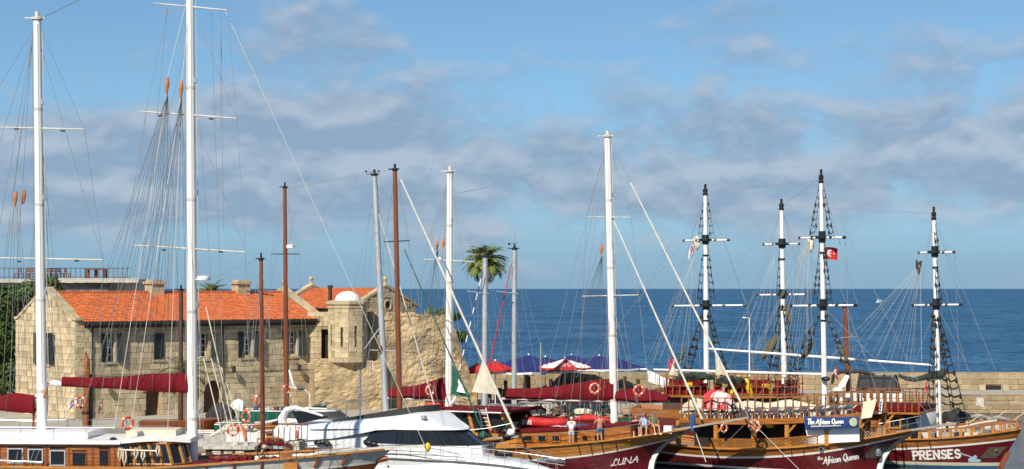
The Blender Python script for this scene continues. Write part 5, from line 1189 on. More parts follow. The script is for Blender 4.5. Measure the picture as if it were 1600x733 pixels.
# white cruiser behind the yacht's stern
K = Boat('motor_cruiser', 'white motor cruiser with tinted windscreen behind the yacht stern', 'motorboat', -11.6, 121.5, -30)
K.hullform(-4.5, 4.8, 3.0, [(470, 668), (520, 662), (550, 660)], stern=.85, tm=.4, rake=1.2, rk=1); K.band('hull', lambda x: -.3, K.zs, M_gel); K.deck(lambda x: K.zs(x), M_gel, 0.0)
ko = smooth_outline([(-2.4, -1.15), (-.5, -1.2), (.9, -.95), (1.5, -.4), (1.6, 0)]); kt = [(x * .8 - .55, y * .9) for x, y in ko]; kz = K.zs(0)
MB().grid([mir(ko, kz - .1), mir(ko, kz + .35)]).build('cabin', M_gel, K.root, True); MB().grid([mir(ko, kz + .35), mir(kt, kz + .85)]).build('windscreen', M_clear, K.root, True)
MB().tube([Vector((x, y, kz + .87)) for x, y in kt] + [Vector((x, -y, kz + .87)) for x, y in kt[::-1][1:]], 0.06, 6).build('windscreen_frame', M_white, K.root)
mb = MB(); mb.grid([[K.P(a, b_, -1.0) + Vector((0, d, 0)) for d in (0, 2.0)] for a, b_ in ((482, 636), (496, 631), (520, 627), (541, 629))]); mb.build('spray_canopy', M_clear, K.root)
for (a, b_) in ((484, 637), (541, 629)):
    for d in (-1.0, 1.0): line(K.root, 'canopy_post', K.P(a, b_, d), K.P(a, b_ + 26, d), 0.03, M_steel)
# ================================================================== the gulet with script name and people aboard
Lu = Boat('gulet', 'maroon and varnished gulet with people on deck and script name on its bow', 'sailing boat', 2.3, 117.5, -27)
Lu.hullform(-10.2, 9.6, 5.4, [(830, 699), (893, 694), (960, 688), (1010, 681), (1050, 675), (1090, 668)], tm=0.45, rake=2.9, rk=2.6)
stL = Lu.curve([(860, 719), (940, 711), (1000, 704), (1040, 698), (1068, 692)])
Lu.band('hull', lambda x: -0.5, stL, M_maroonh); Lu.band('sheer_stripe', stL, lambda x: stL(x) + .11, M_white, 0.015); Lu.band('bulwark', lambda x: stL(x) + .11, Lu.zs, M_varn2)
Lu.strip('cap_rail', lambda x: Lu.zs(x) + .03, 0.24, 0.08, M_varn2); Lu.deck(lambda x: Lu.zs(x) - .06, M_teak, 0.1); Lu.stem(M_white, M_greyw, 0.14)
Lu.bowsprit((1172, 652), M_greyw, 1.0, 0.13, 1.6)
fn, wd = on_hull(Lu, (956, 728), (998, 722)); lettering(Lu.root, 'lettering', 'LUNA', fn, 0.37, 0.05, M_letter, slant=0.35, gap=0.1, width=wd)
for f_ in (.3, .62): Lu.strip('plank_seam', lambda x, f_=f_: stL(x) + .11 + (Lu.zs(x) - stL(x) - .11) * f_, .012, .022, M_dwood, .0, n=40)
for f_ in (.35, .68): Lu.strip('plank_seam', lambda x, f_=f_: stL(x) * f_, .01, .02, M_black, -.001, n=40, t1=.97)
dkz = lambda x: Lu.zs(x) - .06
for px in (903, 922, 940, 962):                         # dark chain plates on the bulwark
    a, b_ = Lu.near(px, 692, .03), Lu.near(px + 4, 711, .03); MB().bar(a, b_, 0.05, 0.03).build('chain_plate', M_iron, Lu.root)
# coach roof with square portlights
cx0, cx1 = Lu.P(770, 676, -1.75).x, Lu.P(985, 668, -1.75).x; ctz = fitz([(p.x, p.z) for p in (Lu.P(a, b_, -1.75) for a, b_ in ((800, 673), (880, 670), (985, 661)))])
mb = MB(); G = []
for i in range(17):
    x = cx0 + (cx1 - cx0) * i / 16; G.append([Vector((x, -1.75, dkz(x) - .1)), Vector((x, -1.75, ctz(x) - .1)), Vector((x, 1.75, ctz(x) - .1)), Vector((x, 1.75, dkz(x) - .1))])
mb.grid(G); mb.add(G[0], [(0, 1, 2, 3)]); mb.add(G[-1], [(0, 1, 2, 3)]); co = mb.build('coach_house', M_varn, Lu.root)
Lu.slab('coach_roof', (cx0 - .1, cx1 + .1), ctz, 1.85, 0.1, M_maroon); Lu.strip('roof_trim', lambda x: 0, 0.01, 0.01, M_white, t0=.0, t1=.01)
for (a, b_) in ((819, 832), (841, 853), (864, 874), (911, 920), (930, 940)):
    p, q = Lu.P(a, 681, -1.77), Lu.P(b_, 689, -1.77); o = MB().b2(p.x, q.x, -1.80, -1.755, q.z, p.z).build('portlight', M_glass, co); f = MB()
    for (c, d, g, h) in ((p.x - .07, p.x, q.z - .07, p.z + .07), (q.x, q.x + .07, q.z - .07, p.z + .07), (p.x, q.x, p.z, p.z + .07), (p.x, q.x, q.z - .07, q.z)): f.b2(c, d, -1.84, -1.76, g, h)
    f.build('portlight_frame', M_varn, o)
# wheelhouse with raked posts
wx0, wx1 = Lu.P(680, 655, -1.8).x, Lu.P(800, 655, -1.8).x; wz0, wz1 = Lu.P(740, 676, -1.8).z, Lu.P(740, 644, -1.8).z
MB().b2(wx0 - .8, wx1 + .3, -1.78, 1.78, 1.0, wz0).build('wheelhouse_base', M_varn2, Lu.root); wg = MB().prism([(wx0, -1.7, wz0), (wx1, -1.7, wz0), (wx1 - .75, -1.7, wz1), (wx0, -1.7, wz1)], (0, 3.4, 0)).build('wheelhouse_glass', M_glass, Lu.root)
for f in (0, 0.27, 0.5, 0.74, 1.0):
    for y in (-1.73, 1.73): a = Vector((wx0 + (wx1 - wx0) * f, y, wz0)); b_ = Vector((wx0 + (wx1 - wx0) * f - .75 * f, y, wz1)); MB().bar(a, b_, 0.1, 0.3 if f not in (0.5,) else .2).build('window_post', M_varn2, wg)
Lu.slab('wheelhouse_roof', (wx0 - 1.0, wx1 + .1), lambda x: wz1 + .14 + .04 * (x - wx0) / 4, 2.1, 0.14, M_maroon); MB().b2(wx0 - .9, wx1 + .05, -2.13, -2.105, wz1 + .0, wz1 + .07).build('roof_edge_trim', M_white, Lu.root)
ldr = MB()
for px in (747, 759): ldr.tube([Lu.P(px, 637, -2.2), Lu.P(px + 7, 668, -2.2)], .03, 5)
for k in range(5): ldr.tube([Lu.P(748 + k * 1.6, 641 + 6 * k, -2.2), Lu.P(760 + k * 1.6, 641 + 6 * k, -2.2)], .02, 5)
ldr.build('ladder', M_white, Lu.root)
Lu.rail([Lu.P(a, b_, -2.3) for a, b_ in ((790, 697), (850, 694), (900, 689), (950, 684), (1000, 677))], 0.55, M_steel, step=1.1, post=.016, top=.02)
Lu.rail([Lu.P(a, b_, 2.3) for a, b_ in ((850, 676), (900, 674), (950, 671), (1000, 664), (1040, 660))], 0.6, M_steel, step=1.1, post=.016, top=.02)
# deck load on the roof
mb = MB(); pts = [Lu.P(815, 646, 1.0), Lu.P(830, 648, 1.0), Lu.P(860, 651, 1.0), Lu.P(878, 655, 1.0)]
rb_ = thing('red_inflatable', 'red inflatable dinghy with white letters lying on the maroon roof', 'dinghy', loc=Lu.fr.M @ Vector((pts[1].x, 1.0, ctz(pts[1].x) + .42)), rz=R(-27)); L_ = pts[-1].x - pts[0].x
mb = MB(); mb.tube([(-.6, -.5, .02), (.3, -.5, 0), (L_ - 1.5, -.5, -.05), (L_ - .7, -.3, -.02), (L_ - .45, 0, 0), (L_ - .7, .3, -.02), (L_ - 1.5, .5, -.05), (.3, .5, 0), (-.6, .5, .02)], [.22, .3, .3, .28, .26, .28, .3, .3, .22], 12); mb.build('tube', M_red, rb_, True); MB().b2(-.5, L_ - 1.0, -.45, .45, -.28, -.18).build('floor', M_dirtyw, rb_)
lettering(rb_, 'lettering', 'EAU', lambda u, v: Vector((-.2 + u, -.82, -.14 + v)), .26, .06, M_letter, gap=.2)
rf2 = MB(); rf2.tube([(-1.3, 0, 0), (-.6, 0, .12), (.4, 0, .1), (1.2, 0, -.02)], [.05, .24, .2, .05], 10); ro = rf2.build('red_kayak', M_red, None, True); ro.location = Lu.fr.M @ Vector((Lu.P(928, 660, .9).x, .9, ctz(Lu.P(928, 660, .9).x) + .3)); ro.rotation_euler = (0, 0, R(-20)); tag(ro, 'small red kayak on the maroon roof beside the white mast', 'kayak')
tw = MB(); n = 10; p = Lu.P(880, 666, .2); tw.grid([[Vector((p.x - .55 + 1.1 * i / n, -.5 + .9 * j / n, ctz(p.x) + .09 + .05 * noise.noise((i * .7, j * .7, 3)))) for j in range(n + 1)] for i in range(n + 1)]); to = tw.build('pink_towel', mat('pink_cloth', (.62, .3, .34), .9, (.6, .45, .45), 3, 3), None); to.matrix_world = Lu.fr.M.copy(); tag(to, 'crumpled pink towel lying on the maroon roof behind the standing man', 'towel')
for k, (px, py, m_) in enumerate(((945, 664, M_maroon), (965, 663, M_maroon), (905, 666, M_bluec))):
    p = Lu.P(px, py, -.4 + .5 * k); MB().b2(p.x - .9, p.x + .7, p.y - .3, p.y + .3, ctz(p.x) - .02, ctz(p.x) + .12).build('sun_mattress', m_, Lu.root)
# masts
lm = Lu.mast((949, 212), (960, 666), 10, 12.5, M_white, low=.2); lz = Lu.mast((703, 267), (701, 652), 9.5, 11.5, M_white, low=.1)
Lu.spar((916, 339), (986, 340), .04, M_dirtyw, 'spreader', (.8, -.8)); Lu.spar((910, 463), (997, 461), .04, M_dirtyw, 'spreader', (.8, -.8)); Lu.spar((660, 405), (742, 409), .04, M_dirtyw, 'spreader', (.8, -.8)); Lu.spar((715, 302), (762, 292), .02, M_wire, 'antenna_arm')
Lu.cover([(793, 607, 623), (830, 607, 624), (870, 604, 624), (905, 598, 624), (935, 593, 625), (961, 592, 625)], hw=.42); Lu.spar((785, 623), (960, 627), .08, M_white, 'boom')
Lu.cover([(964, 611, 624), (985, 607, 628), (1005, 608, 630), (1025, 612, 629), (1046, 619, 626)], hw=.7, name='awning', seed=3); Lu.spar((962, 625), (1046, 627), .05, M_dirtyw, 'awning_pole')
Lu.cover([(609, 606, 622), (640, 604, 622), (668, 598, 623), (685, 592, 624), (700, 588, 624)], hw=.4, seed=5); Lu.spar((606, 622), (702, 626), .08, M_cloth, 'boom')
for (a, b_, c, d) in ((949, 216, 890, 640), (949, 218, 865, 640), (949, 220, 842, 625), (951, 345, 1000, 665), (986, 341, 998, 462), (998, 462, 1020, 660), (916, 340, 911, 463), (911, 463, 905, 668), (949, 220, 916, 339), (951, 222, 986, 340), (954, 465, 985, 664), (955, 465, 1005, 660), (953, 345, 997, 461), (951, 345, 911, 463), (956, 465, 928, 668), (956, 465, 938, 668)): Lu.ln((a, b_), (c, d), .012, M_wire, (0, -1.2 if d > 600 else 0))
Lu.block(941, 390, 16); Lu.fan((941, 398), 860, 606, 948, 594, 12)
for (a, b_, c, d) in ((703, 272, 642, 640), (703, 272, 668, 640), (702, 275, 764, 640), (702, 410, 735, 645), (701, 410, 672, 640), (704, 275, 742, 409), (742, 409, 752, 640), (660, 405, 655, 640), (703, 272, 660, 405), (703, 275, 612, 605), (680, 236, 660, 330), (680, 236, 698, 262)): Lu.ln((a, b_), (c, d), .012, M_wire, (0, -1.0))
Lu.block(684, 383, 14); Lu.block(694, 380, 14); Lu.fan((684, 390), 615, 604, 690, 592, 8); pp = Lu.P(686, 405, -.2); MB().lathe([(.05, -.1), (.2, -.08), (.2, .1), (.04, .16)], pp, 10).build('radar_dome', M_white, Lu.root, True)
Lu.furled((957, 340), (1097, 655), .072, M_jib); Lu.furled((985, 285), (1163, 640), .07, M_jib); Lu.ln((951, 214), (985, 285), .014, M_wire); Lu.ln((1163, 640), (1170, 652), .03, M_wire)
Lu.clew([(1051, 567), (1045, 584), (1058, 588)], M_cloth); Lu.clew([(1117, 550), (1118, 586), (1133, 585)], M_cloth, .1)
Lu.ln((1170, 655), (1250, 735), .015, M_ropel, name='mooring_line'); Lu.ln((1086, 674), (1103, 722), .03, M_ropel, name='anchor_chain'); Lu.ln((955, 335), (1010, 330), .012, M_wire); Lu.ln((960, 300), (1015, 335), .012, M_wire); Lu.ln((1172, 655), (1110, 716), .012, M_wire)
pp = Lu.P(1082, 660, -.3); mb = MB(); mb.tube([pp + Vector((0, 0, -.5)), pp + Vector((0, 0, .1)), pp + Vector((.05, 0, .5))], [.12, .22, .1], 8); mb.build('blue_jacket', M_bluec, Lu.root, True)
an = MB(); p = Lu.P(1062, 664, 0); an.lathe([(.3, 0), (.3, .25), (.18, .3), (.22, .45), (.1, .5)], p - Vector((0, 0, .5)), 12); an.bar(p, p + Vector((1.2, 0, -.2)), .3, .25); an.build('anchor_windlass', M_iron, Lu.root)
lifebuoy('faded lifebuoy on the maroon sail cover left of the white mast', 929, 607, 113.8, 18, .95, M_orange2)
lifebuoy('lifebuoy on the maroon awning right of the white mast', 998, 610, 112.2, 18, .97)
lifebuoy('pale orange lifebuoy at the end of the rear maroon sail cover', 672, 610, 117.5, 18, .8, M_orange2)
mb = MB(); pb = Lu.P(688, 630, .5); mb.box(pb, (1.7, .8, .5)); mb.build('orange_raft_case', M_orange, Lu.root)

# ================================================================== sailing boats between and behind
E = Boat('brown_mast_ketch', 'ketch with tall brown mast and white and green furled jibs behind the yacht', 'sailing boat', -5.2, 115.0, -22)
E.hullform(-5.2, 5.0, 3.4, [(600, 698), (700, 694), (765, 688)], tm=.45, rake=1.2); E.band('hull', lambda x: -.4, lambda x: E.zs(x) - .25, M_dirtyw); E.band('bulwark', lambda x: E.zs(x) - .25, E.zs, M_varn); E.strip('cap_rail', lambda x: E.zs(x) + .03, .15, .07, M_varn2); E.deck(lambda x: E.zs(x) - .1, M_teak)
E.bowsprit((812, 682), M_greyw, .7, .12, 1.0); E.mast((617, 264), (625, 645), 7, 9, M_varnd, capm=M_black, low=.9); E.spar((599, 378), (640, 376), .035, M_black, 'spreader', (.5, -.5))
E.furled((626, 280), (804, 672), .085, M_jib, name='furled_jib'); E.furled((632, 390), (752, 668), .055, M_jade, name='furled_staysail')
E.clew([(754, 562), (737, 612), (777, 617)], M_cloth); E.clew([(707, 570), (704, 616), (735, 622)], M_jade, .05); E.clew([(716, 592), (713, 611), (730, 616)], M_letter, -.06); E.clew([(712, 617), (700, 633), (713, 630)], M_letter, -.1)
E.furled((592, 335), (682, 645), .042, M_jib, (1.5, 1.5), 'furled_sail')
for (a, b_, c, d) in ((617, 270, 600, 378), (600, 378, 596, 660), (619, 270, 640, 377), (640, 377, 648, 660), (617, 275, 560, 660), (618, 270, 690, 660), (620, 380, 610, 660), (617, 264, 450, 296), (640, 300, 700, 302)): E.ln((a, b_), (c, d), .012, M_wire, (0, -.8 if d > 500 else 0))
for (x, y, m_) in ((790, 674, M_black), (798, 676, M_letter), (755, 680, M_jade), (792, 682, M_black), (748, 688, M_black)): pp = E.P(x, y, -.2); MB().ball(pp, .26, 10, 7, (1.1, 1, .9)).build('pulpit_bundle', m_, E.root, True)
E.rail([E.P(700, 690, -1.2), E.P(760, 684, -.5), E.P(800, 676, 0)], .55, M_steel, step=.7, post=.016, top=.02)
mb = MB(); q0 = [E.P(760, 697, -.6), E.P(812, 684, 0), E.P(760, 692, .6)]; mb.add(q0, [(0, 1, 2)]); mb.build('bowsprit_net', M_roped, E.root)
Fb = Boat('sloop', 'sloop with leaning silver mast and short crosstree before the turret', 'sailing boat', -8.9, 131.0, -10)
Fb.hullform(-4.5, 5, 3.1, [(560, 655), (640, 652)], tm=.42, rake=1.0, rk=1); Fb.band('hull', lambda x: -.3, Fb.zs, M_gel); Fb.deck(Fb.zs, M_dirtyw, 0)
Fb.mast((585, 272), (604, 645), 8, 10, M_alu, capm=M_black, low=.8); Fb.spar((577, 547), (628, 549), .04, M_alu, 'spreader', (.4, -.4)); Fb.spar((570, 545), (595, 510), .05, M_alu, 'spreader_brace')
for (a, b_, c, d) in ((585, 278, 540, 660), (585, 278, 645, 655), (587, 280, 628, 549), (587, 300, 560, 650), (628, 549, 632, 652), (577, 547, 572, 655), (585, 300, 520, 610), (588, 330, 640, 660)): Fb.ln((a, b_), (c, d), .012, M_wire, (0, -.6))
wv = MB(); tp = Fb.P(583, 270); wv.bar(tp + Vector((-.5, 0, .05)), tp + Vector((.4, 0, .05)), .03, .03); wv.ball(tp + Vector((-.5, 0, .1)), .08, 6, 5); wv.ball(tp + Vector((.4, 0, .12)), .07, 6, 5); wv.build('wind_vane', M_black, Fb.root); pp = Fb.P(594, 545, -.3); MB().ball(pp, .16, 8, 6, (1, 1, 1.6)).build('wooden_block', M_varnd, Fb.root, True)
flag('tiny red and white flag under the silver mast crosstree', 580, 563, 7, 12, 130.5, 'white', .9)
I_ = Boat('brown_mast_sloop', 'sloop with slim brown mast carrying a white radar, before the house', 'sailing boat', -15.0, 128.0, -14)
I_.hullform(-4, 4.2, 3.0, [(400, 668), (480, 664)], tm=.42, rake=1.2); I_.band('hull', lambda x: -.3, lambda x: I_.zs(x) - .2, M_white); I_.band('bulwark', lambda x: I_.zs(x) - .2, I_.zs, M_varn); I_.deck(lambda x: I_.zs(x) - .1, M_teak); I_.strip('cap_rail', lambda x: I_.zs(x) + .03, .14, .07, M_varn2)
p, q = I_.P(440, 664, -.9), I_.P(488, 660, -.9); MB().b2(p.x, q.x, -.9, .9, .9, p.z + .25).build('cabin', M_varn, I_.root)
I_.mast((445, 292), (448, 650), 5.5, 8.5, M_varnd, capm=M_black, low=.8); I_.spar((424, 397), (468, 397), .035, M_black, 'spreader', (.5, -.5)); pp = I_.P(454, 385); mb = MB(); mb.lathe([(.06, -.15), (.28, -.13), (.28, .1), (.05, .14)], pp, 12); mb.bar(pp - Vector((.3, 0, .15)), pp - Vector((0, 0, .15)), .05, .04); mb.build('radar_dome', M_white, I_.root, True)
for (a, b_, c, d) in ((445, 298, 424, 397), (424, 397, 418, 660), (446, 298, 468, 397), (468, 397, 476, 660), (445, 298, 395, 655), (446, 300, 500, 655), (446, 400, 432, 660), (447, 400, 462, 660), (452, 380, 460, 335), (446, 295, 580, 268)): I_.ln((a, b_), (c, d), .011, M_wire, (0, -.6 if d > 500 else 0))
MB().tube([I_.P(452, 578, -.3), I_.P(456, 594, -.3), I_.P(461, 607, -.3)], [.07, .1, .08], 8).build('gantry_post', M_white, I_.root, True)
MB().tube([I_.P(449, 604, -.3), I_.P(461, 607, -.3), I_.P(476, 609, -.3), I_.P(484, 616, -.3), I_.P(486, 655, -.3)], [.05, .07, .06, .06, .06], 8).build('gantry_tube', M_dirtyw, I_.root, True); MB().ball(I_.P(470, 607, -.3), .2, 8, 6, (1.6, 1, .6)).build('gantry_bundle', M_roped, I_.root, True)
lifebuoy('orange lifebuoy strapped to the slim brown mast by the house', 447, 609, 126.6, 17, .55); lifebuoy('pale lifebuoy behind the short brown mast, against the house wall', 404, 626, 127.5, 22, .4, M_orange2); lifebuoy('narrow orange lifebuoy seen edge-on by the yacht stern', 468, 678, 109.5, 22, .35)
for (nm, lab, X, Y, px, top, base, r0, bx0, bx1, x2) in (('sloop', 'sloop with silver mast beside the tall palm trunk', -2.3, 149.0, 758, 400, 665, 8, 715, 815, 757), ('sloop', 'sloop with the taller silver mast between palm and umbrellas', .3, 153.0, 804, 388, 660, 7, 770, 870, 803)):
    G_ = Boat(nm, lab, 'sailing boat', X, Y, -8); G_.hullform(G_.P(bx0, 640).x, G_.P(bx1, 640).x, 3.0, [(bx0 + 20, 652), (bx1 - 20, 648)], tm=.42, rake=1, rk=1); G_.band('hull', lambda x: -.3, G_.zs, M_gel); G_.deck(G_.zs, M_dirtyw, 0)
    p, q = G_.P(px - 10, 650), G_.P(px + 30, 650); MB().b2(p.x, q.x, -.9, .9, 1.0, G_.zs(0) + .35).build('cabin', M_dirtyw, G_.root)
    G_.mast((px, top), (x2, base), r0, r0 + 1.5, M_alu, capm=M_black, low=.8); G_.spar((px - 28, 455), (px + 6, 459), .03, M_alu, 'spreader', (.4, -.4))
    for (a, b_, c, d) in ((px, top + 4, px - 38, 650), (px, top + 4, px + 45, 648), (px, 460, px - 18, 650), (px, 460, px + 22, 650), (px, top + 6, px + 70, 645)): G_.ln((a, b_), (c, d), .011, M_wire, (0, -.6))
    if px == 804:
        G_.furled((799, 412), (762, 585), .06, M_red, name='furled_red_jib', yl=(-.5, -.5)); wv = MB(); tp = G_.P(804, 384); wv.bar(tp + Vector((-.45, 0, .1)), tp + Vector((.3, 0, .25)), .04, .04); wv.ball(tp + Vector((-.45, 0, .15)), .1, 6, 5); wv.build('wind_vane', M_black, G_.root); line(G_.root, 'antenna', tp, tp + Vector((0, 0, 1.3)), .02, M_wire)
        G_.rail([G_.P(780, 648, -1.3), G_.P(860, 645, -1.0)], .6, M_steel, step=.8, post=.018, top=.02, mids=(.5,))
    else:
        n = 18
        for i in range(n): G_.spar((754 - 2.6 * i, 425 + 11 * i), (754 - 2.6 * (i + 1), 425 + 11 * (i + 1)), .05, M_letter if i % 2 else M_bluec, 'striped_furled_jib', (-.7, -.7))
pole = thing('mooring_pole', 'slim grey mooring pole with small lamp in front of the umbrellas', 'pole', loc=(W(845, 0, 150).x, 150, 0)); MB().tube([(0, 0, -1), (0, 0, W(845, 535, 150).z)], [.09, .06], 8).build('pole', M_greyw, pole, True); MB().ball((.25, -.1, W(850, 582, 150).z), .16, 8, 6).build('lamp', M_bluec, pole, True)
sl_ = Boat('dark_mast_boat', 'small boat with very dark brown mast before the house arch', 'sailing boat', -23.5, 137.0, -4); sl_.hullform(-3, 3, 2.2, [(262, 658), (305, 657)], tm=.45, rake=.8); sl_.band('hull', lambda x: -.3, sl_.zs, M_varnd); sl_.deck(lambda x: sl_.zs(x) - .1, M_teak); sl_.mast((283, 452), (282, 655), 6, 8, M_dwood, capm=M_black, low=.5); sl_.lns([(283, 456, 262, 655), (283, 456, 306, 655), (283, 470, 272, 655)], .011, M_wire)

# rounded wing and glazed side screen at the yacht's aft end
wg_ = MB(); pts = [Y_.P(a, c, -1.9) for a, c in ((452, 690), (443, 672), (441, 652), (448, 640), (462, 637), (480, 642), (505, 650))]; wg_.tube(pts, [.28, .3, .24, .18, .14, .1, .06], 10); wg_.build('aft_wing', M_gel, Y_.root, True)
wg_ = MB(); P_ = [Y_.P(a, c, -1.9) for a, c in ((456, 642), (478, 643), (516, 652), (466, 662))]; wg_.prism(P_, (0, .04, 0)); wg_.build('side_screen', M_glass, Y_.root)
for k in range(9): p = Y_.H(.30 + .06 * k, 1.25, -1, .01); MB().box(p, (.5, .05, .12), Matrix.Rotation(R(0), 3, 'Z')).build('hull_port', M_glass, Y_.root) if k % 2 else None
hh_ = [Vector((x, -w, z)) for x, w, z in ((-4, 2.31, 1.96), (0, 2.26, 1.99), (3, 2.08, 2.02), (5, 1.72, 1.98))]; MB().tube(hh_, .03, 5).build('coaming_seam', M_greyw, Y_.root)
# ================================================================== pirate-style excursion ships
def pirate_mast(b, top, base, yards, wt=6, wb=9, low=.3, n1=(26, 9), yl=0.0, rig=()):
    """white mast with black bands, black crosstrees, white yards with black ends and tarred rope ladders"""
    m = b.mast(top, base, wt, wb, M_white, yl, cap=False, low=low); T, B_ = b.P(*top, yl), b.P(*base, yl)
    def at(py): f = (py - top[1]) / (base[1] - top[1]); return (top[0] + (base[0] - top[0]) * f, py)
    c = MB(); r = b.pxw(wt, T) / 2; c.lathe([(r * 1.15, -.4), (r * 1.4, -.36), (r * 1.4, -.28), (r * 1.15, -.24), (r * 1.1, -.15), (r * 1.3, -.1), (r * 1.3, .06), (r * .6, .12), (r * .7, .4), (.02, .45)], T, 10); c.build('mast_head', M_black, m)
    for (y, a, q) in yards:
        x, _ = at(y); P_ = b.P(x, y, yl); rr = b.pxw(wb, P_) / 2
        mb = MB(); mb.lathe([(rr * 1.15, -.3), (rr * 1.25, -.26), (rr * 1.25, -.1), (rr * 2.4, -.06), (rr * 2.4, .08), (rr * 1.25, .1), (rr * 1.25, .34), (rr * 1.1, .38)], P_, 10); mb.build('crosstree', M_black, m)
        for py in (y + 24,): p2 = b.P(*at(py), yl); MB().tube([p2 - Vector((0, 0, .06)), p2 + Vector((0, 0, .06))], rr * 1.05, 10).build('black_band', M_black, m)
        b.spar((a, y + (1 if a < x else 0)), (q, y), .075, M_white, 'yard', (yl + .5, yl - .5), ends=M_black)
        for f in (.3, .7): p2 = b.P(a + (q - a) * f, y, yl + .5 - f); MB().tube([p2 - Vector((.12, 0, 0)), p2 + Vector((.12, 0, 0))], .09, 8).build('yard_band', M_black, m)
    return m, at
def deck_rail(b, x0, x1, zf, y, h, step, m, sides=(-1, 1), fancy=True):
    """turned wooden posts with top and lower rails, following a sheered deck"""
    n = max(2, int((x1 - x0) / step))
    pm = MB(); pm.lathe([(.045, 0), (.045, h * .2), (.07, h * .25), (.04, h * .35), (.06, h * .55), (.04, h * .75), (.065, h * .82), (.045, h * .88), (.045, h)], (0, 0, 0), 7); me = pm.mesh('rail_post', True); me.materials.append(m)
    for sg in sides:
        yy = (lambda x: y(x) * sg) if callable(y) else (lambda x: y * sg)
        for i in range(n + 1): x = x0 + (x1 - x0) * i / n; o = link('rail_post', me, m, b.root); o.location = (x, yy(x), zf(x))
        for k, hh in enumerate((h, h * .5)):
            pts = [Vector((x0 + (x1 - x0) * i / n, yy(x0 + (x1 - x0) * i / n), zf(x0 + (x1 - x0) * i / n) + hh)) for i in range(n + 1)]
            mb = MB(); 
            for p, q in zip(pts, pts[1:]): mb.bar(p, q, .09 if k == 0 else .05, .06 if k == 0 else .05)
            mb.build('top_rail' if k == 0 else 'lower_rail', m, b.root)
def lattice(b, pts, h, m, parent=None):
    """wooden lattice panels along local points"""
    for p, q in zip(pts, pts[1:]):
        p, q = Vector(p), Vector(q); d = q - p; L_ = d.length; mb = MB(); up = Vector((0, 0, 1)); n = max(3, int(L_ / .16)); k = h / (L_ / n)
        for i in range(-int(k) - 1, n):
            for sg in (1, -1):
                a, c = i / n, (i + k) / n; za, zc = 0, h
                if a < 0: za = -a * n / k * h; a = 0
                if c > 1: zc = h - (c - 1) * n / k * h; c = 1
                if a >= c: continue
                if sg < 0: A_, C_ = p + d * (1 - a) + up * za, p + d * (1 - c) + up * zc
                else: A_, C_ = p + d * a + up * za, p + d * c + up * zc
                mb.bar(A_, C_, .02, .028)
        o = mb.build('lattice_panel', m, b.root); o['kind'] = 'stuff'
        f = MB(); f.bar(p + up * h, q + up * h, .09, .06); f.bar(p, q, .08, .05); f.bar(p, p + up * h, .08, .08); f.build('lattice_frame', M_varn, o)
def hawse_plate(b, px4, m):
    P_ = [b.near(a, c, .03) for a, c in px4]; mb = MB(); G = []
    for i in range(7):
        f = i / 6; lo = P_[0].lerp(P_[1], f); hi = P_[3].lerp(P_[2], f); row = []
        for j in range(5): p = lo.lerp(hi, j / 4); row.append(b.H(b.tx(p.x, p.z), p.z, -1, .025))
        G.append(row)
    return MB().grid(G).build('hawse_plate', m, b.root, True)
M_plate = mat('weathered_metal_plate', (.10, .095, .075), .5, (.17, .15, .11), 2, 5, metal=.3)
# ---------------------------------------------------------------- ship with the blue banner
Q = Boat('excursion_ship', 'wooden excursion ship with maroon hull, lattice rail and blue name banner', 'ship', 16.6, 116.0, -35)
Q.hullform(-8.9, 8.6, 5.4, [(1060, 697), (1130, 700), (1200, 702), (1300, 694), (1390, 680), (1430, 671)], stern=.85, tm=.4, rake=2.6, rk=2.4)
sq = Q.curve([(1050, 710), (1110, 715), (1165, 717), (1230, 714), (1300, 706), (1360, 698), (1395, 692)])
Q.band('hull', lambda x: .3, sq, M_maroonh); Q.band('bottom_paint', lambda x: -.5, lambda x: .16, M_maroonh); Q.band('boot_stripe', lambda x: .16, lambda x: .3, M_white, .008); Q.band('sheer_stripe', sq, lambda x: sq(x) + .12, M_white, .015); Q.band('bulwark', lambda x: sq(x) + .12, Q.zs, M_varn)
Q.strip('cap_rail', lambda x: Q.zs(x) + .03, .26, .09, M_varn2); dq = lambda x: Q.zs(x) - .35; Q.deck(dq, M_teak, .1); Q.stem(M_white, M_greyw, .15, .6); Q.bowsprit((1497, 661), M_greyw, 1.0, .14, 1.5)
hp = hawse_plate(Q, [(1346, 715), (1372, 716), (1398, 694), (1368, 694)], M_plate); pp = Q.near(1372, 707, .06); MB().lathe([(.17, -.2), (.2, 0), (.17, .22), (.05, .25)], pp, 10).build('anchor_fluke', M_steel, Q.root, True)
fn, wd = on_hull(Q, (1287, 725), (1342, 717)); lettering(Q.root, 'lettering', 'African Queen', fn, .40, .062, M_letter, slant=.25, gap=.09, width=wd)
fn, wd = on_hull(Q, (1278, 719), (1286, 718)); lettering(Q.root, 'lettering', 'the', fn, .2, .04, M_letter, slant=.2, width=wd)
for px in (1283, ): pp = Q.near(px, 702, .03); mb = MB(); mb.torus(pp, .13, .035, (0.2, -1, 0), 14, 6); o = mb.build('porthole', M_steel, Q.root, True); MB().ball(pp, .1, 8, 6, (1, .3, 1)).build('pane', M_glass, o)
for px in (1222, 1236, 1255): a, c = Q.near(px, 701, .03), Q.near(px + 2, 715, .03); MB().bar(a, c, .05, .03).build('chain_plate', M_iron, Q.root)
for f_ in (.3, .62): Q.strip('plank_seam', lambda x, f_=f_: sq(x) + .12 + (Q.zs(x) - sq(x) - .12) * f_, .012, .022, M_dwood, .0, n=40)
for f_ in (.45, .72): Q.strip('plank_seam', lambda x, f_=f_: sq(x) * f_ + .05, .01, .02, M_black, -.001, n=40, t1=.97)
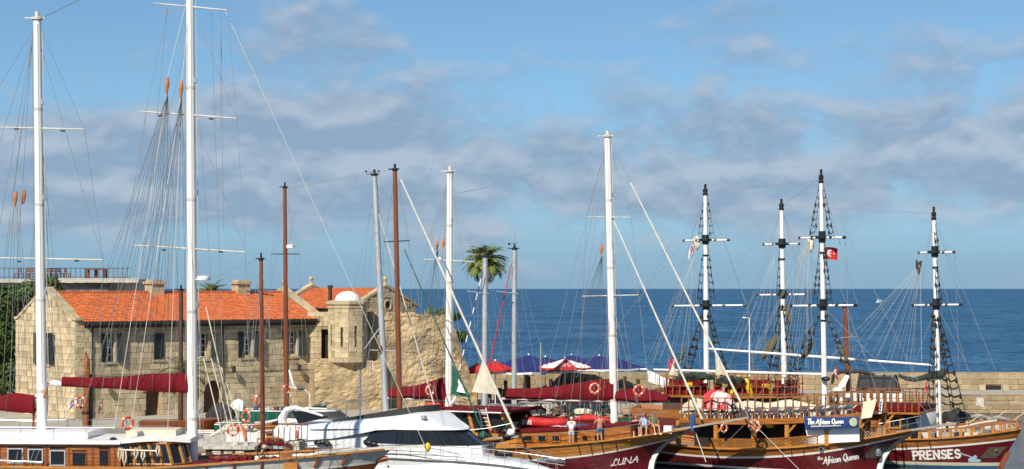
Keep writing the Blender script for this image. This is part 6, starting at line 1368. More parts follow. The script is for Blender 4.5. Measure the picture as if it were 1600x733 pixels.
# upper deck
ux0, ux1 = Q.P(1062, 655, -2.5).x, Q.P(1342, 650, -2.3).x
uz = fitz([(p.x, p.z) for p in (Q.P(a, c, -2.5) for a, c in ((1040, 652), (1120, 655), (1200, 655), (1270, 653), (1340, 647)))])
hwq = lambda x: min(2.5, Q.bt((x - Q.x0) / (Q.x1 - Q.x0)) + .15)
Q.slab('upper_deck', (ux0, ux1), uz, hwq, .14, M_varn); 
for sg in (-1, 1):
    ed = MB()
    for i in range(16):
        xa, xb = ux0 + (ux1 - ux0) * i / 16, ux0 + (ux1 - ux0) * (i + 1) / 16; ed.bar((xa, sg * (hwq(xa) + .03), uz(xa) - .12), (xb, sg * (hwq(xb) + .03), uz(xb) - .12), .06, .34)
    ed.build('deck_edge_beam', M_varn, Q.root)
deck_rail(Q, ux0 + .1, ux1 - .1, uz, lambda x: hwq(x) - .06, 1.28, .5, M_railw)
Q.slab('net_cover', (ux0 + .6, ux1 - .4), lambda x: uz(x) + .46, lambda x: hwq(x) - .9, .1, M_dirtyw) if False else None
# cabin under it
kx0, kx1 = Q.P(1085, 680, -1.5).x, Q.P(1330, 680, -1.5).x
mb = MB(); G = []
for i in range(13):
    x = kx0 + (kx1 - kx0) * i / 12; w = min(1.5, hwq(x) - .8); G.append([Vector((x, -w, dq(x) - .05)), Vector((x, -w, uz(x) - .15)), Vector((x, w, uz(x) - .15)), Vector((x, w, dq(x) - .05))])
mb.grid(G); mb.add(G[0], [(0, 1, 2, 3)]); mb.add(G[-1], [(0, 1, 2, 3)]); mb.build('cabin', M_dark, Q.root)  # cabin coloured near-black to imitate the shade below the upper deck
for px in (1060, 1119, 1178, 1230, 1290, 1335):
    x = Q.P(px, 675, -2.4).x; w = hwq(x) - .12
    for sg in (-1, 1): mb = MB(); mb.b2(x - .13, x + .13, sg * w - .1, sg * w + .1, Q.zs(x) - .1, uz(x) - .15); mb.bar((x, sg * w, uz(x) - .9), (x + .6, sg * w, uz(x) - .25), .1, .12); mb.build('pillar', M_varn2, Q.root)
lat = [Vector((x, -(Q.bt((x - Q.x0) / (Q.x1 - Q.x0)) - .02), Q.zs(x) + .08)) for x in [Q.P(px, 692, -2.6).x for px in (1112, 1131, 1150, 1171, 1192, 1213, 1234, 1256)]]; lattice(Q, lat, .52, M_varn2)
lat = [Vector((x, -(Q.bt((x - Q.x0) / (Q.x1 - Q.x0)) - .02), Q.zs(x) + .08)) for x in [Q.P(px, 688, -2.5).x for px in (1256, 1275, 1295, 1315, 1335, 1352, 1368)]]; lattice(Q, lat, .5, mat('net_cord', (.35, .28, .2), .8))
Q.rail([Vector((x, -(Q.bt((x - Q.x0) / (Q.x1 - Q.x0)) - .05), Q.zs(x) + .05)) for x in [Q.P(px, 684, -2.2).x for px in (1345, 1370, 1395, 1415)]], .7, M_steel, step=.8, post=.018, top=.02, mids=(.5,))
# white counter and blue banner
def qpt(px, py, y=-2.62): return Q.P(px, py, y)
c4 = [qpt(1258, 668, -2.3), qpt(1342, 664, -2.2), qpt(1343, 690, -2.2), qpt(1264, 694, -2.3)]; MB().prism(c4, (0, .06, 0)).build('white_board', M_letter, Q.root)
G = []
for i in range(13):
    f = i / 12; top_, bot = Q.P(1256 + f * 86, 651 + 1.0 * math.sin(f * 3.14) - f * 0.5, -2.66), Q.P(1259 + f * 84, 672 - 4 * f, -2.70); G.append([top_, top_.lerp(bot, .5) + Vector((0, -.06, 0)), bot])
bn = MB(); bn.grid(G); bn.grid([[p + Vector((0, .03, 0)) for p in r] for r in G]); bo = bn.build('banner', mat('blue_banner', (.006, .03, .13), .6, (.010, .045, .18), 1.5, 3), Q.root, True)
def onban(u0, v0, du, dv):
    def fn(u, v):
        f = (u0 + u * du); i = min(max(f, 0), .999) * 12; k = int(i); r = i - k; a = [G[k][j].lerp(G[k + 1][j], r) for j in range(3)]; g = 1 - (v0 + v * dv); p = a[0].lerp(a[2], g); return p + Vector((0, -.12 * math.sin(math.pi * g) - .03, 0))
    return fn
bL = (G[-1][0] - G[0][0]).length; bH = (G[6][0] - G[6][2]).length
lettering(bo, 'lettering', 'The African Queen', onban(.07, .44, 1 / bL, 1 / bH), bH * .40, .055, M_letter, slant=.15, gap=.08, width=.66 * bL)
_t = MB(); f_ = onban(.12, .2, 1, 1)
for i in range(20): _t.add([f_(i * .028, 0), f_(i * .028 + .02, 0), f_(i * .028 + .02, .12), f_(i * .028, .12)], [(0, 1, 2, 3)])
_t.build('small_print', M_letter, bo); f_ = onban(.91, .15, 1, 1); mb = MB(); mb.add([f_(.075 * math.cos(a * .628), .35 + .4 * math.sin(a * .628)) for a in range(10)], [tuple(range(10))]); mb.build('banner_emblem', mat('banner_picture', (.25, .45, .42), .6, (.45, .42, .2), 6, 3), bo)

cb = MB(); cb.prism([Q.P(1349, 628, -2.2), Q.P(1370, 624, -2.2), Q.P(1362, 652, -2.4), Q.P(1345, 655, -2.4)], (0, .05, 0)); cb.build('cream_board', mat('cream_board', (.72, .58, .42), .7), Q.root)
cb = MB(); cb.prism([Q.P(1375, 625, -2.0), Q.P(1380, 624, -2.0), Q.P(1377, 646, -2.0), Q.P(1373, 647, -2.0)], (0, .04, 0)); o = cb.build('hanging_pennant', M_letter, Q.root); mb = MB()
for k in range(4): p = Q.P(1376.5 - k * .5, 629 + 4.5 * k, -2.02); mb.b2(p.x - .05, p.x + .05, p.y - .01, p.y, p.z - .06, p.z + .06)
mb.build('blue_print', M_bluec, o)
M_pad = mat('slate_blue_pad', (.045, .06, .10), .85, (.07, .085, .12), 4, 4)
# sun beds along the upper deck
for k in range(11):
    f = (k + .5) / 11; x = Q.P(1066 + 256 * f, 650, -2.0).x; loc = Q.fr.M @ Vector((x, -hwq(x) + 1.05, uz(x) + .02))
    sb = thing('sun_lounger', ['sun lounger at the stern end of the banner ship upper deck'] [0] if k == 0 else ('sun lounger on the banner ship upper deck, number %s from its stern' % ['second', 'third', 'fourth', 'fifth', 'sixth', 'seventh', 'eighth', 'ninth', 'tenth', 'eleventh'][k - 1]).replace(', number', ','), 'sun lounger', loc=loc, rz=R(-35 + 90), group='sun loungers on the upper deck')
    fr_ = MB()
    for sy in (-.27, .27): fr_.bar((-.9, sy, .3), (.4, sy, .3), .05, .06); fr_.bar((.4, sy, .3), (.98, sy, .52), .05, .06); fr_.bar((-.7, sy, 0), (-.7, sy, .3), .05, .05); fr_.bar((.5, sy, 0), (.3, sy, .3), .05, .05)
    fr_.build('frame', M_white, sb); pd = MB(); pd.box((-.25, 0, .37), (1.25, .5, .08)); pd.box((.70, 0, .47), (.66, .5, .08), Matrix.Rotation(R(-21), 3, 'Y')); pd.build('pad', M_pad, sb)
# draped red-white cloth, white cover, long bundled awning
def drape(name, label, cat, b, px, py, w, h, yl, m, seed, amp=.18, sag=.0):
    p = b.P(px, py, yl); n = 16; ww, hh = b.pxw(w, p), b.pxw(h, p); G = []
    for i in range(n + 1):
        row = []
        for j in range(n + 1):
            u, v = i / n, j / n; e = math.sin(math.pi * u) ** .5; a = v * math.pi
            bul = amp * noise.noise((u * 5, v * 5, seed)); row.append(Vector(((u - .5) * ww * (1 + .1 * math.sin(9 * v + seed)), -math.cos(a) * (.5 + bul) * (.4 + .6 * e), -hh * .5 + (hh * (.35 + .65 * e)) * math.sin(a) ** .8 + bul * .7)))
        G.append(row)
    o = MB().grid(G).build(name, m, None, True); o.location = b.fr.M @ p; o.rotation_euler = (0, 0, b.fr.rz); return tag(o, label, cat)
drape('bundled_cloth', 'bundled red and white cloth draped over the upper deck rail', 'cloth', Q, 1122, 625, 54, 30, -1.7, mat('red_white_cloth', (.62, .03, .05), .8, (.75, .55, .55), 1.3, 3, stretch=(1, 1, .4), contrast=(.5, .56), bump=.4, bscale=4), 3, .3)
drape('bundled_awning', 'long white folded awning lying along the upper deck', 'awning', Q, 1235, 637, 210, 20, .1, M_cloth, 5, .3); drape('bundled_awning', 'shorter white folded awning behind the red and white cloth', 'awning', Q, 1092, 634, 60, 24, -.4, M_cloth, 8, .25)
# rig
qm, at_ = pirate_mast(Q, (1283, 276), (1289, 648), [(371, 1248, 1321), (477, 1235, 1340)], low=.4); Q.spar((1000, 577), (1285, 585), .085, M_white, 'boom', (.3, 0))
Q.ladder((1282, 285), (1264, 372), (1272, 372), 8, yl=(0, .4)); Q.ladder((1284, 285), (1297, 372), (1304, 372), 8, yl=(0, -.4)); Q.ladder((1283, 376), (1270, 476), (1277, 476), 9, yl=(0, .4)); Q.ladder((1286, 376), (1293, 476), (1301, 476), 9, yl=(0, -.4)); Q.ladder((1283, 482), (1212, 628), (1232, 632), 13, yl=(0, 1.4), w=.04); Q.ladder((1288, 482), (1318, 570), (1330, 574), 9, yl=(0, -1.2), w=.04)
Q.fan((1263, 372), 1165, 565, 1275, 578, 16, .0055, M_ropel); Q.cover([(1248, 400, 430), (1258, 372, 430), (1268, 370, 420), (1276, 385, 400)], mat('net_cloth', (.42, .36, .24), .9, (.3, .26, .18), 6, 4), .18, .3, 'gathered_net') if False else None
Q.cover([(1262, 372, 379), (1266, 369, 396), (1271, 374, 388)], M_cloth, .15, .3, 'gathered_net')
for (a, c, d, e) in ((1283, 280, 1455, 640), (1284, 282, 1240, 620), (1284, 282, 1340, 477), (1321, 371, 1330, 640), (1248, 371, 1225, 620), (1286, 372, 1380, 640), (1283, 282, 1120, 298), (1287, 480, 1470, 665), (1287, 480, 1180, 625), (1250, 372, 1285, 440), (1283, 276, 1225, 320)): Q.ln((a, c), (d, e), .013, M_wire, (0, -.8 if e > 500 else 0))
flag('red flag with white crescent and star high on the banner ship mast', 1289, 386, 20, 19, 115.0, 'red', .1, -.15)
flag('small red flag on a staff behind the banner ship mast', 1304, 572, 8, 16, 121.0, 'red', .6)
lifebuoy('lifebuoy hung on the orange pillar of the banner ship', 1179, 666, 112.6, 21, .8, M_orange2, -1); lifebuoy('shaded lifebuoy under the bowsprit plank at the banner ship stern', 1131, 669, 114.8, 15, .8, M_orange2)
mb = MB(); mb.ball(Q.P(1290, 592, -.3), .25, 8, 6, (1.2, 1, .6)); mb.build('boom_fitting', M_black, Q.root, True)
vest = MB(); vest.ball((0, 0, 0), .35, 8, 6, (.9, .4, .7)); vo = vest.build('life_jacket', M_yellow, None, True); vo.location = Q.fr.M @ Q.P(1203, 663, -1.9); tag(vo, 'yellow life jacket hanging under the upper deck of the banner ship', 'life jacket')
# ---------------------------------------------------------------- ship with the block-letter name
Pz = Boat('excursion_ship', 'varnished ship with maroon hull and bold white block letters on its bow', 'ship', 24.0, 120.5, -26.6)
Pz.hullform(-7.8, 7.9, 5.0, [(1440, 687), (1500, 683), (1560, 677), (1594, 671)], tm=.42, rake=1.35, rk=1.1)
sp = Pz.curve([(1410, 703), (1470, 700), (1530, 695), (1580, 690)])
Pz.band('hull', lambda x: .36, sp, M_maroonh); Pz.band('boot_stripe', lambda x: .16, lambda x: .36, M_cloth, .008); Pz.band('bottom_paint', lambda x: -.4, lambda x: .16, mat('blue_bottom_paint', (.03, .12, .2), .5)); Pz.band('sheer_stripe', sp, lambda x: sp(x) + .12, M_white, .015); Pz.band('bulwark', lambda x: sp(x) + .12, Pz.zs, M_varn)
Pz.strip('cap_rail', lambda x: Pz.zs(x) + .03, .24, .08, M_varn2); dp = lambda x: Pz.zs(x) - .2; Pz.deck(dp, M_teak, .1); Pz.stem(M_varnd, None, .1)
hawse_plate(Pz, [(1531, 716), (1556, 716), (1574, 698), (1546, 699)], M_plate); pp = Pz.near(1556, 704, .04); MB().ball(pp, .11, 8, 6, (1, .4, .8)).build('hawse_hole', M_varnd, Pz.root, True)
fn, wd = on_hull(Pz, (1428, 718), (1501, 715)); lettering(Pz.root, 'lettering', 'PRENSES', fn, .5, .12, M_letter, serif=.13, gap=.22, width=wd)
fn, wd = on_hull(Pz, (1502, 722), (1528, 722)); mb = MB(); em = [(.42, .0), (.9, -.02), (1.12, .05), (1.05, .18), (.86, .2), (.92, .36), (.8, .46), (.68, .34), (.55, .3), (.4, .2)]
mb.add([fn(u, v) for u, v in em] + [fn(.75, .15)], [(i, (i + 1) % len(em), len(em)) for i in range(len(em))]); sw = [(0, .62), (.2, .5), (.42, .44), (.66, .32), (.66, .26), (.4, .37), (.18, .43), (-.02, .52)]; mb.add([fn(u, v) for u, v in sw], [(0, 1, 6, 7), (1, 2, 5, 6), (2, 3, 4, 5)]); mb.build('pale_blue_emblem', mat('pale_blue_paint', (.35, .52, .6), .6), Pz.root)
for px in (1414, 1432, 1452): a, c = Pz.near(px, 690, .03), Pz.near(px + 3, 702, .03); MB().bar(a, c, .05, .03).build('chain_plate', M_iron, Pz.root)
for f_ in (.3, .62): Pz.strip('plank_seam', lambda x, f_=f_: sp(x) + .12 + (Pz.zs(x) - sp(x) - .12) * f_, .012, .022, M_dwood, .0, n=40)
# open wooden rail with planks along the fore deck
for sg in (-1, 1):
    n = 11; ts = [.56 + .42 * i / n for i in range(n + 1)]; pts = []
    for t in ts: x = Pz.x0 + (Pz.x1 - Pz.x0) * t; pts.append(Vector((x, sg * max(.05, Pz.bt(t) - .02), Pz.zs(x) + .06)))
    for p in pts: MB().b2(p.x - .08, p.x + .08, p.y - .07, p.y + .07, p.z - .03, p.z + .44).build('rail_post', M_varn2, Pz.root)
    mb = MB(); [mb.bar(p + Vector((0, 0, .5)), q + Vector((0, 0, .5)), .16, .1) for p, q in zip(pts, pts[1:])]; mb.build('top_rail', M_varn, Pz.root)
for k, (x, y, m_) in enumerate(((5.0, -.3, M_dirtyw), (3.4, .2, M_greyw), (2.2, -.6, M_dirtyw), (4.1, .5, M_blackc), (5.6, .2, M_steel))): MB().b2(x - .45, x + .4, y - .4, y + .4, dp(x) - .02, dp(x) + .35 + .1 * (k % 3)).build('deck_box', m_, Pz.root)
MB().tube([Pz.P(1500, 668, 0), Pz.P(1530, 661, 0), Pz.P(1558, 657, 0)], .07, 6).build('spare_spar', M_cloth, Pz.root); Pz.rail([Pz.P(1495, 672, 1.6), Pz.P(1560, 666, 1.0)], .7, M_steel, step=.8, post=.016, top=.02)
# cabin, upper deck with heavy posts
px0, px1 = Pz.P(1335, 655, -1.8).x, Pz.P(1418, 655, -1.8).x; pz1 = Pz.P(1410, 645, -1.8).z
MB().b2(px0, px1 - .5, -1.7, 1.7, 1.0, pz1 - .14).build('cabin', M_varn, Pz.root); cb = Pz.root.children[-1]
for (a, c, t, bo_) in ((1376, 1384, 656, 666), (1392, 1406, 652, 668)):
    p, q = Pz.P(a, t, -1.72), Pz.P(c, bo_, -1.72); MB().b2(p.x, q.x, -1.76, -1.69, q.z, p.z).build('window', M_glass, cb); f = MB(); e = .09
    for (c_, d, g, h) in ((p.x - e, p.x, q.z - e, p.z + e), (q.x, q.x + e, q.z - e, p.z + e), (p.x, q.x, p.z, p.z + e), (p.x, q.x, q.z - e, q.z)): f.b2(c_, d, -1.79, -1.7, g, h)
    f.build('window_frame', M_varn2, cb)
gl_ = MB().prism([(px1 - .5, -1.6, 1.8), (px1 + .8, -1.3, 1.8), (px1 + .2, -1.2, pz1 - .15), (px1 - .5, -1.5, pz1 - .15)], (0, 3.0, 0)).build('front_window', M_glass, Pz.root)
uzp = lambda x: pz1 + .02 * (x - px0); Pz.slab('upper_deck', (px0 - 1.5, px1 + .9), uzp, 2.2, .14, M_varn); MB().b2(px0 - 1.4, px1 + .8, -2.0, 2.0, pz1 + .13, pz1 + .4).build('seat_bench', M_maroon, Pz.root); MB().b2(px0 - 1.4, px1 - 2.2, -1.9, -1.7, pz1 + .41, pz1 + .85).build('bench_back', M_letter, Pz.root)
deck_rail(Pz, px0 - 1.4, px1 + .8, uzp, 2.12, 1.25, .42, M_railw)
pmz, at_ = pirate_mast(Pz, (1459, 334), (1468, 672), [(394, 1435, 1492), (476, 1425, 1503)], low=.4, wt=6, wb=9); Pz.spar((1108, 545), (1462, 571), .09, M_white, 'boom', (1.5, 0))
Pz.ladder((1460, 480), (1448, 640), (1458, 645), 13, yl=(0, -1.8), w=.042); Pz.ladder((1464, 484), (1486, 640), (1508, 642), 13, yl=(0, -1.6), w=.045); Pz.ladder((1464, 484), (1470, 640), (1492, 645), 12, yl=(0, 1.6), w=.04); Pz.ladder((1459, 342), (1462, 394), (1468, 394), 5, yl=(0, -.3), w=.025)
Pz.ladder((1461, 398), (1464, 476), (1472, 476), 7, yl=(0, -.4), w=.03); Pz.fan((1438, 412), 1290, 560, 1445, 568, 16, .0055, M_ropel); Pz.cover([(1431, 405, 420), (1436, 410, 432), (1440, 407, 415)], M_blackc, .12, 0, 'gathered_sail')
for (a, c, d, e) in ((1459, 340, 1435, 476), (1460, 340, 1503, 476), (1460, 340, 1590, 665), (1459, 342, 1380, 640), (1492, 394, 1500, 640), (1435, 394, 1424, 640), (1464, 478, 1556, 660), (1464, 478, 1400, 640), (1458, 334, 1224, 321), (1460, 396, 1530, 640)): Pz.ln((a, c), (d, e), .012, M_wire, (0, -.6 if e > 500 else 0))
cv = Pz.cover([(1404, 584, 589), (1415, 588, 595), (1428, 590, 597), (1445, 585, 594), (1458, 580, 592), (1476, 578, 590)], M_greenc, .3, -.2, 'furled_awning')
flag('red and white flag drooping beside the block-letter ship mast', 1452, 590, 12, 16, 119.5, 'red', 1.0, .2, -1)
# ---------------------------------------------------------------- third ship behind
T3 = Boat('excursion_ship', 'wooden excursion ship with two white masts and maroon benches, lying behind the others', 'ship', 15.5, 140.0, -12)
T3.hullform(-6.5, 7.5, 5.0, [(1040, 640), (1150, 642), (1260, 636)], stern=.85, rake=2.0); T3.band('hull', lambda x: -.3, lambda x: T3.zs(x) - .6, M_maroonh); T3.band('bulwark', lambda x: T3.zs(x) - .6, T3.zs, M_varn); T3.deck(lambda x: T3.zs(x) - .3, M_teak)
tz = T3.P(1120, 618, -2.3).z; T3.slab('upper_deck', (-4.6, 5.6), lambda x: tz, 2.3, .16, M_varn); deck_rail(T3, -4.5, 5.5, lambda x: tz, 2.22, 1.35, .5, M_railw); MB().b2(-4.3, 5.3, -1.8, 1.8, 1.2, tz - .17).build('cabin', M_dwood, T3.root)
for (a, c) in ((-4.2, -1.2), (0.2, 3.2), (3.6, 5.2)): MB().b2(a, c, -1.9, -1.1, tz + .05, tz + .55).build('bench', M_maroon, T3.root); MB().b2(a, c, .9, 1.2, tz + .05, tz + 1.0).build('bench_back', M_maroon, T3.root)
pirate_mast(T3, (1102, 297), (1104, 612), [(375, 1067, 1140), (477, 1048, 1167)], low=.3); pirate_mast(T3, (1221, 320), (1226, 625), [(381, 1192, 1250), (460, 1183, 1262)], low=.3)
for (t, l, r_, n, yl, w) in (((1102, 305), (1090, 374), (1096, 374), 6, (0, .4), .022), ((1103, 305), (1111, 374), (1117, 374), 6, (0, -.4), .022), ((1102, 380), (1088, 474), (1094, 476), 8, (0, .4), .026), ((1104, 380), (1111, 474), (1118, 476), 8, (0, -.4), .026), ((1101, 482), (1058, 606), (1072, 610), 11, (0, 1.8), .055), ((1106, 482), (1128, 596), (1142, 598), 11, (0, -1.8), .055), ((1220, 390), (1213, 458), (1217, 458), 5, (0, .3), .028), ((1221, 465), (1198, 604), (1214, 610), 11, (0, 1.8), .06), ((1223, 465), (1236, 604), (1250, 608), 11, (0, -1.8), .05)): T3.ladder(t, l, r_, n, w, None, yl)
T3.fan((1085, 400), 1010, 560, 1090, 575, 13, .0055, M_ropel); T3.fan((1210, 400), 1140, 545, 1212, 560, 10, .0055, M_ropel); T3.cover([(1084, 372, 382), (1089, 368, 392), (1094, 374, 384)], M_cloth, .15, .3, 'gathered_net')
for (a, c, d, e) in ((1102, 300, 1048, 477), (1103, 300, 1167, 477), (1102, 302, 1010, 600), (1104, 302, 1210, 600), (1221, 325, 1262, 460), (1221, 325, 1183, 460), (1221, 326, 1110, 470), (1220, 326, 1130, 600), (1222, 326, 1290, 610), (1222, 330, 1340, 600), (1048, 478, 1042, 600), (1167, 477, 1180, 600), (1050, 375, 1000, 470), (1070, 376, 900, 590)): T3.ln((a, c), (d, e), .013, M_wire, (0, -.8 if e > 500 else 0))
drape('furled_awning', 'dark green furled awning beside the tall rear mast', 'awning', T3, 1086, 588, 62, 10, -2.3, M_greenc, 2, .42); drape('furled_awning', 'smaller dark green furled awning right of the tall rear mast', 'awning', T3, 1143, 593, 44, 10, -2.3, M_greenc, 6, .42)
flag('dark red flag hanging near the furled awnings of the rear ship', 1056, 556, 14, 16, 118.0, 'red', .5, .3, -1); flag('small white flag with red stripes left of the tall rear mast', 1083, 382, 10, 14, 139.5, 'white', .8, .2, -1)
lp = thing('lamp_post', 'slim white lamp post between the rear ship masts', 'lamp post', loc=(W(1171, 0, 172).x, 172, LZ)); zt = W(1170, 497, 172).z - LZ; MB().tube([(0, 0, 0), (0, 0, zt)], [.07, .05], 8).build('post', M_white, lp); mb = MB(); mb.bar((0, 0, zt), (-.4, 0, zt + .05), .05, .05); mb.ball((-.45, 0, zt + .03), .12, 8, 6, (1.5, 1, .6)); mb.build('lamp_head', M_white, lp)
for k, (px, py, rr, lab) in enumerate(((1148, 604, 25, 'yellow kayak upright on the rear ship, left one'), (1170, 606, -18, 'yellow kayak leaning on the rear ship, right one'))):
    ky = MB(); ky.tube([(0, 0, -.85), (0, 0, -.4), (0, 0, .1), (0, 0, .6), (0, 0, .9)], [.05, .2, .27, .2, .04], 10); o = ky.build('yellow_kayak', M_yellow, None, True); o.location = T3.fr.M @ T3.P(px, py, -2.0); o.rotation_euler = (0, R(rr), 0); tag(o, lab, 'kayak', 'yellow kayaks')
# motor boat with canvas enclosure and brown mast
V = Boat('trawler', 'white cabin boat with grey canvas enclosure and brown mast behind the ships', 'motorboat', 27.5, 146.0, -14)
V.hullform(-4.6, 5.2, 3.6, [(1320, 640), (1400, 636)], stern=.85, rake=1.2, rk=1); V.band('hull', lambda x: -.3, V.zs, M_gel); V.deck(V.zs, M_dirtyw, 0); p, q = V.P(1318, 614, -1.5), V.P(1412, 614, -1.5); MB().b2(p.x, q.x, -1.5, 1.5, 1.0, p.z).build('cabin', M_gel, V.root)
zt = V.P(1360, 590, -1.4).z; mb = MB(); ox = [(V.P(1338, 600, -1.4).x, V.P(1342, 600, -1.4).x), (V.P(1360, 600, -1.4).x,) * 2, (V.P(1380, 600, -1.4).x,) * 2, (V.P(1404, 600, -1.4).x, V.P(1398, 600, -1.4).x)]
G = [[Vector((b0, -1.4, p.z)), Vector((b1, -1.25, zt)), Vector((b1, 0, zt + .14)), Vector((b1, 1.25, zt)), Vector((b0, 1.4, p.z))] for b0, b1 in ox]; mb.grid(G); mb.add(G[0], [tuple(range(5))]); mb.add(G[-1], [tuple(range(5))]); mb.build('canvas_enclosure', M_clear, V.root)
for g in G: MB().tube([v + Vector((0, 0, .02)) for v in g], .07, 6).build('canopy_bow', M_blackc, V.root)
MB().tube([g[1] for g in G], .08, 6).build('canopy_edge', M_blackc, V.root); 
mb = MB(); pts = [V.P(a, c, .2) for a, c in ((1300, 600), (1302, 588), (1312, 581), (1340, 580), (1362, 585), (1372, 590))]; mb.tube(pts, [.1, .14, .16, .16, .16, .1], 8); mb.build('folded_bimini', M_blackc, V.root, True); mb = MB(); mb.lathe([(.02, -.02), (.62, 0), (.62, .06), (.02, .1)], (0, 0, 0), 16)
bs_ = MB(); bs_.prism([V.P(1308, 606, -.8), V.P(1320, 604, -.8), V.P(1327, 588, -.6), V.P(1321, 586, -.6)], (0, .5, 0)); bs_.build('helm_seat', M_letter, V.root); mb = MB(); mb.prism([V.P(1300, 614, -1.2), V.P(1316, 612, -1.2), V.P(1316, 604, -1.2), V.P(1302, 606, -1.2)], (0, .6, 0)); mb.build('white_locker', M_gel, V.root)
V.mast((1320, 478), (1327, 612), 7, 9, M_varnd, capm=M_black, low=.5, yl=.4); V.spar((1312, 528), (1340, 526), .03, M_wire, 'aerial_bar'); V.lns([(1320, 482, 1290, 610), (1320, 482, 1372, 600), (1321, 482, 1345, 608)], .012, M_wire)
# ---------------------------------------------------------------- small craft along the quay and breakwater
def dinghy(name, label, px, py, D, L_, m, mi, rz=0, h=.55, B_=1.5, extra=None, cat='boat', z0=None):
    p = W(px, py, D); b = Boat(name, label, cat, p.x, D, rz, 'small boats by the quay'); b.x0, b.x1, b.B, b.stern, b.tm, b.rake, b.pw, b.q, b.rk, b.low = -L_ / 2, L_ / 2, B_, .8, .4, .35, 2.2, .8, 1.2, .7
    b.zs = lambda x: h + .3 * h * (max(0, x) / (L_ / 2)) ** 2; b.band('hull', lambda x: -.25, b.zs, m, n=20, rows=4); b.deck(lambda x: h * .45, mi, .03, 14); b.strip('gunwale', lambda x: b.zs(x) + .02, .1, .07, extra or M_varn2, n=20)
    for x in (-.6, .7): MB().b2(x - .14, x + .14, -B_ * .42, B_ * .42, h * .75, h * .82).build('thwart', M_teak, b.root)
    return b
gb = dinghy('fishing_boat', 'high green wooden fishing boat moored before the house', 445, 650, 138, 6.2, M_greenh, M_teak, -6, 2.25, 2.4, M_white); gb.strip('rubbing_strake', lambda x: gb.zs(x) - .8, .08, .12, M_dwood, .02, n=20); gb.strip('white_line', lambda x: gb.zs(x) - 1.0, .05, .08, M_letter, .02, n=20)
for k in range(6): MB().box((-2.0 + .5 * k, -.5, gb.zs(0) + .1), (.3, .3, .4), Matrix.Rotation(.4 * k, 3, 'Z')).build('fish_crate', [M_bluec, M_letter, M_dirtyw, M_varnd][k % 4], gb.root)
g2 = dinghy('fishing_boat', 'darker green fishing boat beside the blue covered one', 392, 655, 135, 5.0, M_greenh, M_teak, 5, 1.5, 2.0, M_letter); drape('white_tarpaulin', 'white tarpaulin bundle on the dark green fishing boat', 'tarpaulin', g2, 372, 632, 22, 16, 0, M_letter, 4)
g3 = dinghy('fishing_boat', 'fishing boat with dark navy cover near the house arch', 345, 655, 134, 4.5, M_dirtyw, M_teak, -12, 1.0, 1.9, M_white); drape('navy_cover', 'dark navy cover hung over the boat near the house arch', 'tarpaulin', g3, 345, 641, 44, 22, -.2, M_blackc, 7)
g5 = dinghy('wooden_boat', 'varnished open boat between the yacht stern and the brown mast', 452, 676, 119, 4.2, M_varnd, M_teak, -20, 1.05, 1.7, M_varn); MB().b2(-1.3, .5, -.6, .6, .5, 2.0).build('cabin', M_varn2, g5.root); g5.slab('cabin_roof', (-1.5, .7), lambda x: 2.1, .75, .08, M_varnd); [MB().b2(x - .22, x + .22, -.63, -.59, 1.25, 1.75).build('window', M_glass, g5.root) for x in (-.95, -.35, .2)]; [line(g5.root, 'rail_post', (x, -.8, .9), (x, -.8, 1.7), .03, M_varnd) for x in (-1.8, -1.5, .8, 1.1, 1.4)]; line(g5.root, 'rail', (-1.8, -.8, 1.7), (1.4, -.8, 1.7), .04, M_varnd)
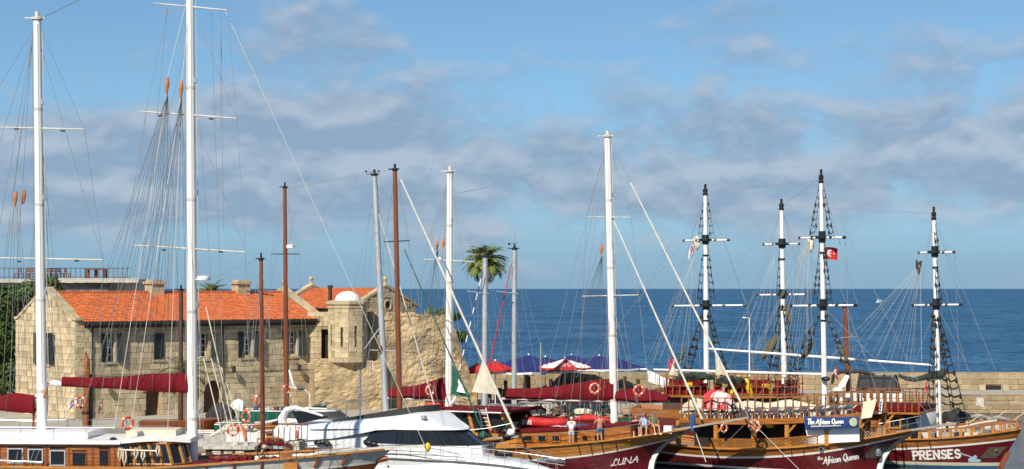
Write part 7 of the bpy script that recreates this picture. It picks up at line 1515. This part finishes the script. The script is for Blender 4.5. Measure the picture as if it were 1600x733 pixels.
for k, (px, D, L_, m_, mi, lab) in enumerate(((798, 147, 4.2, M_gel, M_teak, 'white dinghy behind the maroon wheelhouse roof'), (842, 149, 4.6, M_bluec, M_greyw, 'blue fishing boat behind the red inflatable'), (880, 151, 4.4, M_dirtyw, M_greyw, 'grey-white fishing boat left of the standing men'), (915, 150, 4.8, M_varnd, M_teak, 'brown wooden fishing boat between the standing men'), (955, 152, 4.4, M_gel, M_greyw, 'white fishing boat behind the tall white mast'), (990, 150, 4.6, M_greenh, M_teak, 'green fishing boat behind the seated people'), (1024, 152, 4.4, M_dirtyw, M_teak, 'pale fishing boat left of the rear ship'))):
    b = dinghy('fishing_boat', lab, px, 650, D, L_, m_, mi, -20 + 9 * (k % 4), .8 + .1 * (k % 3), 1.8); rnd = random.Random(k)
    for j in range(3): x = -1.4 + 1.2 * j; line(b.root, 'canopy_post', (x, -.7, .4), (x, -.65, 2.1), .03, M_steel); line(b.root, 'canopy_post', (x, .7, .4), (x, .65, 2.1), .03, M_steel); line(b.root, 'canopy_hoop', (x, -.65, 2.1), (x, .65, 2.1), .03, M_steel)
    for y in (-.65, .65): line(b.root, 'canopy_bar', (-1.4, y, 2.1), (1.0, y, 2.1), .03, M_steel)
    if k in (1, 3, 4, 6): mb = MB(); mb.grid([[Vector((-1.5 + 2.6 * i / 6, y, 2.13 + .1 * math.cos(y * 2) + .05 * math.sin(i * 2))) for y in (-.75, -.3, .3, .75)] for i in range(7)]); mb.build('canopy', (M_maroon, M_greyw, M_cloth, M_maroon)[k % 4], b.root)
    for j in range(7): MB().box((rnd.uniform(-1.6, 1.3), rnd.uniform(-.5, .5), .75 + rnd.uniform(0, .25)), (rnd.uniform(.2, .5), rnd.uniform(.2, .4), rnd.uniform(.2, .5)), Matrix.Rotation(rnd.uniform(0, 3), 3, 'Z')).build('crate', rnd.choice([M_greyw, M_varn, M_dirtyw, M_greenc, M_red, M_bluec, M_dwood]), b.root)
    for j in range(4): MB().ball((rnd.uniform(-1.5, 1.5), rnd.uniform(-.5, .5), .95), .22, 8, 6, (1.3, 1, .7)).build('net_heap', rnd.choice([M_greenc, M_teak, M_cloth, M_greyw]), b.root, True)
    line(b.root, 'pole', (1.2, 0, .4), (1.3, .1, 3.0 + .5 * (k % 2)), .035, M_greyw); line(b.root, 'pole', (-1.7, .3, .4), (-1.9, .3, 2.6), .03, M_ropel)
    drape('net_pile', ['grey', 'green', 'brown', 'pale', 'dark', 'sandy', 'white'][k] + ' heap of nets on the ' + lab.split(' behind')[0].split(' left')[0].split(' between')[0].replace('left of', ''), 'fishing net', b, px - 4, 640, 30, 12, .1, [M_greyw, M_greenc, M_dwood, M_cloth, M_blackc, M_teak, M_dirtyw][k], k + 20)
for k, (px, D, m_, lab) in enumerate(((1496, 148, M_gel, 'white dinghy heaped with dark gear below the breakwater'), (1536, 152, M_greyw, 'grey dinghy with a boom below the breakwater notice board'), (1566, 150, M_gel, 'white rowing boat close under the breakwater ledge'))):
    b = dinghy('rowing_boat', lab, px, 650, D, 3.2, m_, M_greyw, -10 + 8 * k, .6, 1.4)
    for j in range(6): rr_ = random.Random(k * 9 + j); MB().box((rr_.uniform(-1.1, 1.0), rr_.uniform(-.35, .35), .55), (.45, .3, .35), Matrix.Rotation(j, 3, 'Z')).build('crate', rr_.choice([M_greyw, M_dirtyw, M_blackc]), b.root)
    line(b.root, 'mast_pole', (.3, 0, .3), (1.8, 0, 1.3), .035, M_cloth); mb = MB(); mb.tube([(-1.3, -.2, .75), (-.4, .1, .9), (.6, -.1, .75)], [.12, .22, .1], 8); mb.build('gear_roll', M_blackc if k == 0 else M_greyw, b.root, True)
dg = drape('dark_net_heap', 'heap of black nets on the ledge before the breakwater, right of the rope ladder', 'fishing net', Pz, 1494, 648, 44, 16, 8.0, M_blackc, 12, .3)
ws = MB(); n = 8; ws.grid([[W(1012, 596, 144) + Vector((3.0 * i / n, .25 * math.sin(i * .9), 0)) + Vector((0, .5 * j / 3, 0)) + Vector((0, 0, -1.05 * i / n + (.9 - .5 * i / n) * (j / 3))) for j in range(4)] for i in range(n + 1)]); wo = ws.build('white_board_sail', M_letter, None); tag(wo, 'slanting white panelled canvas screen left of the rear ship', 'canvas screen')
for i in range(1, 5): line(wo, 'panel_seam', W(1012, 596, 143.9) + Vector((3.0 * i / 5, -.1, -1.05 * i / 5)), W(1012, 596, 143.9) + Vector((3.0 * i / 5, .3, -1.05 * i / 5 + .9 - .5 * i / 5)), .03, M_greyw)
sg_ = W(1012, 600, 144); 
for (dx, h) in ((.1, 0), (2.8, -.9)): line(wo, 'support', (sg_.x + dx, 144.2, .2), (sg_.x + dx, 144.2, sg_.z + h), .05, M_greyw)
rgt = Boat('moored_boat', 'white boat with red waterline cut by the picture edge', 'boat', 36.2, 127.0, -30); rgt.hullform(-1.2, 6, 2.6, [(1590, 690), (1600, 689)], rake=.8, rk=1, stern=.5); rgt.zs = lambda x: 1.35 + .05 * x; rgt.band('hull', lambda x: .3, rgt.zs, M_gel); rgt.band('waterline_band', lambda x: -.3, lambda x: .3, M_red); rgt.deck(rgt.zs, M_dirtyw, 0); mb = MB(); mb.grid([[Vector((x, y, 3.3 + .25 * math.cos(y))) for y in (-1.1, 0, 1.1)] for x in (-.9, .5, 2, 4)]); mb.build('canopy', M_maroon, rgt.root); [line(rgt.root, 'canopy_post', (x, -1.1, 1.3), (x, -1.1, 3.35), .03, M_steel) for x in (-.9, 1, 3)]
sagline(Pz.root, 'mooring_line', Pz.P(1592, 676), Pz.P(1560, 745), .014, M_roped, .1); sagline(Pz.root, 'mooring_line', Pz.P(1590, 680), Pz.P(1640, 740), .014, M_roped, .1); sagline(Pz.root, 'mooring_line', Pz.P(1562, 712), Pz.P(1620, 728), .012, M_roped, .05)
# ---------------------------------------------------------------- far white motor boat at sea
fp = W(1374, 472, 700.0); fz = HC - (471.5 - 451) / F * 700
Z_ = Boat('far_motorboat', 'tiny white motorboat far out on the open sea', 'motorboat', fp.x, 700.0, 30); Z_.hullform(-2.0, 2.3, 1.6, [(1370, 468), (1378, 468)], rake=.6, rk=1); Z_.fr = Z_.fr
FD = HC * F / (473 - HY); Z_.root.location = ((1374 - HX) / F * FD, FD, 0); Z_.zs = lambda x: .9 + .12 * x; Z_.root.scale = (1.35,) * 3
Z_.band('hull', lambda x: -.2, Z_.zs, M_gel); MB().b2(-1.2, .7, -.6, .6, .7, 1.9).build('cabin', M_gel, Z_.root); MB().b2(-.9, .72, -.62, .62, 1.3, 1.65).build('window', M_glass, Z_.root); Z_.slab('canopy', (-1.6, .9), lambda x: 2.05, .75, .1, M_white)

M_net = mat('olive_net', (.07, .06, .03), .95, (.13, .11, .06), 8, 5, bump=.8, bscale=14)
for (b, st, yl) in ((T3, [(1188, 556, 562), (1196, 540, 560), (1206, 528, 552), (1214, 522, 536)], -1.2), (T3, [(1226, 470, 482), (1231, 478, 500), (1236, 492, 508)], -.6), (T3, [(1060, 560, 566), (1066, 548, 562), (1072, 536, 548)], .8), (Q, [(1252, 556, 562), (1262, 540, 556), (1270, 528, 540)], .8), (Q, [(1310, 536, 542), (1318, 548, 560), (1326, 562, 572)], -.9)):
    b.cover(st, M_net, .22, yl, 'bundled_net')
for k in range(9):
    x = Q.P(1075 + 30 * k, 640, 0).x; MB().box((x, .6 + .5 * math.sin(k * 2.1), uz(x) + .32), (.7, .5, .45), Matrix.Rotation(.5 * k, 3, 'Z')).build('deck_gear', [M_maroon, M_cloth, M_varnd, M_dirtyw, M_maroon][k % 5], Q.root)
MB().b2(ux0 + .8, ux1 - .5, 1.2, 1.5, uz(0) + .1, uz(0) + .75).build('maroon_bench', M_maroon, Q.root)
for k in range(8):
    x = -3.8 + 1.15 * k; MB().box((x, -.5 + .6 * math.sin(k * 1.7), tz + .45), (.5, .4, .7), Matrix.Rotation(.4 * k, 3, 'Z')).build('deck_gear', [M_varnd, M_yellow, M_maroon, M_red, M_cloth][k % 5], T3.root)
for (b, zf, y, xs) in ((T3, lambda x: tz + 1.35, -2.22, (-4, -2.4, -.6, 1.0, 2.6, 4.2)), (T3, lambda x: tz + 1.35, 2.22, (-3.6, -1.8, 0, 1.8, 3.6))):
    for x in xs: line(b.root, 'awning_stanchion', (x, y, zf(x) - .1), (x, y, zf(x) + .75), .035, M_railw)
# ================================================================== people aboard the gulet with the script name
def skinned(name, V, E_, m, parent, sub=2, root=0):
    me = bpy.data.meshes.new(name); me.from_pydata([v[0] for v in V], E_, []); me.update()
    o = bpy.data.objects.new(name, me); col.objects.link(o); o.parent = parent; me.materials.append(m)
    sk = o.modifiers.new('skin', 'SKIN'); sk.use_smooth_shade = True; sd_ = o.modifiers.new('sub', 'SUBSURF'); sd_.levels = sub; sd_.render_levels = sub
    if not me.skin_vertices: me.attributes
    for i, v in enumerate(V):
        r = v[1]; me.skin_vertices[0].data[i].radius = r if isinstance(r, tuple) else (r, r)
        me.skin_vertices[0].data[i].use_root = (i == root)
    return o
def lerp(a, b_, f): return tuple(a[i] + (b_[i] - a[i]) * f for i in range(3))
def person(label, loc, rz, J, shirt=None, shorts=None, hair=None, shoes=None):
    """J: joint positions, z up, facing -y"""
    t = thing('person', label, 'person', loc=loc, rz=rz, group='people on the gulet deck')
    V = []; E_ = []
    def add(p, r, par=None): V.append((p, r)); E_.append((par, len(V) - 1)) if par is not None else None; return len(V) - 1
    pel = add(J['pelvis'], (.16, .12)); ab = add(lerp(J['pelvis'], J['chest'], .5), (.15, .11), pel); ch = add(J['chest'], (.17, .12), ab); nk = add(J['neck'], .065, ch); hb = add(lerp(J['neck'], J['head'], .55), .07, nk); hd = add(J['head'], (.085, .10), hb); ht = add((J['head'][0], J['head'][1], J['head'][2] + .09), .06, hd)
    for s_ in 'LR':
        sh_ = add(J['sh' + s_], .07, ch); el = add(J['el' + s_], .045, sh_); wr = add(J['wr' + s_], .032, el); d = Vector(J['wr' + s_]) - Vector(J['el' + s_]); d.normalize(); w0 = Vector(J['wr' + s_]); pm = add(tuple(w0 + d * .07), (.04, .025), wr)
        side = d.cross(Vector((0, 1, 0.2))).normalized()
        for k in range(4):
            b0 = w0 + d * .1 + side * (.026 * (k - 1.5)); f1 = add(tuple(b0), .011, pm); f2 = add(tuple(b0 + d * (.045 - .006 * abs(k - 1.3)) + Vector((0, -.01, 0))), .010, f1); add(tuple(b0 + d * (.075 - .01 * abs(k - 1.3)) + Vector((0, -.03, 0))), .008, f2)
        th = add(tuple(w0 + d * .05 + side * .045), .012, pm); add(tuple(w0 + d * .085 + side * .07), .010, th)
        hp = add(J['hip' + s_], .10, pel); kn = add(J['kn' + s_], .062, hp); an_ = add(J['an' + s_], .042, kn); add(J['to' + s_], (.045, .03), an_)
    skinned('body', V, E_, M_skin, t)
    hx_, hy_, hz_ = J['head']; fwd = Vector(J.get('face', (0, -1, 0))).normalized(); sd_ = fwd.cross(Vector((0, 0, 1))).normalized(); H_ = Vector(J['head'])
    f = MB(); f.ball(H_ + fwd * .115 + Vector((0, 0, -.01)), .022, 6, 5, (1, 1, 1.5)); [f.ball(H_ + sd_ * s * .095 + Vector((0, 0, 0)), .028, 6, 5, (.6, .6, 1.2)) for s in (-1, 1)]; f.build('nose_and_ears', M_skin, t, True)
    ey = MB(); [ey.ball(H_ + fwd * .1 + sd_ * s * .036 + Vector((0, 0, .02)), .014, 6, 5) for s in (-1, 1)]; ey.build('eyes', M_black, t); mo = MB(); mo.box(H_ + fwd * .105 + Vector((0, 0, -.055)), (.045, .02, .01)); mo.build('mouth', M_maroon, t)
    if hair: h_ = MB(); h_.ball(H_ - fwd * .025 + Vector((0, 0, .055)), .115, 12, 8, (.95, 1.0, .9)); h_.build('hair', hair, t, True)
    if shirt:
        V2 = []; E2 = []
        def ad(p, r, par=None): V2.append((p, r)); E2.append((par, len(V2) - 1)) if par is not None else None; return len(V2) - 1
        a = ad(lerp(J['pelvis'], J['chest'], -.05), (.185, .145)); b_ = ad(lerp(J['pelvis'], J['chest'], .5), (.185, .14), a); c = ad(J['chest'], (.2, .145), b_); ad(lerp(J['chest'], J['neck'], .7), .09, c)
        for s_ in 'LR': e = ad(J['sh' + s_], .09, c); ad(lerp(J['sh' + s_], J['el' + s_], .6), .07, e)
        skinned('shirt', V2, E2, shirt, t)
    if shorts:
        V2 = []; E2 = []
        def ad(p, r, par=None): V2.append((p, r)); E2.append((par, len(V2) - 1)) if par is not None else None; return len(V2) - 1
        a = ad(lerp(J['pelvis'], J['chest'], .25), (.175, .135)); b_ = ad(J['pelvis'], (.19, .15), a)
        for s_ in 'LR': e = ad(J['hip' + s_], .125, b_); ad(lerp(J['hip' + s_], J['kn' + s_], .75), .1, e)
        skinned('shorts', V2, E2, shorts, t)
    if shoes:
        for s_ in 'LR': mb = MB(); a, b_ = Vector(J['an' + s_]), Vector(J['to' + s_]); mb.tube([a + (a - b_).normalized() * .06 - Vector((0, 0, .02)), a - Vector((0, 0, .02)), b_, b_ + (b_ - a).normalized() * .05], [.04, .058, .055, .03], 8); mb.build('shoe', shoes, t, True)
    return t
stand = dict(pelvis=(0, 0, .95), chest=(0, .02, 1.3), neck=(0, .0, 1.5), head=(0, -.03, 1.63), shL=(.2, .02, 1.42), shR=(-.2, .02, 1.42), elL=(.28, -.02, 1.14), elR=(-.27, .02, 1.15), wrL=(.22, -.22, 1.02), wrR=(-.2, -.22, 1.05), hipL=(.1, 0, .88), hipR=(-.1, 0, .88), knL=(.12, -.03, .48), knR=(-.11, -.01, .48), anL=(.12, .03, .08), anR=(-.12, .05, .08), toL=(.14, -.12, .03), toR=(-.14, -.1, .03))
def lloc(px, yl): x = Lu.P(px, 690, yl).x; return Lu.fr.M @ Vector((x, yl, Lu.zs(x) - .06 + .03))
p = lloc(893, -2.25); tp = W(893, 652, p.y).z; s1 = (tp - p.z) / 1.75
a = person('man in white T-shirt and pale shorts standing on the gulet side deck', p, R(170), stand, M_letter, mat('pale_blue_shorts', (.42, .5, .55), .9), M_hairl, M_black); a.scale = (max(.9, min(1.12, s1)),) * 3
st2 = dict(stand); st2.update(head=(.02, -.08, 1.6), neck=(.01, -.03, 1.48), elL=(.34, -.05, 1.2), elR=(-.34, -.03, 1.2), wrL=(.3, -.25, 1.0), wrR=(-.3, -.25, 1.0))
p = lloc(937, -2.2); b_ = person('shirtless man in blue shorts standing on the gulet side deck', p, R(195), st2, None, mat('blue_shorts', (.06, .16, .30), .85, (.05, .12, .22), 5, 3), M_hair, M_black); b_.scale = (max(.9, min(1.12, s1)),) * 3
sit = dict(pelvis=(0, 0, .52), chest=(0, .14, .86), neck=(0, .12, 1.06), head=(0, .08, 1.2), shL=(.2, .14, .98), shR=(-.2, .14, .98), elL=(.3, .08, .7), elR=(-.3, .06, .7), wrL=(.2, -.2, .62), wrR=(-.2, -.2, .62), hipL=(.11, -.02, .5), hipR=(-.11, -.02, .5), knL=(.16, -.45, .55), knR=(-.16, -.45, .55), anL=(.15, -.62, .1), anR=(-.14, -.66, .1), toL=(.17, -.8, .06), toR=(-.17, -.83, .06))
rec = dict(sit); rec.update(chest=(0, .24, .82), neck=(0, .28, 1.0), head=(0, .26, 1.14), shL=(.2, .25, .93), shR=(-.2, .25, .93), elL=(.36, .32, .66), elR=(-.34, .3, .66), wrL=(.3, .1, .5), wrR=(-.3, .1, .5))
def seat(px, yl): x = Lu.P(px, 680, yl).x; return x
for k, (px, lab, J_, sh_, so, hr, rz) in enumerate(((994, 'shirtless man leaning back on the gulet foredeck', rec, None, mat('dark_shorts', (.05, .04, .05), .9), None, 25), (1007, 'man in light blue shirt seated between two others on the foredeck', sit, mat('light_blue_shirt', (.38, .5, .66), .9, (.32, .43, .6), 4, 3), mat('grey_shorts', (.2, .2, .2), .9), M_hair, 18), (1022, 'man in olive shirt seated nearest the gulet bow', sit, mat('olive_shirt', (.16, .17, .07), .9, (.13, .14, .06), 4, 3), mat('khaki_shorts', (.35, .29, .18), .9), M_hair, 40))):
    yl = -.75; x = seat(px, yl); base = Lu.fr.M @ Vector((x, yl, Lu.zs(x) + .02)); person(lab, base, R(rz - 27), J_, sh_, so, hr, M_letter)
x0_, x1_ = seat(985, -.6), seat(1030, -.6); bz_ = max(Lu.zs(x0_), Lu.zs(x1_)); mb = MB()
for i in range(6): xa = x0_ + (x1_ - x0_) * i / 6; xb = x0_ + (x1_ - x0_) * (i + 1) / 6; mb.prism([(xa, -.75, Lu.zs(xa) - .06), (xb, -.75, Lu.zs(xb) - .06), (xb, -.75, Lu.zs(xb) + .42), (xa, -.75, Lu.zs(xa) + .42)], (0, .55, 0))
mb.build('foredeck_seat', M_varnd, Lu.root); ck = Lu.P(1045, 668, -.7); MB().b2(ck.x - .25, ck.x + .25, -.9, -.5, Lu.zs(ck.x) - .06, Lu.zs(ck.x) + .4).build('cool_box', M_gel, Lu.root)
